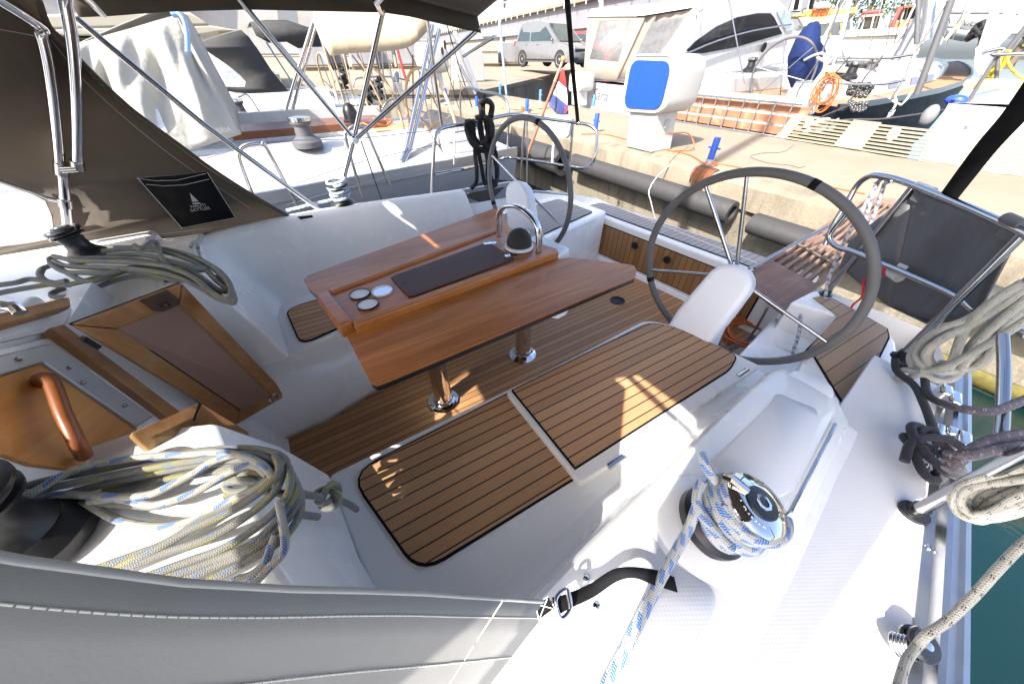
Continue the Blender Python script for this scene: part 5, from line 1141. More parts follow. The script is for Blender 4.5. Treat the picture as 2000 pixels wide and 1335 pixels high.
# service pedestals
def pedestal(c, s, label, plate):
    c = V(c); root = thing('service_pedestal', label, 'pedestal', c, 'white service pedestals on the pier'); x, y, z = c
    mb = MB(); mb.hexa([V((x, y - .25 * s, z)), V((x + .40 * s, y - .25 * s, z)), V((x + .40 * s, y + .20 * s, z)), V((x, y + .20 * s, z))], [V((x - .03, y - .23 * s, z + .46 * s)), V((x + .36 * s, y - .23 * s, z + .46 * s)), V((x + .36 * s, y + .24 * s, z + .46 * s)), V((x - .03, y + .24 * s, z + .46 * s))]); mb.build('base', white_paint, root, bevel=.012)
    P = roundpoly([(-.36 * s, .44 * s), (.40 * s, .40 * s), (.40 * s, 1.02 * s), (-.36 * s, 1.02 * s)], .17 * s, 8)
    mb = MB(); sec = []
    for dx, k in ((-.06, .90), (-.075, .94), (-.06, .985), (-.03, 1.0), (.45, 1.0), (.53, .95), (.55, .85)):
        sec.append([V((x + dx * s, y + (a - .02 * s) * k + .02 * s, z + (b - .72 * s) * k + .72 * s)) for a, b in P])
    mb.loft(sec, True, True, True); mb.build('housing', white_paint, root, smooth=45)
    if plate:
        P2 = roundpoly([(-.29 * s, .49 * s), (.325 * s, .46 * s), (.325 * s, .96 * s), (-.29 * s, .955 * s)], .13 * s, 8)
        mb = MB(); mb.slab([V((x - .079 * s, y + a, z + b)) for a, b in P2], (-1, 0, 0), .004); pl_ = mb.build('front_plate', plain('blue_panel', (.012, .055, .42), .45, var=.08, spec=.25), root)
        mb = MB()
        for a, b in ((-.12, .93), (.1, .94), (-.265, .62), (-.265, .83), (.30, .62), (.30, .80), (-.1, .50), (.12, .49)): mb.lathe([(.007, 0), (.005, .003), (.001, .003)], V((x - .0835 * s, y + a * s, z + b * s)), (-1, 0, 0), 8)
        mb.build('plate_rivets', steel, pl_)
    else:
        mb = MB(); mb.slab([V((x - .079 * s, y + a, z + b)) for a, b in roundpoly([(-.28 * s, .55 * s), (.3 * s, .55 * s), (.3 * s, .9 * s), (-.28 * s, .9 * s)], .08 * s, 6)], (-1, 0, 0), .004); mb.build('front_plate', plain('pale_panel', (.62, .63, .62), .4), root)
    mb = MB(); mb.box((x + .14 * s, y - .265 * s, z + .27 * s), (x + .22 * s, y - .24 * s, z + .36 * s)); mb.build('socket_box', alu_dull, root)
    return root
pd = GZ(1272, 298, ZPI); pedestal((pd.x, pd.y + .25, ZPI), 1.0, 'white service pedestal with a large blank blue front plate', True)
p2 = GZ(1118, 214, ZPI); pedestal((p2.x + .6, p2.y + .62, ZPI), .66, 'white service pedestal half hidden behind the flag', False)
p3 = GD(838, 196, 11.5); p3.z = .62; pedestal(tuple(p3), 1.0, 'white service pedestal on the quay behind the tan steering wheel', False)
rope('orange_cord', [[GZ(1300, 262, .75), V((pd.x + .5, pd.y - .12, .62)), V((pd.x + .62, pd.y - .2, .48)), V((pd.x + .5, pd.y - .22, ZPI + .01)), V((pd.x + .3, pd.y - .12, ZPI + .01))], [GZ(1135, 262, ZPI + .01), GZ(1180, 262, ZPI + .01), GZ(1222, 272, ZPI + .01)]], .007, orange_pl, 'orange cable hanging in a loop beside the blue-fronted pedestal', 'cable')
# folded-up gangways standing on the far pier edge
def gpanel(P, label, mat_b, mat_s, n=8, segs=3, t=.03):
    """P: bottom-left, bottom-right, top-right, top-left"""
    P = [V(p) for p in P]; c = (P[0] + P[1]) / 2; root = thing('gangway', label, 'gangway', c, 'folded gangways along the pier edge')
    nn = (P[1] - P[0]).cross(P[3] - P[0]).normalized(); nn = nn if nn.dot(CAM - P[0]) > 0 else -nn
    f = lambda u, v: P[0].lerp(P[1], u).lerp(P[3].lerp(P[2], u), v)
    w = .085
    us = [k / segs for k in range(segs + 1)]
    for u in us:
        a, b = max(0, u - w / 2 * (2 if u in (0,) else 1)), min(1, u + w / 2 * (2 if u in (1,) else 1)); a = u if u == 0 else a
        m = MB(); m.slab([f(a, 0), f(b, 0), f(b, 1), f(a, 1)], nn, t); m.build('cross_board', mat_b, root, bevel=.003)
    for k in range(n):
        v0 = k / n; v1 = v0 + .52 / n
        m = MB(); m.slab([f(0, v0) - nn * .006, f(1, v0) - nn * .006, f(1, v1) - nn * .006, f(0, v1) - nn * .006], nn, t * .6); m.build('slat', mat_s, root)
    return root
gpanel([(6.90, 3.02, .425), (6.90, -.9, .425), (7.0, -.75, .76), (7.0, 2.93, .74)], 'long pale slatted gangway standing on edge behind the big wheel', wood_bench, wood_slat, 8, 4)
gpanel([GX(872, 187, 5.6), GX(938, 212, 5.6), GX(932, 195, 5.7), GX(866, 178, 5.7)], 'orange slatted gangway standing on edge at the far end of the pier', wood_orange, wood_orange, 6, 3)
gpanel([GX(905, 231, 4.9), GX(982, 236, 4.9), GX(980, 208, 5.0), GX(902, 198, 5.0)], 'pale slatted gangway behind the black rope coil', wood_slat, wood_slat, 6, 2)
gpanel([GX(983, 232, 5.1), GX(1058, 230, 5.1), GX(1062, 213, 5.2), GX(983, 204, 5.2)], 'yellowish wooden gangway just left of the flagstaff', wood_orange, wood_slat, 4, 2)
lad = thing('ladder', 'white metal ladder standing on edge against three reddish planks', 'ladder', (6.95, 4.0, ZPI), 'folded gangways along the pier edge')
for z0 in (.405, .845): mb = MB(); mb.box((6.90, 2.86, z0), (6.94, 5.2, z0 + .035)); mb.build('side_rail', alu, lad, bevel=.004)
for k in range(9): y = 2.98 + k * .25; mb = MB(); mb.tube([(6.93, y, .42), (6.93, y, .86)], .012, 8); mb.build('rung', alu, lad, smooth=50)
for k in range(3):
    z = .445 + k * .14; mb = MB(); mb.box((7.0, 2.75, z), (7.03, 5.3, z + .105)); mb.build('plank', wood_red, None, ('lowest', 'middle', 'topmost')[k] + ' of the three reddish planks behind the white ladder', 'plank', 'reddish planks behind the ladder', bevel=.003)
# ---------------------------------------------------------------- boats
def hull(root, xs, yc, beam, L, d, zd, mat, z_low=-.9, stern=.86, rise=.25, deckmat=None, camber=.05):
    """d = +1 bow towards +x. Loft of stations; returns the sheer function (s) -> half beam, z"""
    def hb(s): return beam / 2 * (stern + (1 - stern) * min(1, s / .35)) * (1 if s < .4 else max(.02, math.cos((s - .4) / .6 * math.pi / 2) ** .75))
    def zz_(s): return zd + rise * s * s
    R_ = []
    S_ = [0, .05, .12, .25, .4, .55, .7, .82, .91, .97, 1]
    for s in S_:
        x = xs + d * L * s; h = hb(s); z = zz_(s); R_.append([(x, yc - h, z), (x + d * .02, yc - h * .98, z - .35), (x, yc - h * .88, -.35), (x, yc - h * .5, z_low), (x, yc + h * .5, z_low), (x, yc + h * .88, -.35), (x + d * .02, yc + h * .98, z - .35), (x, yc + h, z)])
    m = MB(); m.loft(R_, False, True, True); m.build('hull', mat, root, smooth=50)
    m = MB(); D_ = []
    for s in S_:
        x = xs + d * L * s; h = hb(s) - .02; z = zz_(s) + .006; D_.append([(x, yc + h * t, z + camber * (1 - t * t)) for t in (-1, -.75, -.4, 0, .4, .75, 1)])
    m.loft(D_); m.build('deck', deckmat or boat_white, root, smooth=50)
    m = MB()
    for sd in (-1, 1): m.loft([[(xs + d * L * s, yc + sd * (hb(s) - .04 * k), zz_(s) + z) for k, z in ((0, -.05), (0, .04), (1, .04), (1, 0))] for s in S_])
    m.build('toe_rail', alu, root, smooth=30)
    return hb, zz_
def cyls(name, pts, r, root, mat=steel, n=8, sm=0): return MB().tube(smoothpts(pts, sm) if sm else pts, r, n).build(name, mat, root, smooth=60)
def wn(o, root, s=1.2, mat=None, ax=(0, 0, 1)):
    m = MB(); m.lathe([(.085 * s, 0), (.085 * s, .03 * s), (.05 * s, .06 * s), (.045 * s, .11 * s), (.06 * s, .125 * s), (.06 * s, .135 * s)], o, ax, 20); w = m.build('winch', mat or mast_grey, root, smooth=40)
    m = MB(); m.lathe([(.062 * s, .136 * s), (.062 * s, .155 * s), (.03 * s, .16 * s)], o, ax, 20); m.build('winch_cap', chrome, w, smooth=40); return w
# --- first neighbour to starboard, bow away to the left
n1 = thing('sailing_yacht', 'white sailing yacht alongside with cream sprayhood cover and cream bimini', 'sailboat', (-1.5, 4.9, ZW))
hull(n1, 2.35, 5.05, 4.1, 11.0, -1, .60, hull_grey, stern=.70, rise=.35)
m = MB(); m.loft([[(x, 3.36 + .10 * max(0, x) , .61), (x, 3.62 + .10 * max(0, x), .66), (x, 3.95 + .09 * max(0, x), .80), (x, 4.20 + .06 * max(0, x), .81), (x, 4.26 + .06 * max(0, x), .78), (x, 4.28 + .06 * max(0, x), .30)] for x in (-1.2, -.6, 0, .6, 1.1, 1.5)], False, True, True); m.build('coaming', boat_white, n1, smooth=45)
m = MB(); m.loft([[(x, 6.75 - .10 * max(0, x), .61), (x, 6.35 - .1 * max(0, x), .86), (x, 6.05 - .06 * max(0, x), .88), (x, 6.0 - .06 * max(0, x), .30)] for x in (-1.2, -.6, 0, .6, 1.1, 1.5)], False, True, True); m.build('coaming', boat_white, n1, smooth=45)
m = MB(); m.box((-1.3, 3.9, .3), (-1.1, 6.3, 1.0)); m.box((-5.5, 4.0, .6), (-1.25, 6.2, 1.02)); m.build('coachroof', boat_white, n1, bevel=.08, seg=4)
P = [GY(x, y, 3.55) for x, y in ((480, 372), (548, 351), (553, 353), (566, 382), (562, 385), (500, 396))]; m = MB(); m.slab([p + V((0, -.012, 0)) for p in P], (0, -1, .25), .01); m.build('window', glass_dark, n1, bevel=.003)
m = MB(); m.hexa([(-.3, 4.75, .78), (1.25, 4.75, .78), (1.25, 5.3, .78), (-.3, 5.3, .78)], [(-.3, 4.75, .85), (1.25, 4.75, .85), (1.25, 5.3, .85), (-.3, 5.3, .85)]); m.build('table_top', brown_frame, n1, bevel=.006)
m = MB(); m.box((-.1, 4.78, .3), (1.2, 4.84, .70)); m.build('table_side', brown_frame, n1)
m = MB(); m.prism([(1.25, 4.2), (2.3, 4.15), (2.3, 5.9), (1.25, 6.0)], .60, .66); m.build('teak_sole', planks('teak_pale', (0, 1, 0), (1, 0, 0), .06, 0, .12, (.42, .26, .13), (.56, .37, .2)), n1)
m = MB(); m.box((1.55, 3.75, .6), (2.1, 4.2, .80)); m.build('stern_seat', boat_white, n1, bevel=.04, seg=3)
wn(GZ(603, 286, .80), n1, 1.45); 
# covered sprayhood
A, B_, C_, D_, E_ = GY(345, 30, 4.5), GY(471, 262, 4.15), GY(376, 292, 3.95), GY(152, 86, 4.4), GY(140, 270, 3.9)
A2, B2_, D2 = A + V((0, 1.7, .02)), B_ + V((0, 2.1, 0)), D_ + V((0, 1.7, 0))
sh = thing('sprayhood', 'cream sprayhood under a creased pale cover on the neighbouring yacht', 'sprayhood', (-.8, 5.2, .8))
m = MB()
def hs(u, v):
    lo = E_.lerp(C_, min(1, u * 1.6)) if u < .625 else C_.lerp(B_, (u - .625) / .375)
    hi = D_.lerp(A, min(1, u * 1.15)) if u < .87 else A
    p = lo.lerp(hi, v); k = math.sin(v * math.pi)
    g = 1 - u ** 8; return p + V((.03 * math.sin(u * 9 + v * 3) * k, -.09 * math.sin(u * 17 + 3 * v) * k - .03 * math.sin(u * 37 - v * 5) * k, .02 * math.sin(u * 11) * k)) * g
m.grid(hs, 48, 20); m.build('cover_side', canvas_stone, sh, smooth=80, solid=.006)
m = MB(); m.loft([smoothpts([D_ + V((-.6, 0, -.25)), D_, A + V((-.08, 0, .03)), A, A.lerp(B_, .5) + V((.0, 0, 0)), B_], 4), [p + V((0, 1.7, .03)) for p in smoothpts([D_ + V((-.6, 0, -.25)), D_, A + V((-.08, 0, .03)), A, A.lerp(B_, .5), B_], 4)]]); m.build('cover_top', canvas_stone, sh, smooth=80, solid=.006)
m = MB(); m.slab([hs(.10, .18) + V((0, -.03, 0)), hs(.52, .14) + V((0, -.03, 0)), hs(.50, .34) + V((0, -.03, 0)), hs(.12, .40) + V((0, -.03, 0))], (0, -1, .1), .004); m.build('window', vinyl_clear, sh)
Mf = frame(GY(424, 256, 3.98), (1, .0, .05), (0, -1, .1)); text_mb('BAVARIA', .05, Mf, .001).build('lettering', plain('grey_ink', (.22, .215, .20), .8), sh, smooth=0)
cyls('grab_bar', [GY(335, 30, 4.4), GY(350, 28, 4.4), GY(360, 42, 4.35), GY(366, 70, 4.3), GY(367, 105, 4.2)], .018, sh, plain('blue_steel', (.25, .38, .55), .25, .6), 8, 3)
# cream bimini with twin posts
bm_ = thing('bimini', 'cream canvas bimini on twin bright poles over the neighbouring cockpit', 'bimini', (1.2, 5.0, .7))
bl = [GY(x, y, 4.1) for x, y in ((645, 108), (690, 104), (740, 101), (785, 96), (812, 84), (836, 60))]; bu = [GY(x, y, 6.2) for x, y in ((612, 20), (660, 12), (700, 8), (760, 5), (800, 5), (845, 10))]
m = MB(); bl_, bu_ = smoothpts(bl, 5), smoothpts(bu, 5)
m.loft([[p for p in bl_], [p + V((0, .02, .10)) for p in bl_], [a.lerp(b, .35) + V((0, 0, .16)) for a, b in zip(bl_, bu_)], [a.lerp(b, .7) + V((0, 0, .12)) for a, b in zip(bl_, bu_)], bu_]); m.build('bimini_canvas', canvas_cream, bm_, smooth=70, solid=.006)
m = MB(); m.loft([[GY(612, 22, 5.6), GY(612, 44, 5.2), GY(625, 75, 4.7), bl[0]], [GY(618, 20, 5.6), GY(635, 42, 5.2), GY(645, 75, 4.7), bl[0] + V((.06, 0, 0))]]); m.build('valance', canvas_cream, bm_, smooth=70, solid=.006)
for pts in ([GY(612, 40, 6.2), GY(556, 222, 6.4)], [GY(618, 48, 6.2), GY(568, 226, 6.4)], [GY(845, 50, 4.15), GY(793, 290, 3.75), GY(780, 325, 3.65)], [GY(858, 58, 4.15), GY(802, 290, 3.75), GY(786, 322, 3.62)]): cyls('pole', pts, .020, bm_, steel, 10)
# gate rails, lifelines and pushpit of the neighbour
fy = lambda P, y: [GY(a, b, y) for a, b in P]
cyls('gate_rail', fy(((505, 412), (470, 320), (467, 300), (475, 286), (495, 280), (512, 282), (522, 292), (586, 412)), 3.0), .013, n1, steel, 8, 4)
cyls('gate_rail', fy(((708, 385), (676, 275), (680, 255), (692, 246), (706, 248), (718, 262), (763, 366)), 3.2), .013, n1, steel, 8, 4)
for P, y in ((((400, 310), (520, 275), (690, 272), (840, 255)), 3.1), (((575, 360), (660, 330), (710, 315)), 3.05), (((560, 400), (760, 345), (845, 330)), 3.0), (((720, 312), (840, 285), (1000, 262)), 3.2)): cyls('lifeline', fy(P, y), .003, n1, steel, 5)
cyls('backstay', fy(((705, 275), (748, 398)), 3.05), .005, n1, black_pl, 6)
Mf = frame(GY(921, 369, 3.18), (.93, .37, .04), (.35, -1, .15)); m = text_mb('iser', .09, Mf, .001); m.build('lettering', white_pl, n1, smooth=0)
m = MB(); m.slab([GY(x, y, 3.2) for x, y in ((890, 377), (955, 350), (1000, 352), (950, 400))], (.35, -1, .15), .004); m.build('hull_stripe', black_gl, n1)
# tan steering wheel and spokes
def bwheel(root, c, nrm, r, rim=tan_vinyl, t=.016, ns=5, a0=.3):
    c = V(c); n = V(nrm).normalized(); y = V((0, 1, 0)); y = (y - n * y.dot(n)).normalized(); z = n.cross(y)
    w = MB().tube([c + y * r * math.cos(k * .13) + z * r * math.sin(k * .13) for k in range(48)], t, 8, closed=True).build('steering_wheel', rim, root, smooth=60)
    for k in range(ns):
        a = a0 + k * 2 * math.pi / ns; MB().cyl(c, c + y * r * math.cos(a) + z * r * math.sin(a), t * .5, None, 6).build('spoke', steel, w, smooth=60)
    return w
bwheel(n1, (1.68, 4.45, .78), (1, .15, .1), .55); bwheel(n1, (1.5, 5.75, .78), (1, .15, .1), .52)
m = MB(); o = GZ(688, 238, .85); m.lathe([(.09, 0), (.09, .02), (.075, .03), (.075, .10), (.05, .16), (.01, .18)], o, n=16); m.build('compass', black_pl, n1, smooth=50)
cyls('pushpit_rail', [V((2.3, 3.75, .62)), V((2.3, 3.75, 1.05)), V((2.32, 4.3, 1.10)), V((2.32, 4.9, 1.08)), V((2.3, 4.95, .65))], .014, n1, steel, 8, 4)
cyls('pushpit_rail', [V((2.3, 3.75, .85)), V((1.5, 3.4, .88)), V((1.45, 3.36, .62))], .012, n1, steel, 8)
MB().lathe([(.075, 0), (.075, 12.5)], (-2.6, .52, .8), n=16).build('mast', alu, yacht, smooth=60)
cyls('mast', [V((-4.2, 5.05, .9)), V((-4.2, 5.05, 12))], .09, n1, alu, 12)
rope('orange_cord', [[V((1.1 + .2 * math.cos(t * 1.0) + .03 * math.sin(5 * t), 4.75 + .25 * math.sin(t), .84 + .02 * math.sin(7 * t))) for t in [k * .42 for k in range(46)]]], .008, orange_pl, 'tangle of orange cable in the neighbouring yacht cockpit', 'cable', n=6, sm=2)
# boom end, backstay bridle and blocks hanging over the neighbour's stern
cyls('boom_strut', [GX(888, 66, 2.6), GX(932, 178, 2.6)], .035, n1, plain('pale_spar', (.62, .60, .56), .5), 12)
m = MB(); m.slab([GX(x, y, 2.6) for x, y in ((930, 182), (938, 174), (945, 186), (944, 194), (936, 196))], (-1, 0, 0), .03); m.build('spar_end', black_pl, n1)
cyls('stay', [GX(853, -20, 2.4), GX(895, 125, 2.45), GX(922, 210, 2.5)], .007, n1, black_pl, 6); cyls('stay', [GX(898, 128, 2.45), GX(930, 186, 2.5)], .018, n1, steel, 8); cyls('stay', [GX(905, 110, 2.42), GX(965, 72, 2.42)], .018, n1, steel, 8)
cyls('dinghy_pole', [GX(974, 28, 2.9), GX(980, 90, 2.9), GX(989, 188, 2.9)], .016, n1, plain('pole_blue', (.45, .55, .65), .25, .7), 8)
for x_, y_ in ((864, 100), (869, 88)):
    m = MB(); m.ball(GX(x_, y_, 2.5), .05, 8, 6, (.4, .5, 1.0)); m.build('block', plain('brown_block', (.12, .09, .04), .4), n1, smooth=60)
m = MB(); m.ball(GX(955, 68, 3.2), .12, 16, 8, (.9, 1.3, .42)); m.build('radar_dome', white_pl, n1, smooth=80)
# --- second neighbour with dark hood
n2 = thing('sailing_yacht', 'white sailing yacht two berths away with charcoal sprayhood and charcoal bimini', 'sailboat', (-2, 9.0, ZW))
hull(n2, 2.0, 9.2, 3.4, 10.5, -1, .68, boat_white, stern=.72, rise=.35)
m = MB(); m.loft([[(x, 7.75, .69), (x, 8.0, .95), (x, 8.25, .98), (x, 8.3, .5)] for x in (-1.5, -.5, .5, 1.2)], False, True, True); m.build('coaming', boat_white, n2, smooth=40)
m = MB(); m.box((-6, 8.1, .68), (-.6, 10.2, 1.12)); m.build('coachroof', boat_white, n2, bevel=.1, seg=3)
sd2 = thing('sprayhood', 'charcoal sprayhood with a clear side window on the second yacht away', 'sprayhood', (-.2, 8.6, 1.0))
Q = lambda P, y=8.0: [GY(a, b, y) for a, b in P]
out_ = Q(((381, 88), (430, 72), (472, 60), (486, 72), (500, 92), (530, 138), (562, 178), (500, 184), (455, 180), (398, 170), (388, 130)))
wi = Q(((393, 98), (400, 97), (445, 128), (470, 148), (480, 160), (478, 170), (440, 170), (396, 163)))
sheet([out_, wi], canvas_dark, 'side_panel', sd2, .01); sheet([wi], vinyl_clear, 'window', sd2, .002)
m = MB(); m.loft([[out_[k] for k in (0, 1, 2, 4, 5, 6)], [out_[k] + V((0, 1.6, .06)) for k in (0, 1, 2, 4, 5, 6)]]); m.build('hood_top', canvas_dark, sd2, smooth=60, solid=.01)
bd2 = thing('bimini', 'charcoal canvas bimini beyond the cream one', 'bimini', (.8, 9, 1.0))
P = Q(((488, 44), (520, 40), (560, 40), (620, 60), (629, 92), (600, 92), (583, 95), (560, 82), (525, 84), (500, 70)), 8.6)
sheet([P], canvas_dark, 'bimini_canvas', bd2, .01); m = MB(); m.loft([[P[k] for k in (0, 1, 2, 3)], [P[k] + V((0, 1.8, .0)) for k in (0, 1, 2, 3)]]); m.build('bimini_top', canvas_dark, bd2, solid=.01)
cyls('pole', Q(((520, 82), (590, 190)), 8.4), .014, bd2); cyls('pole', Q(((545, 84), (620, 175)), 8.4), .014, bd2)
wn(GY(475, 232, 7.3), n2, 1.6); bwheel(n2, (1.3, 8.2, .95), (1, .1, .1), .5); 
cyls('gate_rail', Q(((445, 228), (460, 195), (470, 188), (485, 187), (513, 228)), 7.4), .013, n2, steel, 8, 3)
cyls('lifeline', Q(((420, 200), (560, 190), (700, 175)), 7.5), .004, n2, steel, 5); cyls('lifeline', Q(((440, 215), (640, 212), (720, 205)), 7.5), .004, n2, steel, 5)
m = MB(); m.slab(Q(((505, 226), (572, 222), (572, 229), (508, 231)), 7.55), (0, -1, .2), .02); m.build('window', glass_dark, n2)
cyls('pushpit_rail', Q(((690, 172), (692, 158), (705, 152), (760, 150), (800, 158)), 8.3), .014, n2, steel, 8, 3)
m = MB(); m.slab(Q(((767, 163), (783, 161), (786, 180), (769, 182)), 8.2), (-.3, -1, 0), .03); m.build('motor_bracket', alu_dull, n2)
m = MB(); m.slab(Q(((765, 160), (768, 143), (774, 138), (779, 142), (780, 162)), 8.25), (-.3, -1, 0), .05); m.build('outboard_cowl', plain('slate_blue', (.10, .15, .22), .4), n2, bevel=.02)
cyls('post', [GY(775, 93, 9.4), GY(795, 165, 9.4)], .03, n2, plain('red_post', (.5, .05, .05), .4), 8)
cyls('stay', Q(((640, 95), (690, 240)), 7.8), .008, n2, mast_grey, 6); cyls('stay', Q(((668, 95), (705, 250)), 7.7), .012, n2, tan_vinyl, 6); cyls('stay', Q(((745, 100), (750, 160)), 8.0), .014, n2, steel, 6)
rigging_seed = random.Random(12)
for k in range(26):
    x = 640 + rigging_seed.random() * 260; y = rigging_seed.uniform(5.2, 9.5); dx = rigging_seed.uniform(-10, 45); r_ = rigging_seed.choice([.004, .006, .009, .012]); mt = rigging_seed.choice([steel, mast_grey, black_pl, tan_vinyl, mast_grey])
    cyls('stay', [GY(x - dx * .6, rigging_seed.uniform(70, 110), y), GY(x + dx, rigging_seed.uniform(190, 245), y)], r_, n1 if y < 7 else n2, mt, 6)
for x, y, d in ((715, 190, 7.6), (735, 172, 7.9), (668, 150, 8.4)):
    P = [GY(x + 6 * math.sin(k * 2.2), y - 22 + k * 5, d + .05 * math.sin(k)) for k in range(10)]
    m = MB(); [m.tube(smoothpts([p + V((.03 * j, .02 * j, 0)) for p in P], 3), .022, 6) for j in range(4)]; m.build('hanging_lines', rope_black, n2, smooth=60)
cyls('rail', [GY(x, y, 7.6) for x, y in ((745, 215), (760, 196), (800, 190), (840, 192))], .014, n2, steel, 8, 3); cyls('rail', [GY(x, y, 6.6) for x, y in ((640, 232), (700, 226), (790, 236), (830, 232))], .012, n1, steel, 8, 3)
# --- cream motor yacht beyond
cm = thing('motor_yacht', 'large cream motor yacht moored beyond the yachts on the left', 'motor yacht', (-5, 16, ZW))
hull(cm, .9, 16, 4.6, 16, -1, .95, cream_paint, stern=.92, rise=.8)
q14 = lambda P, y=14.2: [GY(a, b, y) for a, b in P]
m = MB(); P = q14(((40, 62), (130, 56), (410, 50), (470, 60), (430, 62), (395, 68), (120, 70), (40, 76))); m.hexa(P, [p + V((0, 3.4, 0)) for p in P]); m.build('upper_deck', cream_paint, cm, bevel=.03)
m = MB(); P = q14(((60, 30), (180, 24), (370, 24), (400, 42), (410, 50), (130, 57), (40, 60))); m.hexa(P, [p + V((0, 3.4, 0)) for p in P]); m.build('flybridge', cream_paint, cm, bevel=.06)
m = MB(); P = q14(((60, 78), (390, 66), (400, 100), (380, 130), (60, 140)), 14.4); m.hexa(P, [p + V((0, 3.0, 0)) for p in P]); m.build('saloon', cream_paint, cm, bevel=.04)
m = MB(); m.slab(q14(((130, 78), (200, 76), (185, 88), (120, 92)), 14.38), (0, -1, 0), .02); m.build('window', glass_dark, cm)
m = MB(); P = q14(((408, 80), (430, 62), (478, 60), (470, 72), (425, 76), (412, 84)), 14.3); m.slab(P, (0, -1, 0), .12); m.build('window_frame', plain('gold_trim', (.45, .33, .10), .4), cm)
# --- motor yacht opposite, lettered stern
sa = thing('motor_yacht', 'white motor yacht with beige canvas enclosure and the name Sara on its stern', 'motor yacht', (11, 7.3, ZW))
hull(sa, 7.55, 7.35, 3.3, 11, 1, .86, boat_white, stern=.86, rise=.55)
SX, SY = 7.5, 6.35
m = MB(); m.hexa([GX(x, y, SX) for x, y in ((1144, 212), (1222, 224), (1222, 170), (1150, 160))], [GX(x, y, SX) + V((.5, 0, .0)) for x, y in ((1144, 212), (1222, 224), (1222, 170), (1150, 160))]); m.build('transom', boat_white, sa, bevel=.03, seg=3)
m = MB(); m.box((7.15, 6.0, .22), (7.6, 8.6, .30)); m.build('swim_platform', boat_white, sa, bevel=.03)
Mf = frame(GX(1171, 186, SX - .012), (0, -1, -.05), (-1, 0, 0)); text_mb('Sara', .34, Mf, .002, .35).build('lettering', plain('ink', (.12, .12, .14), .6), sa, smooth=0)
# enclosure
TLs, TRs, BRs, BLs = GX(1148, 34, 7.75), GX(1260, 33, 7.9), GX(1204, 157, 7.5), GX(1139, 152, 7.5)
wl = [TLs.lerp(TRs, u).lerp(BLs.lerp(BRs, u), v) for u, v in ((.24, .06), (.80, .04), (.86, .70), (.13, .68))]
sheet([[TLs, TRs, BRs, BLs], wl], canvas_taupe, 'enclosure_aft', sa, .01); sheet([wl], vinyl_smoke, 'enclosure_window', sa, .002)
FX = lambda x, y, yy=6.6: GY(x, y, yy)
F1, F2, F3, F4 = TRs, FX(1385, 14), FX(1325, 108), BRs
def sidewall(u, v):
    p = F1.lerp(F2, u).lerp(F4.lerp(F3, u), v); return p + V((0, .035 * math.sin(u * 34) * (1 if u < .25 or u > .72 else .25), 0))
m = MB(); m.grid(sidewall, 40, 4); m.build('enclosure_side', canvas_taupe, sa, smooth=80, solid=.008)
m = MB(); m.slab([sidewall(u, v) + V((0, -.03, 0)) for u, v in ((.14, .10), (.80, .12), (.62, .95), (.10, .95))], (0, -1, 0), .004); m.build('enclosure_window', vinyl_smoke, sa)
m = MB(); m.loft([[TLs + V((-.05, .05, .02)), TRs + V((-.05, -.05, .02)), F2 + V((0, -.05, .04)), F2 + V((0, 1.6, .04))], [TLs + V((.05, -.05, .14)), TRs + V((.05, .05, .14)), F2 + V((0, .05, .14)), F2 + V((0, 1.5, .14))]], True, True, True); m.build('canopy_top', canvas('canopy', (.66, .62, .54)), sa, smooth=40)
# cabin sides, long dark window and windscreen
CB = [FX(x, y, 6.3) for x, y in ((1325, 110), (1385, 14), (1430, -12), (1510, -12), (1540, 15), (1552, 60), (1575, 62), (1560, 120), (1345, 160))]
m = MB(); m.hexa(CB, [p + V((0, 2.0, 0)) for p in CB]); m.build('cabin', boat_white, sa, bevel=.06, seg=3)
W1 = [FX(x, y, 6.285) for x, y in ((1342, 98), (1360, 80), (1400, 52), (1440, 34), (1480, 26), (1505, 26), (1512, 34), (1528, 66), (1500, 74), (1440, 92), (1375, 104), (1347, 104))]
m = MB(); m.slab(W1, (0, -1, 0), .02); m.build('side_window', glass_dark, sa)
m = MB(); m.slab([FX(x, y, 6.28) for x, y in ((1518, 24), (1534, 18), (1552, 48), (1548, 60), (1535, 62))], (0, -1, 0), .02); m.build('windscreen', vinyl('windscreen_glass', (.4, .5, .52), .8, .08), sa)
m = MB(); o = FX(1491, 93, 6.24); m.lathe([(.10, 0), (.10, .02), (.075, .03), (.07, .01), (.0, .01)], o, (0, -1, 0), 20); m.build('porthole', glass_dark, sa)
cyls('grab_rail', [FX(x, y, 6.2) for x, y in ((1340, 105), (1400, 80), (1470, 60), (1545, 48))], .018, sa, steel, 8, 3)
m = MB(); a = FX(1358, 46, 6.4); m.tube(smoothpts([FX(x, y, 6.4) for x, y in ((1412, 0), (1368, 22), (1360, 32), (1363, 60), (1373, 92), (1360, 112), (1362, 150))], 4), .016, 8); m.build('davit', steel, sa, smooth=60)
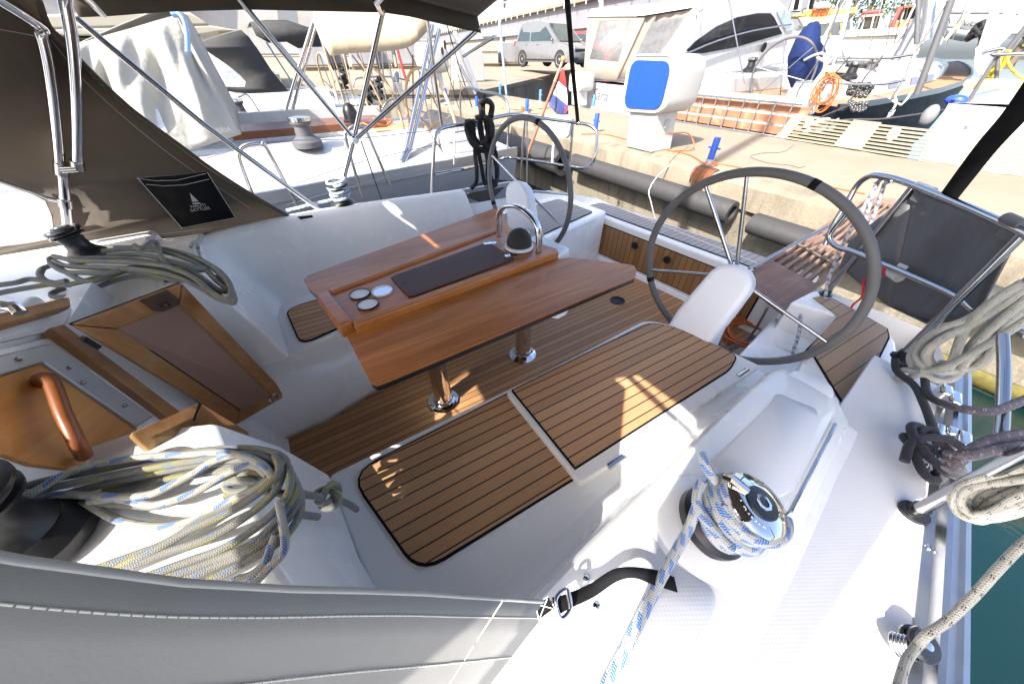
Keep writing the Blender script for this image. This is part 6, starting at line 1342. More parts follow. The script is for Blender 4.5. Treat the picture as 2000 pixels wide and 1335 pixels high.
# --- dark-hulled sailing yacht opposite
ya = thing('sailing_yacht', 'sailing yacht with black hull, teak side deck and white coachroof moored opposite', 'sailboat', (12, 4.0, ZW))
def dk(s): return 2.6 + .0 * s
hull(ya, 7.75, 4.05, 2.95, 11, 1, .80, hull_dark, stern=.94, rise=.42, deckmat=teak_deck, camber=.02)
m = MB(); m.prism(roundpoly([(7.35, 2.75), (8.05, 2.65), (8.05, 5.4), (7.35, 5.3)], .1), .45, .66); m.build('stern_platform', boat_white, ya, bevel=.03)
m = MB(); m.box((7.7, 2.95, .66), (8.1, 5.3, .86)); m.box((7.9, 3.0, .8), (8.2, 3.6, 1.0)); m.box((8.0, 4.7, .8), (10.2, 5.35, 1.12)); m.build('cockpit_coaming', boat_white, ya, bevel=.06, seg=3)
m = MB(); m.loft([[(x, 3.12 + a, .80 + z) for a, z in ((0, 0), (.12, .20), (.30, .27), (.52, .27), (.58, -.1))] for x in (8.2, 9.0, 10.0, 10.8)], False, True, True); m.build('coaming', boat_white, ya, smooth=40)
m = MB(); R_ = []
for x, k in ((10.2, 1.0), (10.5, 1.0), (12.5, .95), (14.5, .78), (16, .5), (16.6, .3)): R_.append([(x, 4.05 + sg * k * w_, .82 + .02 * (x - 10) + hgt * (1 if x < 16.2 else .4)) for sg, w_, hgt in ((-1, 1.02, 0), (-1, .92, .26), (-1, .72, .36), (0, 0, .42), (1, .72, .36), (1, .92, .26), (1, 1.02, 0))])
m.loft(R_, False, True, True); m.build('coachroof', boat_white, ya, smooth=40)
def cw(x, w_=.6, h_=.11, nm='window', mt=None):
    k = 1.0 - .05 * max(0, (x - 10.5) / 2); y0 = 4.05 - k * .985 - .005
    m = MB(); m.slab([(x, y0 + .00 - .02, .90 + .02 * (x - 10)), (x + w_, y0 + .02 - .02, .90 + .02 * (x - 10)), (x + w_, y0 + .055 - .02, .90 + h_ + .02 * (x - 10)), (x, y0 + .035 - .02, .90 + h_ + .02 * (x - 10))], (0, -1, .4), .012); m.build(nm, mt or glass_dark, ya)
for x in (10.75, 12.0, 13.0): cw(x, .5, .12, 'window', plain('violet_pane', (.14, .09, .13), .15))
for x in (11.35, 12.55): cw(x, .4, .05, 'trim_stripe', hull_grey)
m = MB(); m.slab([(10.185, 3.5, .62), (10.185, 4.6, .62), (10.185, 4.5, 1.15), (10.185, 3.6, 1.15)], (-1, 0, 0), .02); m.build('companionway', plain('slate', (.05, .055, .07), .4), ya); m = MB(); m.box((10.14, 3.5, 1.15), (10.19, 4.6, 1.20)); m.build('hatch_trim', tan_vinyl, ya)
P = [GX(x, y, 8.3) for x, y in ((1660, 217), (1664, 213))]
Mf = frame(GY(1738, 224, 2.565), (1, 0, .08), (0, -1, .05)); text_mb('YAN', .15, Mf, .002, .2).build('lettering', white_pl, ya, smooth=0)
wn((10.4, 3.4, 1.12), ya, 1.5); wn((9.6, 3.4, 1.07), ya, 1.6, black_pl); wn((9.4, 5.2, 1.12), ya, 1.6, black_pl)
bwheel(ya, GX(1527, 145, 8.6), (1, .1, .1), .52, mast_grey, .02, 6, .2)
cov = [GX(x, y, 9.0) for x, y in ((1545, 178), (1536, 150), (1538, 110), (1552, 78), (1568, 55), (1580, 44), (1592, 43), (1598, 50), (1597, 82), (1606, 95), (1611, 120), (1600, 150), (1580, 182))]
m = MB(); cc_ = sum(cov, V((0, 0, 0))) / len(cov)
R_ = [[cc_.lerp(p, k) + V((dx, 0, .01 * math.sin(i * 2.4))) for i, p in enumerate(cov)] for k, dx in ((.25, -.16), (.6, -.13), (.85, -.06), (1.0, .02), (1.0, .12), (.8, .2))]
m.loft(R_, True, True, True); m.build('pedestal_cover', navy, None, 'navy blue cloth cover over a steering pedestal on the dark-hulled yacht', 'cover', smooth=60)
gxy = lambda P, x: [GX(a, b, x) for a, b in P]
for P in (((1590, 196), (1617, 160), (1660, 110)), ((1548, 218), (1560, 175), (1600, 118)), ((1655, 205), (1690, 150), (1725, 108)), ((1740, 195), (1768, 150), (1785, 105))): cyls('stanchion', gxy(P, 7.9), .013, ya, steel, 8)
cyls('pushpit_rail', gxy(((1608, 111), (1640, 113), (1700, 114), (1740, 113), (1785, 106)), 8.0), .016, ya, steel, 8, 2); cyls('pushpit_rail', gxy(((1555, 160), (1600, 162), (1680, 165), (1730, 164), (1770, 156)), 7.9), .014, ya, steel, 8, 2)
cyls('backstay', gxy(((1604, 108), (1645, 0), (1660, -40)), 8.0), .016, ya, mast_grey, 8); cyls('backstay', gxy(((1858, 0), (1800, 160), (1790, 185)), 8.6), .040, ya, mast_grey, 10); cyls('stay', gxy(((1852, 0), (1790, 100)), 8.6), .014, ya, steel, 8)
cyls('stay', [GX(1795, -20, 9), GX(1790, 85, 9)], .03, ya, mast_grey, 8); cyls('mast', [V((13.6, 4.05, 1.2)), V((13.6, 4.05, 13))], .09, ya, alu, 12)
def tangle(c, rx, ry, rz, n, seed):
    rd = random.Random(seed); P = []
    for k in range(n):
        a = k * .55; P.append(V(c) + V((rx * math.cos(a) * rd.uniform(.5, 1), ry * math.sin(a) * rd.uniform(.6, 1), rz * rd.uniform(-1, 1))))
    return P
spk = rope_mat('rope_black_white', (.03, .03, .032), [((.7, .7, .7), 5, 30, .25, .3, .2)], braid=100)
rope('rope_coil', [tangle(GX(1680, 175, 8.0), .05, .16, .09, 60, 1)], .022, spk, 'black and white speckled rope bundle on the stern rail opposite', 'rope', n=6, sm=2)
rope('rope_coil', [tangle(GX(1672, 208, 7.8), .05, .13, .06, 50, 2)], .022, spk, 'speckled mooring rope heaped on the black hulled yacht corner cleat', 'rope', n=6, sm=2)
oc = [gxy([(1612 + 3 * math.sin(k * 1.9) + a * (22 + 9 * math.sin(k * 1.3)), 178 + 4 * math.cos(k * 2.3) + b * (27 + 8 * math.cos(k * 2))) for a, b in ((.9, -.9), (.95, -.3), (.5, .6), (-.3, 1.05), (-.9, .95), (-.8, .1), (-.2, -.7), (.4, -1.1), (.9, -.9))], 7.45 + .02 * k) for k in range(9)]
rope('power_cable', oc, .0075, orange_pl, 'orange cable coil hung on the stern rail of the yacht opposite', 'cable', n=6, sm=4)
rope('rope_coil', [gxy([(1585 + 6 * math.sin(k * 2), 200), (1597 + 8 * math.cos(k), 165), (1612, 120 + 4 * k), (1620 - 3 * k, 112)], 7.6) for k in range(5)] + [gxy([(1570, 118), (1590, 108), (1608, 105), (1612, 120), (1596, 112)], 7.7), gxy([(1612, 130), (1628, 112), (1632, 108), (1622, 140), (1606, 160)], 7.7)], .018, rope_cream, 'bundle of pale rope hanging beside the navy cover', 'rope', n=6, sm=4)
rope('rope_coil', [tangle((10.9, 3.75, 1.24), .5, .25, .06, 70, 3)], .02, rubber, 'dark rope heaped on the white coachroof opposite', 'rope', n=6, sm=2)
rope('preventer_line', [[GX(1800 - 60 * t + 5 * math.sin(22 * t), 75 + 140 * t + 3 * math.cos(25 * t), 9.2 - 1.0 * t) for t in [k / 24 for k in range(25)]], [GX(1735, 190, 8.2), GX(1760, 205, 8.1), GX(1780, 180, 8.5)]], .016, rope_cream, 'pale pinkish rope draped along the side deck opposite', 'rope', n=6, sm=2)
rope('mooring_line', [[GX(1590, 235, 7.2), GX(1620, 222, 7.5), GX(1655, 208, 7.8)], [V((7.0, 3.0, .45)), GX(1640, 236, 7.3), GX(1730, 232, 7.6), GX(1880, 210, 8.2)]], .014, rubber, 'black mooring lines led from the pier to the black hulled yacht', 'rope', n=6)
# --- white boat to the right of it
rb = thing('sailing_yacht', 'white yacht stern at the right edge behind the pale slatted gangway', 'sailboat', (11, -.4, ZW))
hull(rb, 7.65, -.25, 3.6, 10, 1, .95, boat_white, stern=.96, rise=.3)
m = MB(); m.box((7.9, -1.6, .9), (9.6, 1.0, 1.06)); m.build('cockpit_moulding', boat_white, rb, bevel=.05, seg=3); m = MB(); m.box((8.2, .2, 1.065), (9.0, .95, 1.08)); m.build('sole_panel', tan_vinyl, rb)
Mf = frame(GX(1900, 243, 7.64), (0, -1, 0), (-1, 0, 0)); text_mb('STORE', .07, Mf, .002).build('lettering', plain('ink_blue', (.05, .1, .4), .6), rb, smooth=0) if False else None
m = MB()
for k in range(3): m.slab([GX(1884, 243 + k * 3, 7.635), GX(1893, 243.6 + k * 3, 7.635), GX(1893, 245 + k * 3, 7.635), GX(1884, 244.6 + k * 3, 7.635)], (-1, 0, 0), .004)
m.build('logo_bars', plain('ink_blue', (.08, .12, .45), .6), rb)
m = MB(); P = gxy(((1884, 158), (1890, 154), (1950, 153), (2010, 156), (2010, 166), (1890, 166)), 7.9); m.slab([p + V((0, 0, 0)) for p in P], (-.2, 0, 1), .05); m.build('pushpit_seat', tan_vinyl, rb, bevel=.01)
cyls('pushpit_rail', gxy(((1918, 105), (1930, 100), (1960, 95), (1955, 104), (1935, 107), (1970, 106), (2020, 104)), 7.8), .02, rb, steel, 8, 3); cyls('stanchion', gxy(((1880, 216), (1925, 145), (1950, 110)), 7.85), .018, rb, mast_grey, 8); cyls('stanchion', gxy(((1945, 160), (1950, 110)), 8.0), .018, rb, mast_grey, 8)
rope('rope_coil', [gxy([(1962 + 12 * math.sin(k * 2.2), 98), (1954 + 12 * math.sin(k * 1.7), 120), (1940 + 9 * math.cos(k * 3), 142), (1926 + 5 * math.sin(k), 156)], 8.1 + .03 * k) for k in range(22)] + [gxy([(1966, 108), (1970, 125), (1985, 145), (2010, 160)], 8.0)], .014, yellow_pl, 'bright yellow rope hanging in a bunch at the right edge', 'rope', n=6, sm=3)
m = MB(); m.ball(GX(1868, 196, 7.75), .12, 16, 10, (.5, .9, .5)); m.build('fender', plain('royal_blue', (.02, .06, .5), .15, coat=.5), None, 'shiny royal blue fender between the two yachts opposite', 'fender', smooth=80)
for px, s_ in (((1815, 225), 1.0), ((1745, 262), .8)):
    m = MB(); m.ball(GX(px[0], px[1], 7.55), .10 * s_, 16, 10, (.7, .8, 1.2)); m.build('fender', plain('dull_fender', (.16, .165, .17), .5) if s_ == 1 else white_pl, None, 'grey sausage fender at the black hull' if s_ == 1 else 'white fender just behind the slatted gangway', 'fender', smooth=80)
m = MB(); P = gxy(((1905, 130), (1908, 95), (1925, 78), (1945, 80), (1950, 92), (1940, 108), (1925, 128), (1915, 150)), 8.9); R_ = [[p + V((dx, 0, 0)) for p in P] for dx in (-.06, .0, .1)]; m.loft(R_, True, True, True); m.build('sail_cover', plain('pale_grey_cloth', (.42, .43, .44), .8, bump=.6, bscale=8, bd=.03), None, 'pale grey cloth cover bunched at the stern on the right', 'cover', smooth=50)
# ---------------------------------------------------------------- far background
def simple_boat(name, label, cat, px, d, L, beam, hm, zd=1.0, dirn=1, cabin=True, cm_=None, head=None):
    p = GD(px, 120, d); root = thing(name, label, cat, (p.x + dirn * L / 2, p.y, ZW))
    hull(root, p.x, p.y, beam, L, dirn, zd, hm, stern=.9, rise=.4)
    if cabin:
        m = MB(); x0 = p.x + dirn * L * .15; x1 = p.x + dirn * L * .62
        m.hexa([(min(x0, x1), p.y - beam * .33, zd), (max(x0, x1), p.y - beam * .33, zd), (max(x0, x1), p.y + beam * .33, zd), (min(x0, x1), p.y + beam * .33, zd)], [(min(x0, x1) + .1, p.y - beam * .29, zd + .55), (max(x0, x1) - .4, p.y - beam * .29, zd + .5), (max(x0, x1) - .4, p.y + beam * .29, zd + .5), (min(x0, x1) + .1, p.y + beam * .29, zd + .55)]); m.build('cabin', cm_ or boat_white, root, bevel=.05)
        m = MB(); m.slab([(x0 + dirn * .3, p.y - beam * .315, zd + .2), (x1 - dirn * .7, p.y - beam * .315, zd + .2), (x1 - dirn * .8, p.y - beam * .30, zd + .4), (x0 + dirn * .4, p.y - beam * .30, zd + .4)], (0, -1, .1), .02); m.build('window', glass_dark, root)
    return root, p
# yellow rescue boat
sh_ = thing('rescue_boat', 'yellow and white rescue boat lettered SeaHelp behind the masts', 'motor boat', GD(1610, 110, 22))
h_ = lambda P, d=20.5: [GD(a, b, d) for a, b in P]
def block(P, depth, name, mat, root, bev=0, dirv=None):
    dv_ = V(dirv or (P[0].x, P[0].y, 0)).normalized() * depth; m = MB(); m.hexa(P, [p + dv_ for p in P]); return m.build(name, mat, root, bevel=bev)
block(h_(((1545, 32), (1575, 20), (1672, 15), (1676, 25), (1640, 30), (1600, 36))), 1.5, 'roof', plain('sea_yellow', (.72, .50, .08), .4), sh_, .03)
block(h_(((1560, 35), (1650, 28), (1652, 40), (1640, 44), (1570, 52))), 1.5, 'upper_side', plain('sea_white', (.8, .74, .5), .4), sh_, .02); block(h_(((1570, 50), (1660, 38), (1660, 70), (1600, 76), (1575, 76))), 1.6, 'wheelhouse', plain('sea_dark', (.06, .07, .08), .2), sh_, .03)
block(h_(((1540, 74), (1680, 66), (1690, 120), (1560, 125))), 3, 'hull', boat_white, sh_, .05)
for x in (1598, 1620, 1642): block(h_(((x, 46), (x + 3, 45), (x + 3, 72), (x, 73)), 20.4), .15, 'window_post', yellow_pl, sh_)
a, b = GD(1580, 25, 20.3), GD(1600, 23, 20.3)
Mf = frame(GD(1575, 25, 20.28), b - a, -V((a.x, a.y, 0))); text_mb('Sea', .34, Mf, .01, .25).build('lettering', plain('sign_black', (.02, .02, .02), .6), sh_, smooth=0)
Mf = frame(GD(1607, 23, 20.28), b - a, -V((a.x, a.y, 0))); text_mb('Help', .40, Mf, .01, .25).build('lettering', plain('sign_red', (.7, .06, .03), .6), sh_, smooth=0)
block(h_(((1588, 8), (1600, 4), (1622, 3), (1624, 14), (1592, 17)), 20), .6, 'life_raft', white_pl, sh_, .08)
# wooden boat with red roof, grey stern, others
wb = thing('motor_boat', 'wooden wheelhouse boat with a maroon roof among the masts', 'motor boat', GD(1700, 100, 17))
k_ = lambda P, d=17: [GD(a, b, d) for a, b in P]
block(k_(((1680, 28), (1690, 20), (1720, 17), (1728, 26), (1690, 30))), 1.6, 'roof', plain('maroon', (.22, .03, .03), .5), wb, .04); block(k_(((1684, 30), (1726, 26), (1724, 30), (1684, 34))), 1.6, 'roof_edge', tan_vinyl, wb)
block(k_(((1682, 54), (1688, 34), (1720, 30), (1716, 56)), 17.1), 1.4, 'wheelhouse', plain('dark_cabin', (.03, .025, .02), .3), wb)
for x in (1680, 1698, 1712): block(k_(((x, 62), (x + 8, 30), (x + 11, 30), (x + 3, 62)), 16.9), .1, 'corner_post', white_paint, wb)
block(k_(((1640, 60), (1790, 52), (1800, 66), (1650, 72)), 16.8), 2.2, 'deck', plain('sandy_deck', (.58, .50, .38), .7), wb); block(k_(((1640, 70), (1790, 66), (1790, 120), (1650, 120)), 16.9), 2.2, 'hull', white_paint, wb, .03)
wc2 = thing('motor_boat', 'boat with brown wooden cabin posts and a red davit among the masts', 'motor boat', GD(1770, 90, 20))
for x in (1742, 1756, 1770, 1784): block(k_(((x, 45), (x + 12, 12), (x + 15, 12), (x + 3, 45)), 19.5), .1, 'cabin_post', tan_vinyl, wc2)
block(k_(((1750, 14), (1795, 8), (1800, 12), (1752, 18)), 19.4), 1.6, 'cabin_roof', brown_frame, wc2); block(k_(((1738, 44), (1790, 38), (1788, 52), (1738, 56)), 19.6), 1.6, 'cabin_side', plain('mid_wood', (.38, .17, .06), .5), wc2); block(k_(((1752, 40), (1790, 36), (1792, 14), (1760, 18)), 20.2), .1, 'cabin_back', glass_dark, wc2)
cyls('davit', [GD(1742, 52, 19.2), GD(1758, 18, 19.2), GD(1764, 16, 19.2)], .06, wc2, plain('davit_red', (.6, .06, .05), .4), 8)
gs_ = thing('sailing_yacht', 'grey-hulled yacht with black lettering on its stern at upper right', 'sailboat', GD(1890, 90, 15))
g_ = lambda P, d=14.6: [GD(a, b, d) for a, b in P]
block(g_(((1846, 54), (1853, 27), (1960, 27), (2030, 35), (2030, 68), (1920, 70), (1880, 58))), 4, 'stern', plain('hull_light_grey', (.36, .39, .40), .3, coat=.4), gs_, .06); block(g_(((1846, 54), (1880, 56), (1910, 66), (1900, 76), (1850, 66))), 4, 'boot_top', plain('slate_hull', (.16, .19, .20), .4), gs_, .04)
block(g_(((1853, 26), (1862, -10), (2040, -10), (2040, 34), (1960, 26))), 4.2, 'superstructure', boat_white, gs_, .05)
a, b = GD(1865, 42, 14.5), GD(1893, 45, 14.5); Mf = frame(GD(1880, 43.5, 14.55), b - a, -V((a.x, a.y, 0))); text_mb('SKITNICA', .16, Mf, .008).build('lettering', plain('ink_black', (.03, .03, .03), .6), gs_, smooth=0)
cyls('pushpit_rail', [GD(x, y, 14.3) for x, y in ((1870, 60), (1885, 22), (1935, 12), (1942, 14), (1930, 55))], .025, gs_, plain('rail_blue', (.35, .42, .55), .3, .6), 8, 3)
block(g_(((1880, 60), (1930, 56), (1932, 60), (1882, 64)), 14.0), .4, 'swim_platform', boat_white, gs_); rope('rope_coil', [tangle(GD(1925, 60, 13.8), .15, .22, .16, 60, 5)], .03, rope_black, 'black rope bundle on the grey stern at upper right', 'rope', n=6, sm=2)
# masts, booms and rigging standing behind the boats opposite
spars = [((1818, -20), (1810, 60), 13, .09, alu, 'pale spar standing nearest the speckled rope'), ((1830, -20), (1765, 66), 14.5, .028, alu, 'thin pale stay slanting left of the pale spar'), ((1955, -15), (1920, 90), 11.0, .055, white_pl, 'white slanting pole left of the thick white pole'), ((1988, 5), (1930, 84), 10.6, .07, white_pl, 'thick white slanting pole at upper right'), ((2010, 20), (1942, 88), 10.0, .06, white_pl, 'lower white slanting pole beside the yellow rope'), ((2010, 45), (1950, 120), 9.0, .03, mast_grey, 'dark slanting pole at the right edge'), ((1666, -20), (1640, 90), 12, .035, white_pl, 'white slanting pole left of the maroon roof'), ((1552, -10), (1540, 30), 22, .05, alu, 'short thin mast above the yellow boat'), ((1420, -20), (1448, 130), 9.0, .010, steel, 'thin wire stay in front of the long dark window'), ((1930, -20), (1862, 60), 12, .03, plain('sand_spar', (.6, .48, .3), .5), 'sandy yellow spar above the grey stern')]
for a, b, d, r_, mt, lab in spars:
    p, q = GD(*a, d), GD(*b, d); up = (p - q); MB().tube([q - up * .25, p + up * 1.5], r_, 8).build('mast' if r_ > .05 else 'stay', mt, None, lab, 'mast' if r_ > .05 else 'rigging', 'spars and stays behind the boats opposite', smooth=60)
rd = random.Random(4)
for k in range(30):
    x = 1650 + k * 12 + rd.uniform(-8, 8); d = rd.uniform(10, 19); p = GD(x, -20, d); q = GD(x - rd.uniform(20, 55), rd.uniform(70, 110), d); MB().tube([q, p + (p - q) * .8], .008 + .004 * rd.random(), 5).build('stay', rd.choice([steel, white_pl, mast_grey]), None, 'thin wire stay in the tangle of rigging at upper right', 'rigging', 'thin stays at upper right', smooth=60)
# parked cars
def car(c, head, body, label, L=4.0, W=1.65, H=1.48):
    root = thing('car', label, 'car', c); root.rotation_euler.z = head; OFF[root.name] = V((0, 0, 0))
    hl = L / 2
    low = [(-hl, .32), (-hl + .02, .55), (-hl + .04, .88), (-hl + .10, .92), (hl - 1.05, .94), (hl - .55, .86), (hl - .12, .70), (hl, .55), (hl - .01, .30), (hl - .06, .2), (-hl + .06, .2)]
    top = [(-hl + .06, .90), (-hl + .16, 1.20), (-hl + .38, H - .08), (-hl + .8, H), (-hl + 1.8, H + .01), (-hl + 2.2, H - .05), (hl - 1.0, .93)]
    m = MB(); R_ = []
    for y, k in ((-.5, .90), (-.485, .97), (-.44, 1.0), (0, 1.02), (.44, 1.0), (.485, .97), (.5, .90)): R_.append([(x * (k if abs(x) > 1 else 1), y * W, .6 + (z - .6) * (1 if abs(y) < .49 else .96)) for x, z in low])
    m.loft(R_, True, True, True); m.build('body', body, root, smooth=40, bevel=.0)
    m = MB(); R_ = []
    for y, k in ((-.46, 0), (-.40, 1), (0, 1.015), (.40, 1), (.46, 0)):
        if k == 0: R_.append([(x * 1.0, y * W, .91) for x, z in top])
        else: R_.append([(x, y * W if z > 1.0 else y * W * 1.13, .91 + (z - .91) * k) for x, z in top])
    m.loft(R_, False, False, False); m.build('roof', body, root, smooth=45)
    for sd in (-1, 1):
        for nm, P in (('side_window', [(-hl + .24, .98), (-hl + .36, 1.30), (-hl + .50, H - .12), (-hl + 1.12, H - .09), (-hl + 1.14, .97)]), ('side_window', [(-hl + 1.22, .97), (-hl + 1.20, H - .09), (-hl + 1.85, H - .09), (-hl + 2.15, H - .16), (hl - 1.42, 1.08), (hl - 1.35, .97)])):
            m = MB(); m.slab([(x, sd * (W * (.462 - .052 * (z - .93) / .5) + .008), z) for x, z in P], (0, sd, .3), .012); m.build(nm, car_glass, root)
        m = MB(); m.ball((hl - 1.22, sd * (W * .5 + .07), 1.0), .085, 10, 8, (.7, 1, .7)); m.build('side_mirror', body, root, smooth=60)
        for nm, x in (('door_handle', -hl + .92), ('door_handle', -hl + 1.75)): m = MB(); m.box((x, sd * W * .5 - .02, .83), (x + .15, sd * (W * .5 + .018), .86)); m.build(nm, body, root)
        m = MB(); m.box((-hl + .75, sd * W * .5 - .01, .26), (hl - .95, sd * (W * .5 + .006), .32)); m.build('sill_trim', black_pl, root)
        for x in (-hl + .72, hl - .74):
            m = MB(); m.lathe([(.335, -.05), (.335, .038), (.32, .04)], (x, sd * (W * .5 - .035), .32), (0, sd, 0), 32); m.build('wheel_arch', plain('arch_black', (.008, .008, .008), .9), root)
            m = MB(); m.lathe([(.22, -.16), (.30, -.15), (.305, -.0), (.285, .035), (.20, .038)], (x, sd * (W * .5 - .02), .305), (0, sd, 0), 28); w_ = m.build('wheel', tyre, root, smooth=40)
            m = MB(); m.lathe([(.205, .034), (.20, .042), (.17, .034), (.06, .03), (.04, .044), (.0, .046)], (x, sd * (W * .5 - .018), .305), (0, sd, 0), 28)
            m.build('rim', alu, w_, smooth=40)
            m = MB()
            for k in range(10):
                a = k * math.pi / 5; o = V((x + .145 * math.cos(a), sd * (W * .5 + .0185), .305 + .145 * math.sin(a))); m.box((-.035, -.018, 0), (.035, .018, .004), frame(o, (math.cos(a), 0, math.sin(a)), (0, sd, 0)))
            m.build('rim_slots', black_pl, w_)
        m = MB(); m.slab([(hl - .46, sd * W * .47, .66), (hl - .10, sd * W * .36, .62), (hl - .13, sd * W * .34, .72), (hl - .50, sd * W * .46, .78)], (1, sd * .55, .3), .05); m.build('headlight', vinyl('lamp_glass', (.6, .63, .65), .9, .08), root)
        m = MB(); m.slab([(-hl - .005, sd * W * .48, .80), (-hl - .005, sd * W * .36, .80), (-hl + .05, sd * W * .38, .98), (-hl + .05, sd * W * .48, .98)], (-1, 0, 0), .03); m.build('tail_light', red_car, root)
    m = MB(); m.slab([(hl - .98, -.38 * W, .955), (hl - .98, .38 * W, .955), (-hl + 2.28, .33 * W, H - .07), (-hl + 2.28, -.33 * W, H - .07)], (1, 0, .9), .03); m.build('windscreen', car_glass, root)
    m = MB(); m.box((hl - .03, -.38 * W, .58), (hl + .012, .38 * W, .68)); m.build('grille', black_pl, root); m = MB(); m.box((hl - .03, -.40 * W, .24), (hl + .010, .40 * W, .38)); m.build('lower_grille', black_pl, root)
    m = MB(); m.box((hl + .005, -.24, .44), (hl + .022, .24, .53)); pl_ = m.build('number_plate', white_pl, root)
    m = MB(); m.lathe([(.055, 0), (.055, .012), (.045, .014), (.045, .006), (0, .006)], (hl + .012, 0, .63), (1, 0, 0), 20); m.build('badge', chrome, root)
    return root
quay_o = bpy.data.objects['quay']
def gz(x, y):
    bpy.context.view_layer.update(); ok, loc, nn_, i_ = quay_o.ray_cast(V((x, y, 20)) - quay_o.location, V((0, 0, -1)))
    return (loc + quay_o.location).z if ok else .9
w1_, w2_ = GD(1026, 129, 22.2), GD(1096, 136, 20.3); ctr = (w1_ + w2_) / 2; hd = math.atan2(w2_.y - w1_.y, w2_.x - w1_.x)
nv = V((math.sin(hd), -math.cos(hd), 0)); ctr = ctr - nv * .72 if nv.dot(CAM - ctr) > 0 else ctr + nv * .72
c1_ = car((ctr.x, ctr.y, gz(ctr.x, ctr.y)), hd, silver_car, 'silver compact people carrier parked on the quay', 4.1, 1.80, 1.64)
p = GD(1150, 112, 25.5); car((p.x, p.y, gz(p.x, p.y)), hd + .15, red_car, 'red hatchback parked behind the silver car', 3.8, 1.65, 1.42)
# long grey building with terrace railing
bd = thing('building', 'long grey quayside building with a white-railed terrace along its upper floor', 'building', GD(1000, 100, 36))
A_, B_ = GD(1000, 100, 41.6), GD(1250, 100, 24); A_.z = B_.z = 0
def wl_(u, z, o=0):
    p = A_.lerp(B_, u); n = V((B_.y - A_.y, -(B_.x - A_.x), 0)).normalized(); n = n if n.dot(CAM - p) > 0 else -n; return V((p.x, p.y, z)) + n * o
def uof(px, d0=0):
    r_ = ray(px, 100); dx, dy = B_.x - A_.x, B_.y - A_.y; # solve A + u d = t r
    det = dx * (-r_.y) + r_.x * dy; u = ((CAM.x - A_.x) * (-r_.y) + r_.x * (CAM.y - A_.y)) / det; return u
def wallbox(u0, u1, z0, z1, o0, o1, name, mat): m = MB(); m.hexa([wl_(u0, z0, o0), wl_(u1, z0, o0), wl_(u1, z1, o0), wl_(u0, z1, o0)], [wl_(u0, z0, o1), wl_(u1, z0, o1), wl_(u1, z1, o1), wl_(u0, z1, o1)]); return m.build(name, mat, bd)
wallbox(-2.2, 1.12, .5, 2.6, -3, 0, 'lower_wall', plain('beige_wall', (.26, .24, .20), .8)); wallbox(-2.2, 1.12, 2.6, 3.75, -3, .25, 'upper_wall', facade_grey); wallbox(-2.2, 1.12, 3.75, 3.9, -3, .55, 'terrace_slab', concrete_edge); wallbox(-2.2, 1.12, 3.9, 12, -8, -3.0, 'rear_wall', facade_white)
for px in (950, 985, 1150, 1165, 1182, 1205): u = uof(px); wallbox(u - .014, u + .014, 1.75, 2.55, -.1, .02, 'window', glass_dark)
for px in (620, 700, 940, 1020, 1060, 1110, 1160): u = uof(px); wallbox(u - .03, u + .03, 5.2, 7.0, -3.1, -2.97, 'window', glass_dark)
for z in (4.4, 4.8): MB().tube([wl_(-2.2, z, .5), wl_(1.12, z, .5)], .035, 6).build('terrace_rail', white_paint, bd)
for k in range(46): u = -2.2 + 3.3 * k / 45; MB().tube([wl_(u, 3.6, .58), wl_(u, 4.82, .52)], .04, 6).build('rail_post', white_paint, bd)
cyls('lamp_post', [GD(1175, 30, 18.5), GD(1173, -60, 18.5)], .09, bd, plain('post_grey', (.42, .50, .55), .4), 10)
ob = thing('building', 'white building with tall grey framed windows behind the left yachts', 'building', GD(450, 60, 70))
f70 = lambda P, d=72: [GD(a, b, d) for a, b in P]
block(f70(((-200, 110), (330, 110), (330, -120), (-200, -120))), 8, 'wall', facade_white, ob); block(f70(((330, 105), (700, 105), (700, -90), (330, -90)), 74), 8, 'wall', facade_white, ob)
for x in (440, 545, 560): block(f70(((x, 55), (x + 24, 55), (x + 20, 18), (x - 4, 18)), 71), .4, 'window', plain('grey_panes', (.16, .17, .18), .4), ob)
gb = thing('building', 'grey flats with pale window frames behind the motor yacht bow', 'building', GD(1560, 60, 45))
block(f70(((1440, 110), (1600, 110), (1615, -60), (1460, -60)), 45), 6, 'wall', facade_grey, gb)
for x in (1545, 1575): block(f70(((x, 22), (x + 18, 21), (x + 24, -8), (x + 8, -8)), 44.8), .2, 'window', plain('pale_frame', (.55, .56, .58), .5), gb); block(f70(((x + 4, 18), (x + 14, 17), (x + 18, -4), (x + 9, -4)), 44.7), .1, 'pane', glass_dark, gb)
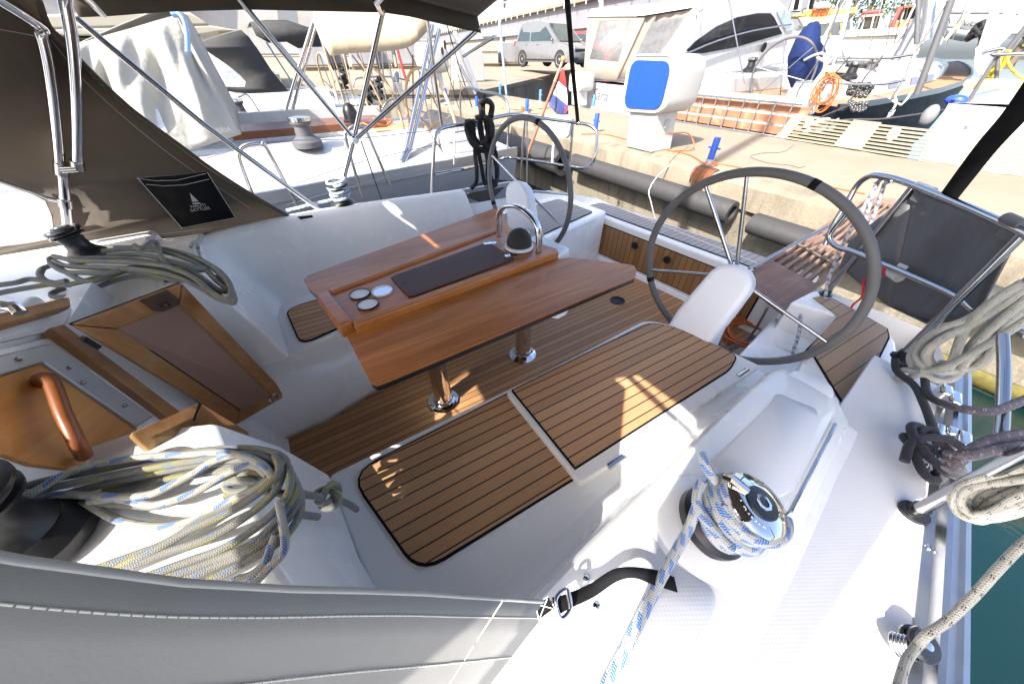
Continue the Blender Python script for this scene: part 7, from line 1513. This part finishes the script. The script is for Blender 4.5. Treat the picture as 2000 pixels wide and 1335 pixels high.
# pallets of wrapped stone
rd = random.Random(9)
def pallet(px, py, d, s, label, mat, rough_=False):
    p = GD(px, py, d); p.z = gz(p.x, p.y); root = thing('stone_pallet', label, 'pallet', p, 'pallets of stone on the quay'); ang = math.atan2(B_.y - A_.y, B_.x - A_.x); Mr = Matrix.Translation(p) @ Matrix.Rotation(ang, 4, 'Z')
    m = MB(); 
    for k in (-.4, 0, .4): m.box((k * s - .06, -.5 * s, 0), (k * s + .06, .5 * s, .11), Mr)
    m.box((-.55 * s, -.5 * s, .11), (.55 * s, .5 * s, .15), Mr); m.build('pallet_base', wood_slat, root)
    if rough_:
        m = MB()
        for i in range(5):
            for j in range(9):
                x = -.55 * s + j * .122 * s; w_ = rd.uniform(.07, .125) * s; m.box((x, -.5 * s - rd.uniform(0, .04), .155 + i * .16 * s), (x + w_, .4 * s, .155 + (i + 1) * .16 * s - .015), Mr)
        m.build('rubble', concrete_mat('rubble_stone', (.26, .24, .20), (.50, .46, .38), (.12, .1, .08), 9, .4), root)
    else:
        m = MB(); m.grid(lambda u, v: Mr @ V((.55 * s * math.cos(2 * math.pi * u) * (abs(math.cos(2 * math.pi * u)) ** -.6 if abs(math.cos(2 * math.pi * u)) > .1 else 1), 0, 0)), 1, 1) if False else None
        m.box((-.55 * s, -.5 * s, .155), (.55 * s, .5 * s, .95 * s), Mr); m.build('wrapped_load', mat, root, bevel=.05, seg=3)
    return root
for px, py, d, lab in ((655, 124, 23, 'white wrapped pallet left of the pole leaning past the bimini'), (712, 128, 22, 'white wrapped pallet under the middle of the cream bimini'), (745, 126, 22.5, 'white wrapped pallet left of the red post'), (800, 125, 22, 'white wrapped pallet just right of the red post'), (835, 120, 24, 'white wrapped pallet behind the twin poles'), (620, 126, 22, 'white wrapped pallet at the left end of the row'), (990, 106, 27, 'white wrapped pallet beside the rubble stones left of the car')): pallet(px, py, d, 1.15, lab, stone_wrap)
pallet(953, 108, 26, 1.1, 'pallet of loose grey rubble stone left of the car', None, True); pallet(1003, 103, 28, 1.0, 'pallet of stacked kerb stones just behind the car', None, True)
pp_ = GD(915, 150, 15.5); pp_.z = gz(pp_.x, pp_.y); m = MB(); m.hexa([pp_ + V((-.5, -.3, 0)), pp_ + V((.5, -.3, 0)), pp_ + V((.5, .3, 0)), pp_ + V((-.5, .3, 0))], [pp_ + V((-.55, -.3, .75)), pp_ + V((.5, -.3, .75)), pp_ + V((.5, .3, .75)), pp_ + V((-.55, .3, .75))]); m.build('planter', white_paint, None, 'white concrete block planter on the quay behind the stays', 'planter', bevel=.02)
m = MB(); m.grid(lambda u, v: V((-40 + 160 * u, 0, 0)), 1, 1) if False else None
# trees on the slope behind
def tree(px, d, h, label, seed):
    p = GD(px, 100, d); p.z = .9; root = thing('tree', label, 'tree', p, 'trees behind the boats at upper right'); r_ = random.Random(seed)
    m = MB(); m.tube(smoothpts([p, p + V((.1, .1, h * .35)), p + V((.2, -.1, h * .7))], 4), .18, 8, r1=.06)
    for k in range(6): a = k * 1.05; b0 = p + V((.1, .05, h * (.3 + .06 * k))); m.tube([b0, b0 + V((math.cos(a) * h * .22, math.sin(a) * h * .22, h * .2))], .06, 6, r1=.02)
    m.build('trunk', plain('bark', (.12, .09, .06), .9), root)
    m = MB(); cl = [(V((r_.gauss(0, .20), r_.gauss(0, .20), r_.uniform(.30, 1.0))) * h, r_.uniform(.12, .22) * h) for _ in range(16)]
    for c, rr in cl:
        for _ in range(150):
            v = V((r_.gauss(0, 1), r_.gauss(0, 1), r_.gauss(0, 1))).normalized() * rr * (r_.random() ** .33); o = p + c + v; u = V((r_.gauss(0, 1), r_.gauss(0, 1), r_.gauss(0, 1))).normalized(); w = u.orthogonal().normalized(); s = .13
            m.face([m.pt(o + u * s), m.pt(o + w * s * .6), m.pt(o - u * s), m.pt(o - w * s * .6)])
    m.build('crown', leafm, root, smooth=0)
def leaf_mat():
    m = NT('foliage'); return m.out(m.mix(m.noise(scale=.9, detail=4), (.035, .065, .018), (.11, .15, .045)), .7)
leafm = leaf_mat()
tree(1628, 38, 7, 'leafy green tree behind the yellow rescue boat', 1); tree(1660, 44, 8, 'taller green tree behind the wheelhouse boat with maroon roof', 2); tree(1992, 30, 7, 'green tree showing at the top right corner', 3)
# ================================================================ LIGHT, SKY, CAMERA
EL, AZ = R(44), R(16)          # sun height; light travels towards +x (aft) and AZ towards starboard
sd = bpy.data.lights.new('sun', 'SUN'); sd.energy = 3.0; sd.angle = R(.53); sd.color = (1, .955, .89)
so = bpy.data.objects.new('sun', sd); COL.objects.link(so)
ld = Vector((math.cos(EL) * math.cos(AZ), math.cos(EL) * math.sin(AZ), -math.sin(EL)))
so.rotation_euler = ld.to_track_quat('-Z', 'Y').to_euler(); so.location = (-4, -2, 8)
w = bpy.data.worlds.new('World'); S.world = w; w.use_nodes = True
nt = w.node_tree; bg = nt.nodes['Background']; sk = nt.nodes.new('ShaderNodeTexSky'); sk.sky_type = 'NISHITA'; sk.sun_disc = False
sk.sun_elevation = EL; sk.sun_rotation = math.atan2(-ld.x, -ld.y); sk.air_density = .75; sk.dust_density = 3.0; sk.ozone_density = .6
nt.links.new(sk.outputs[0], bg.inputs[0]); bg.inputs[1].default_value = .12
cd = bpy.data.cameras.new('camera'); co = bpy.data.objects.new('camera', cd); COL.objects.link(co); S.camera = co
cd.sensor_width = 36; cd.lens = F / CW * 36; cd.clip_end = 2000; cd.clip_start = .02
co.matrix_world = Matrix(((_x[0], -_x[1], -_x[2], CAM.x), (_y[0], -_y[1], -_y[2], CAM.y), (_z[0], -_z[1], -_z[2], CAM.z), (0, 0, 0, 1)))
S.view_settings.view_transform = 'Standard'; S.view_settings.look = 'None'; S.view_settings.exposure = 2.2; S.view_settings.gamma = 1; S.view_settings.use_curve_mapping = False
S.cycles.max_bounces = 12; S.cycles.diffuse_bounces = 8; S.cycles.glossy_bounces = 4; S.cycles.transparent_max_bounces = 12; S.cycles.use_denoising = True
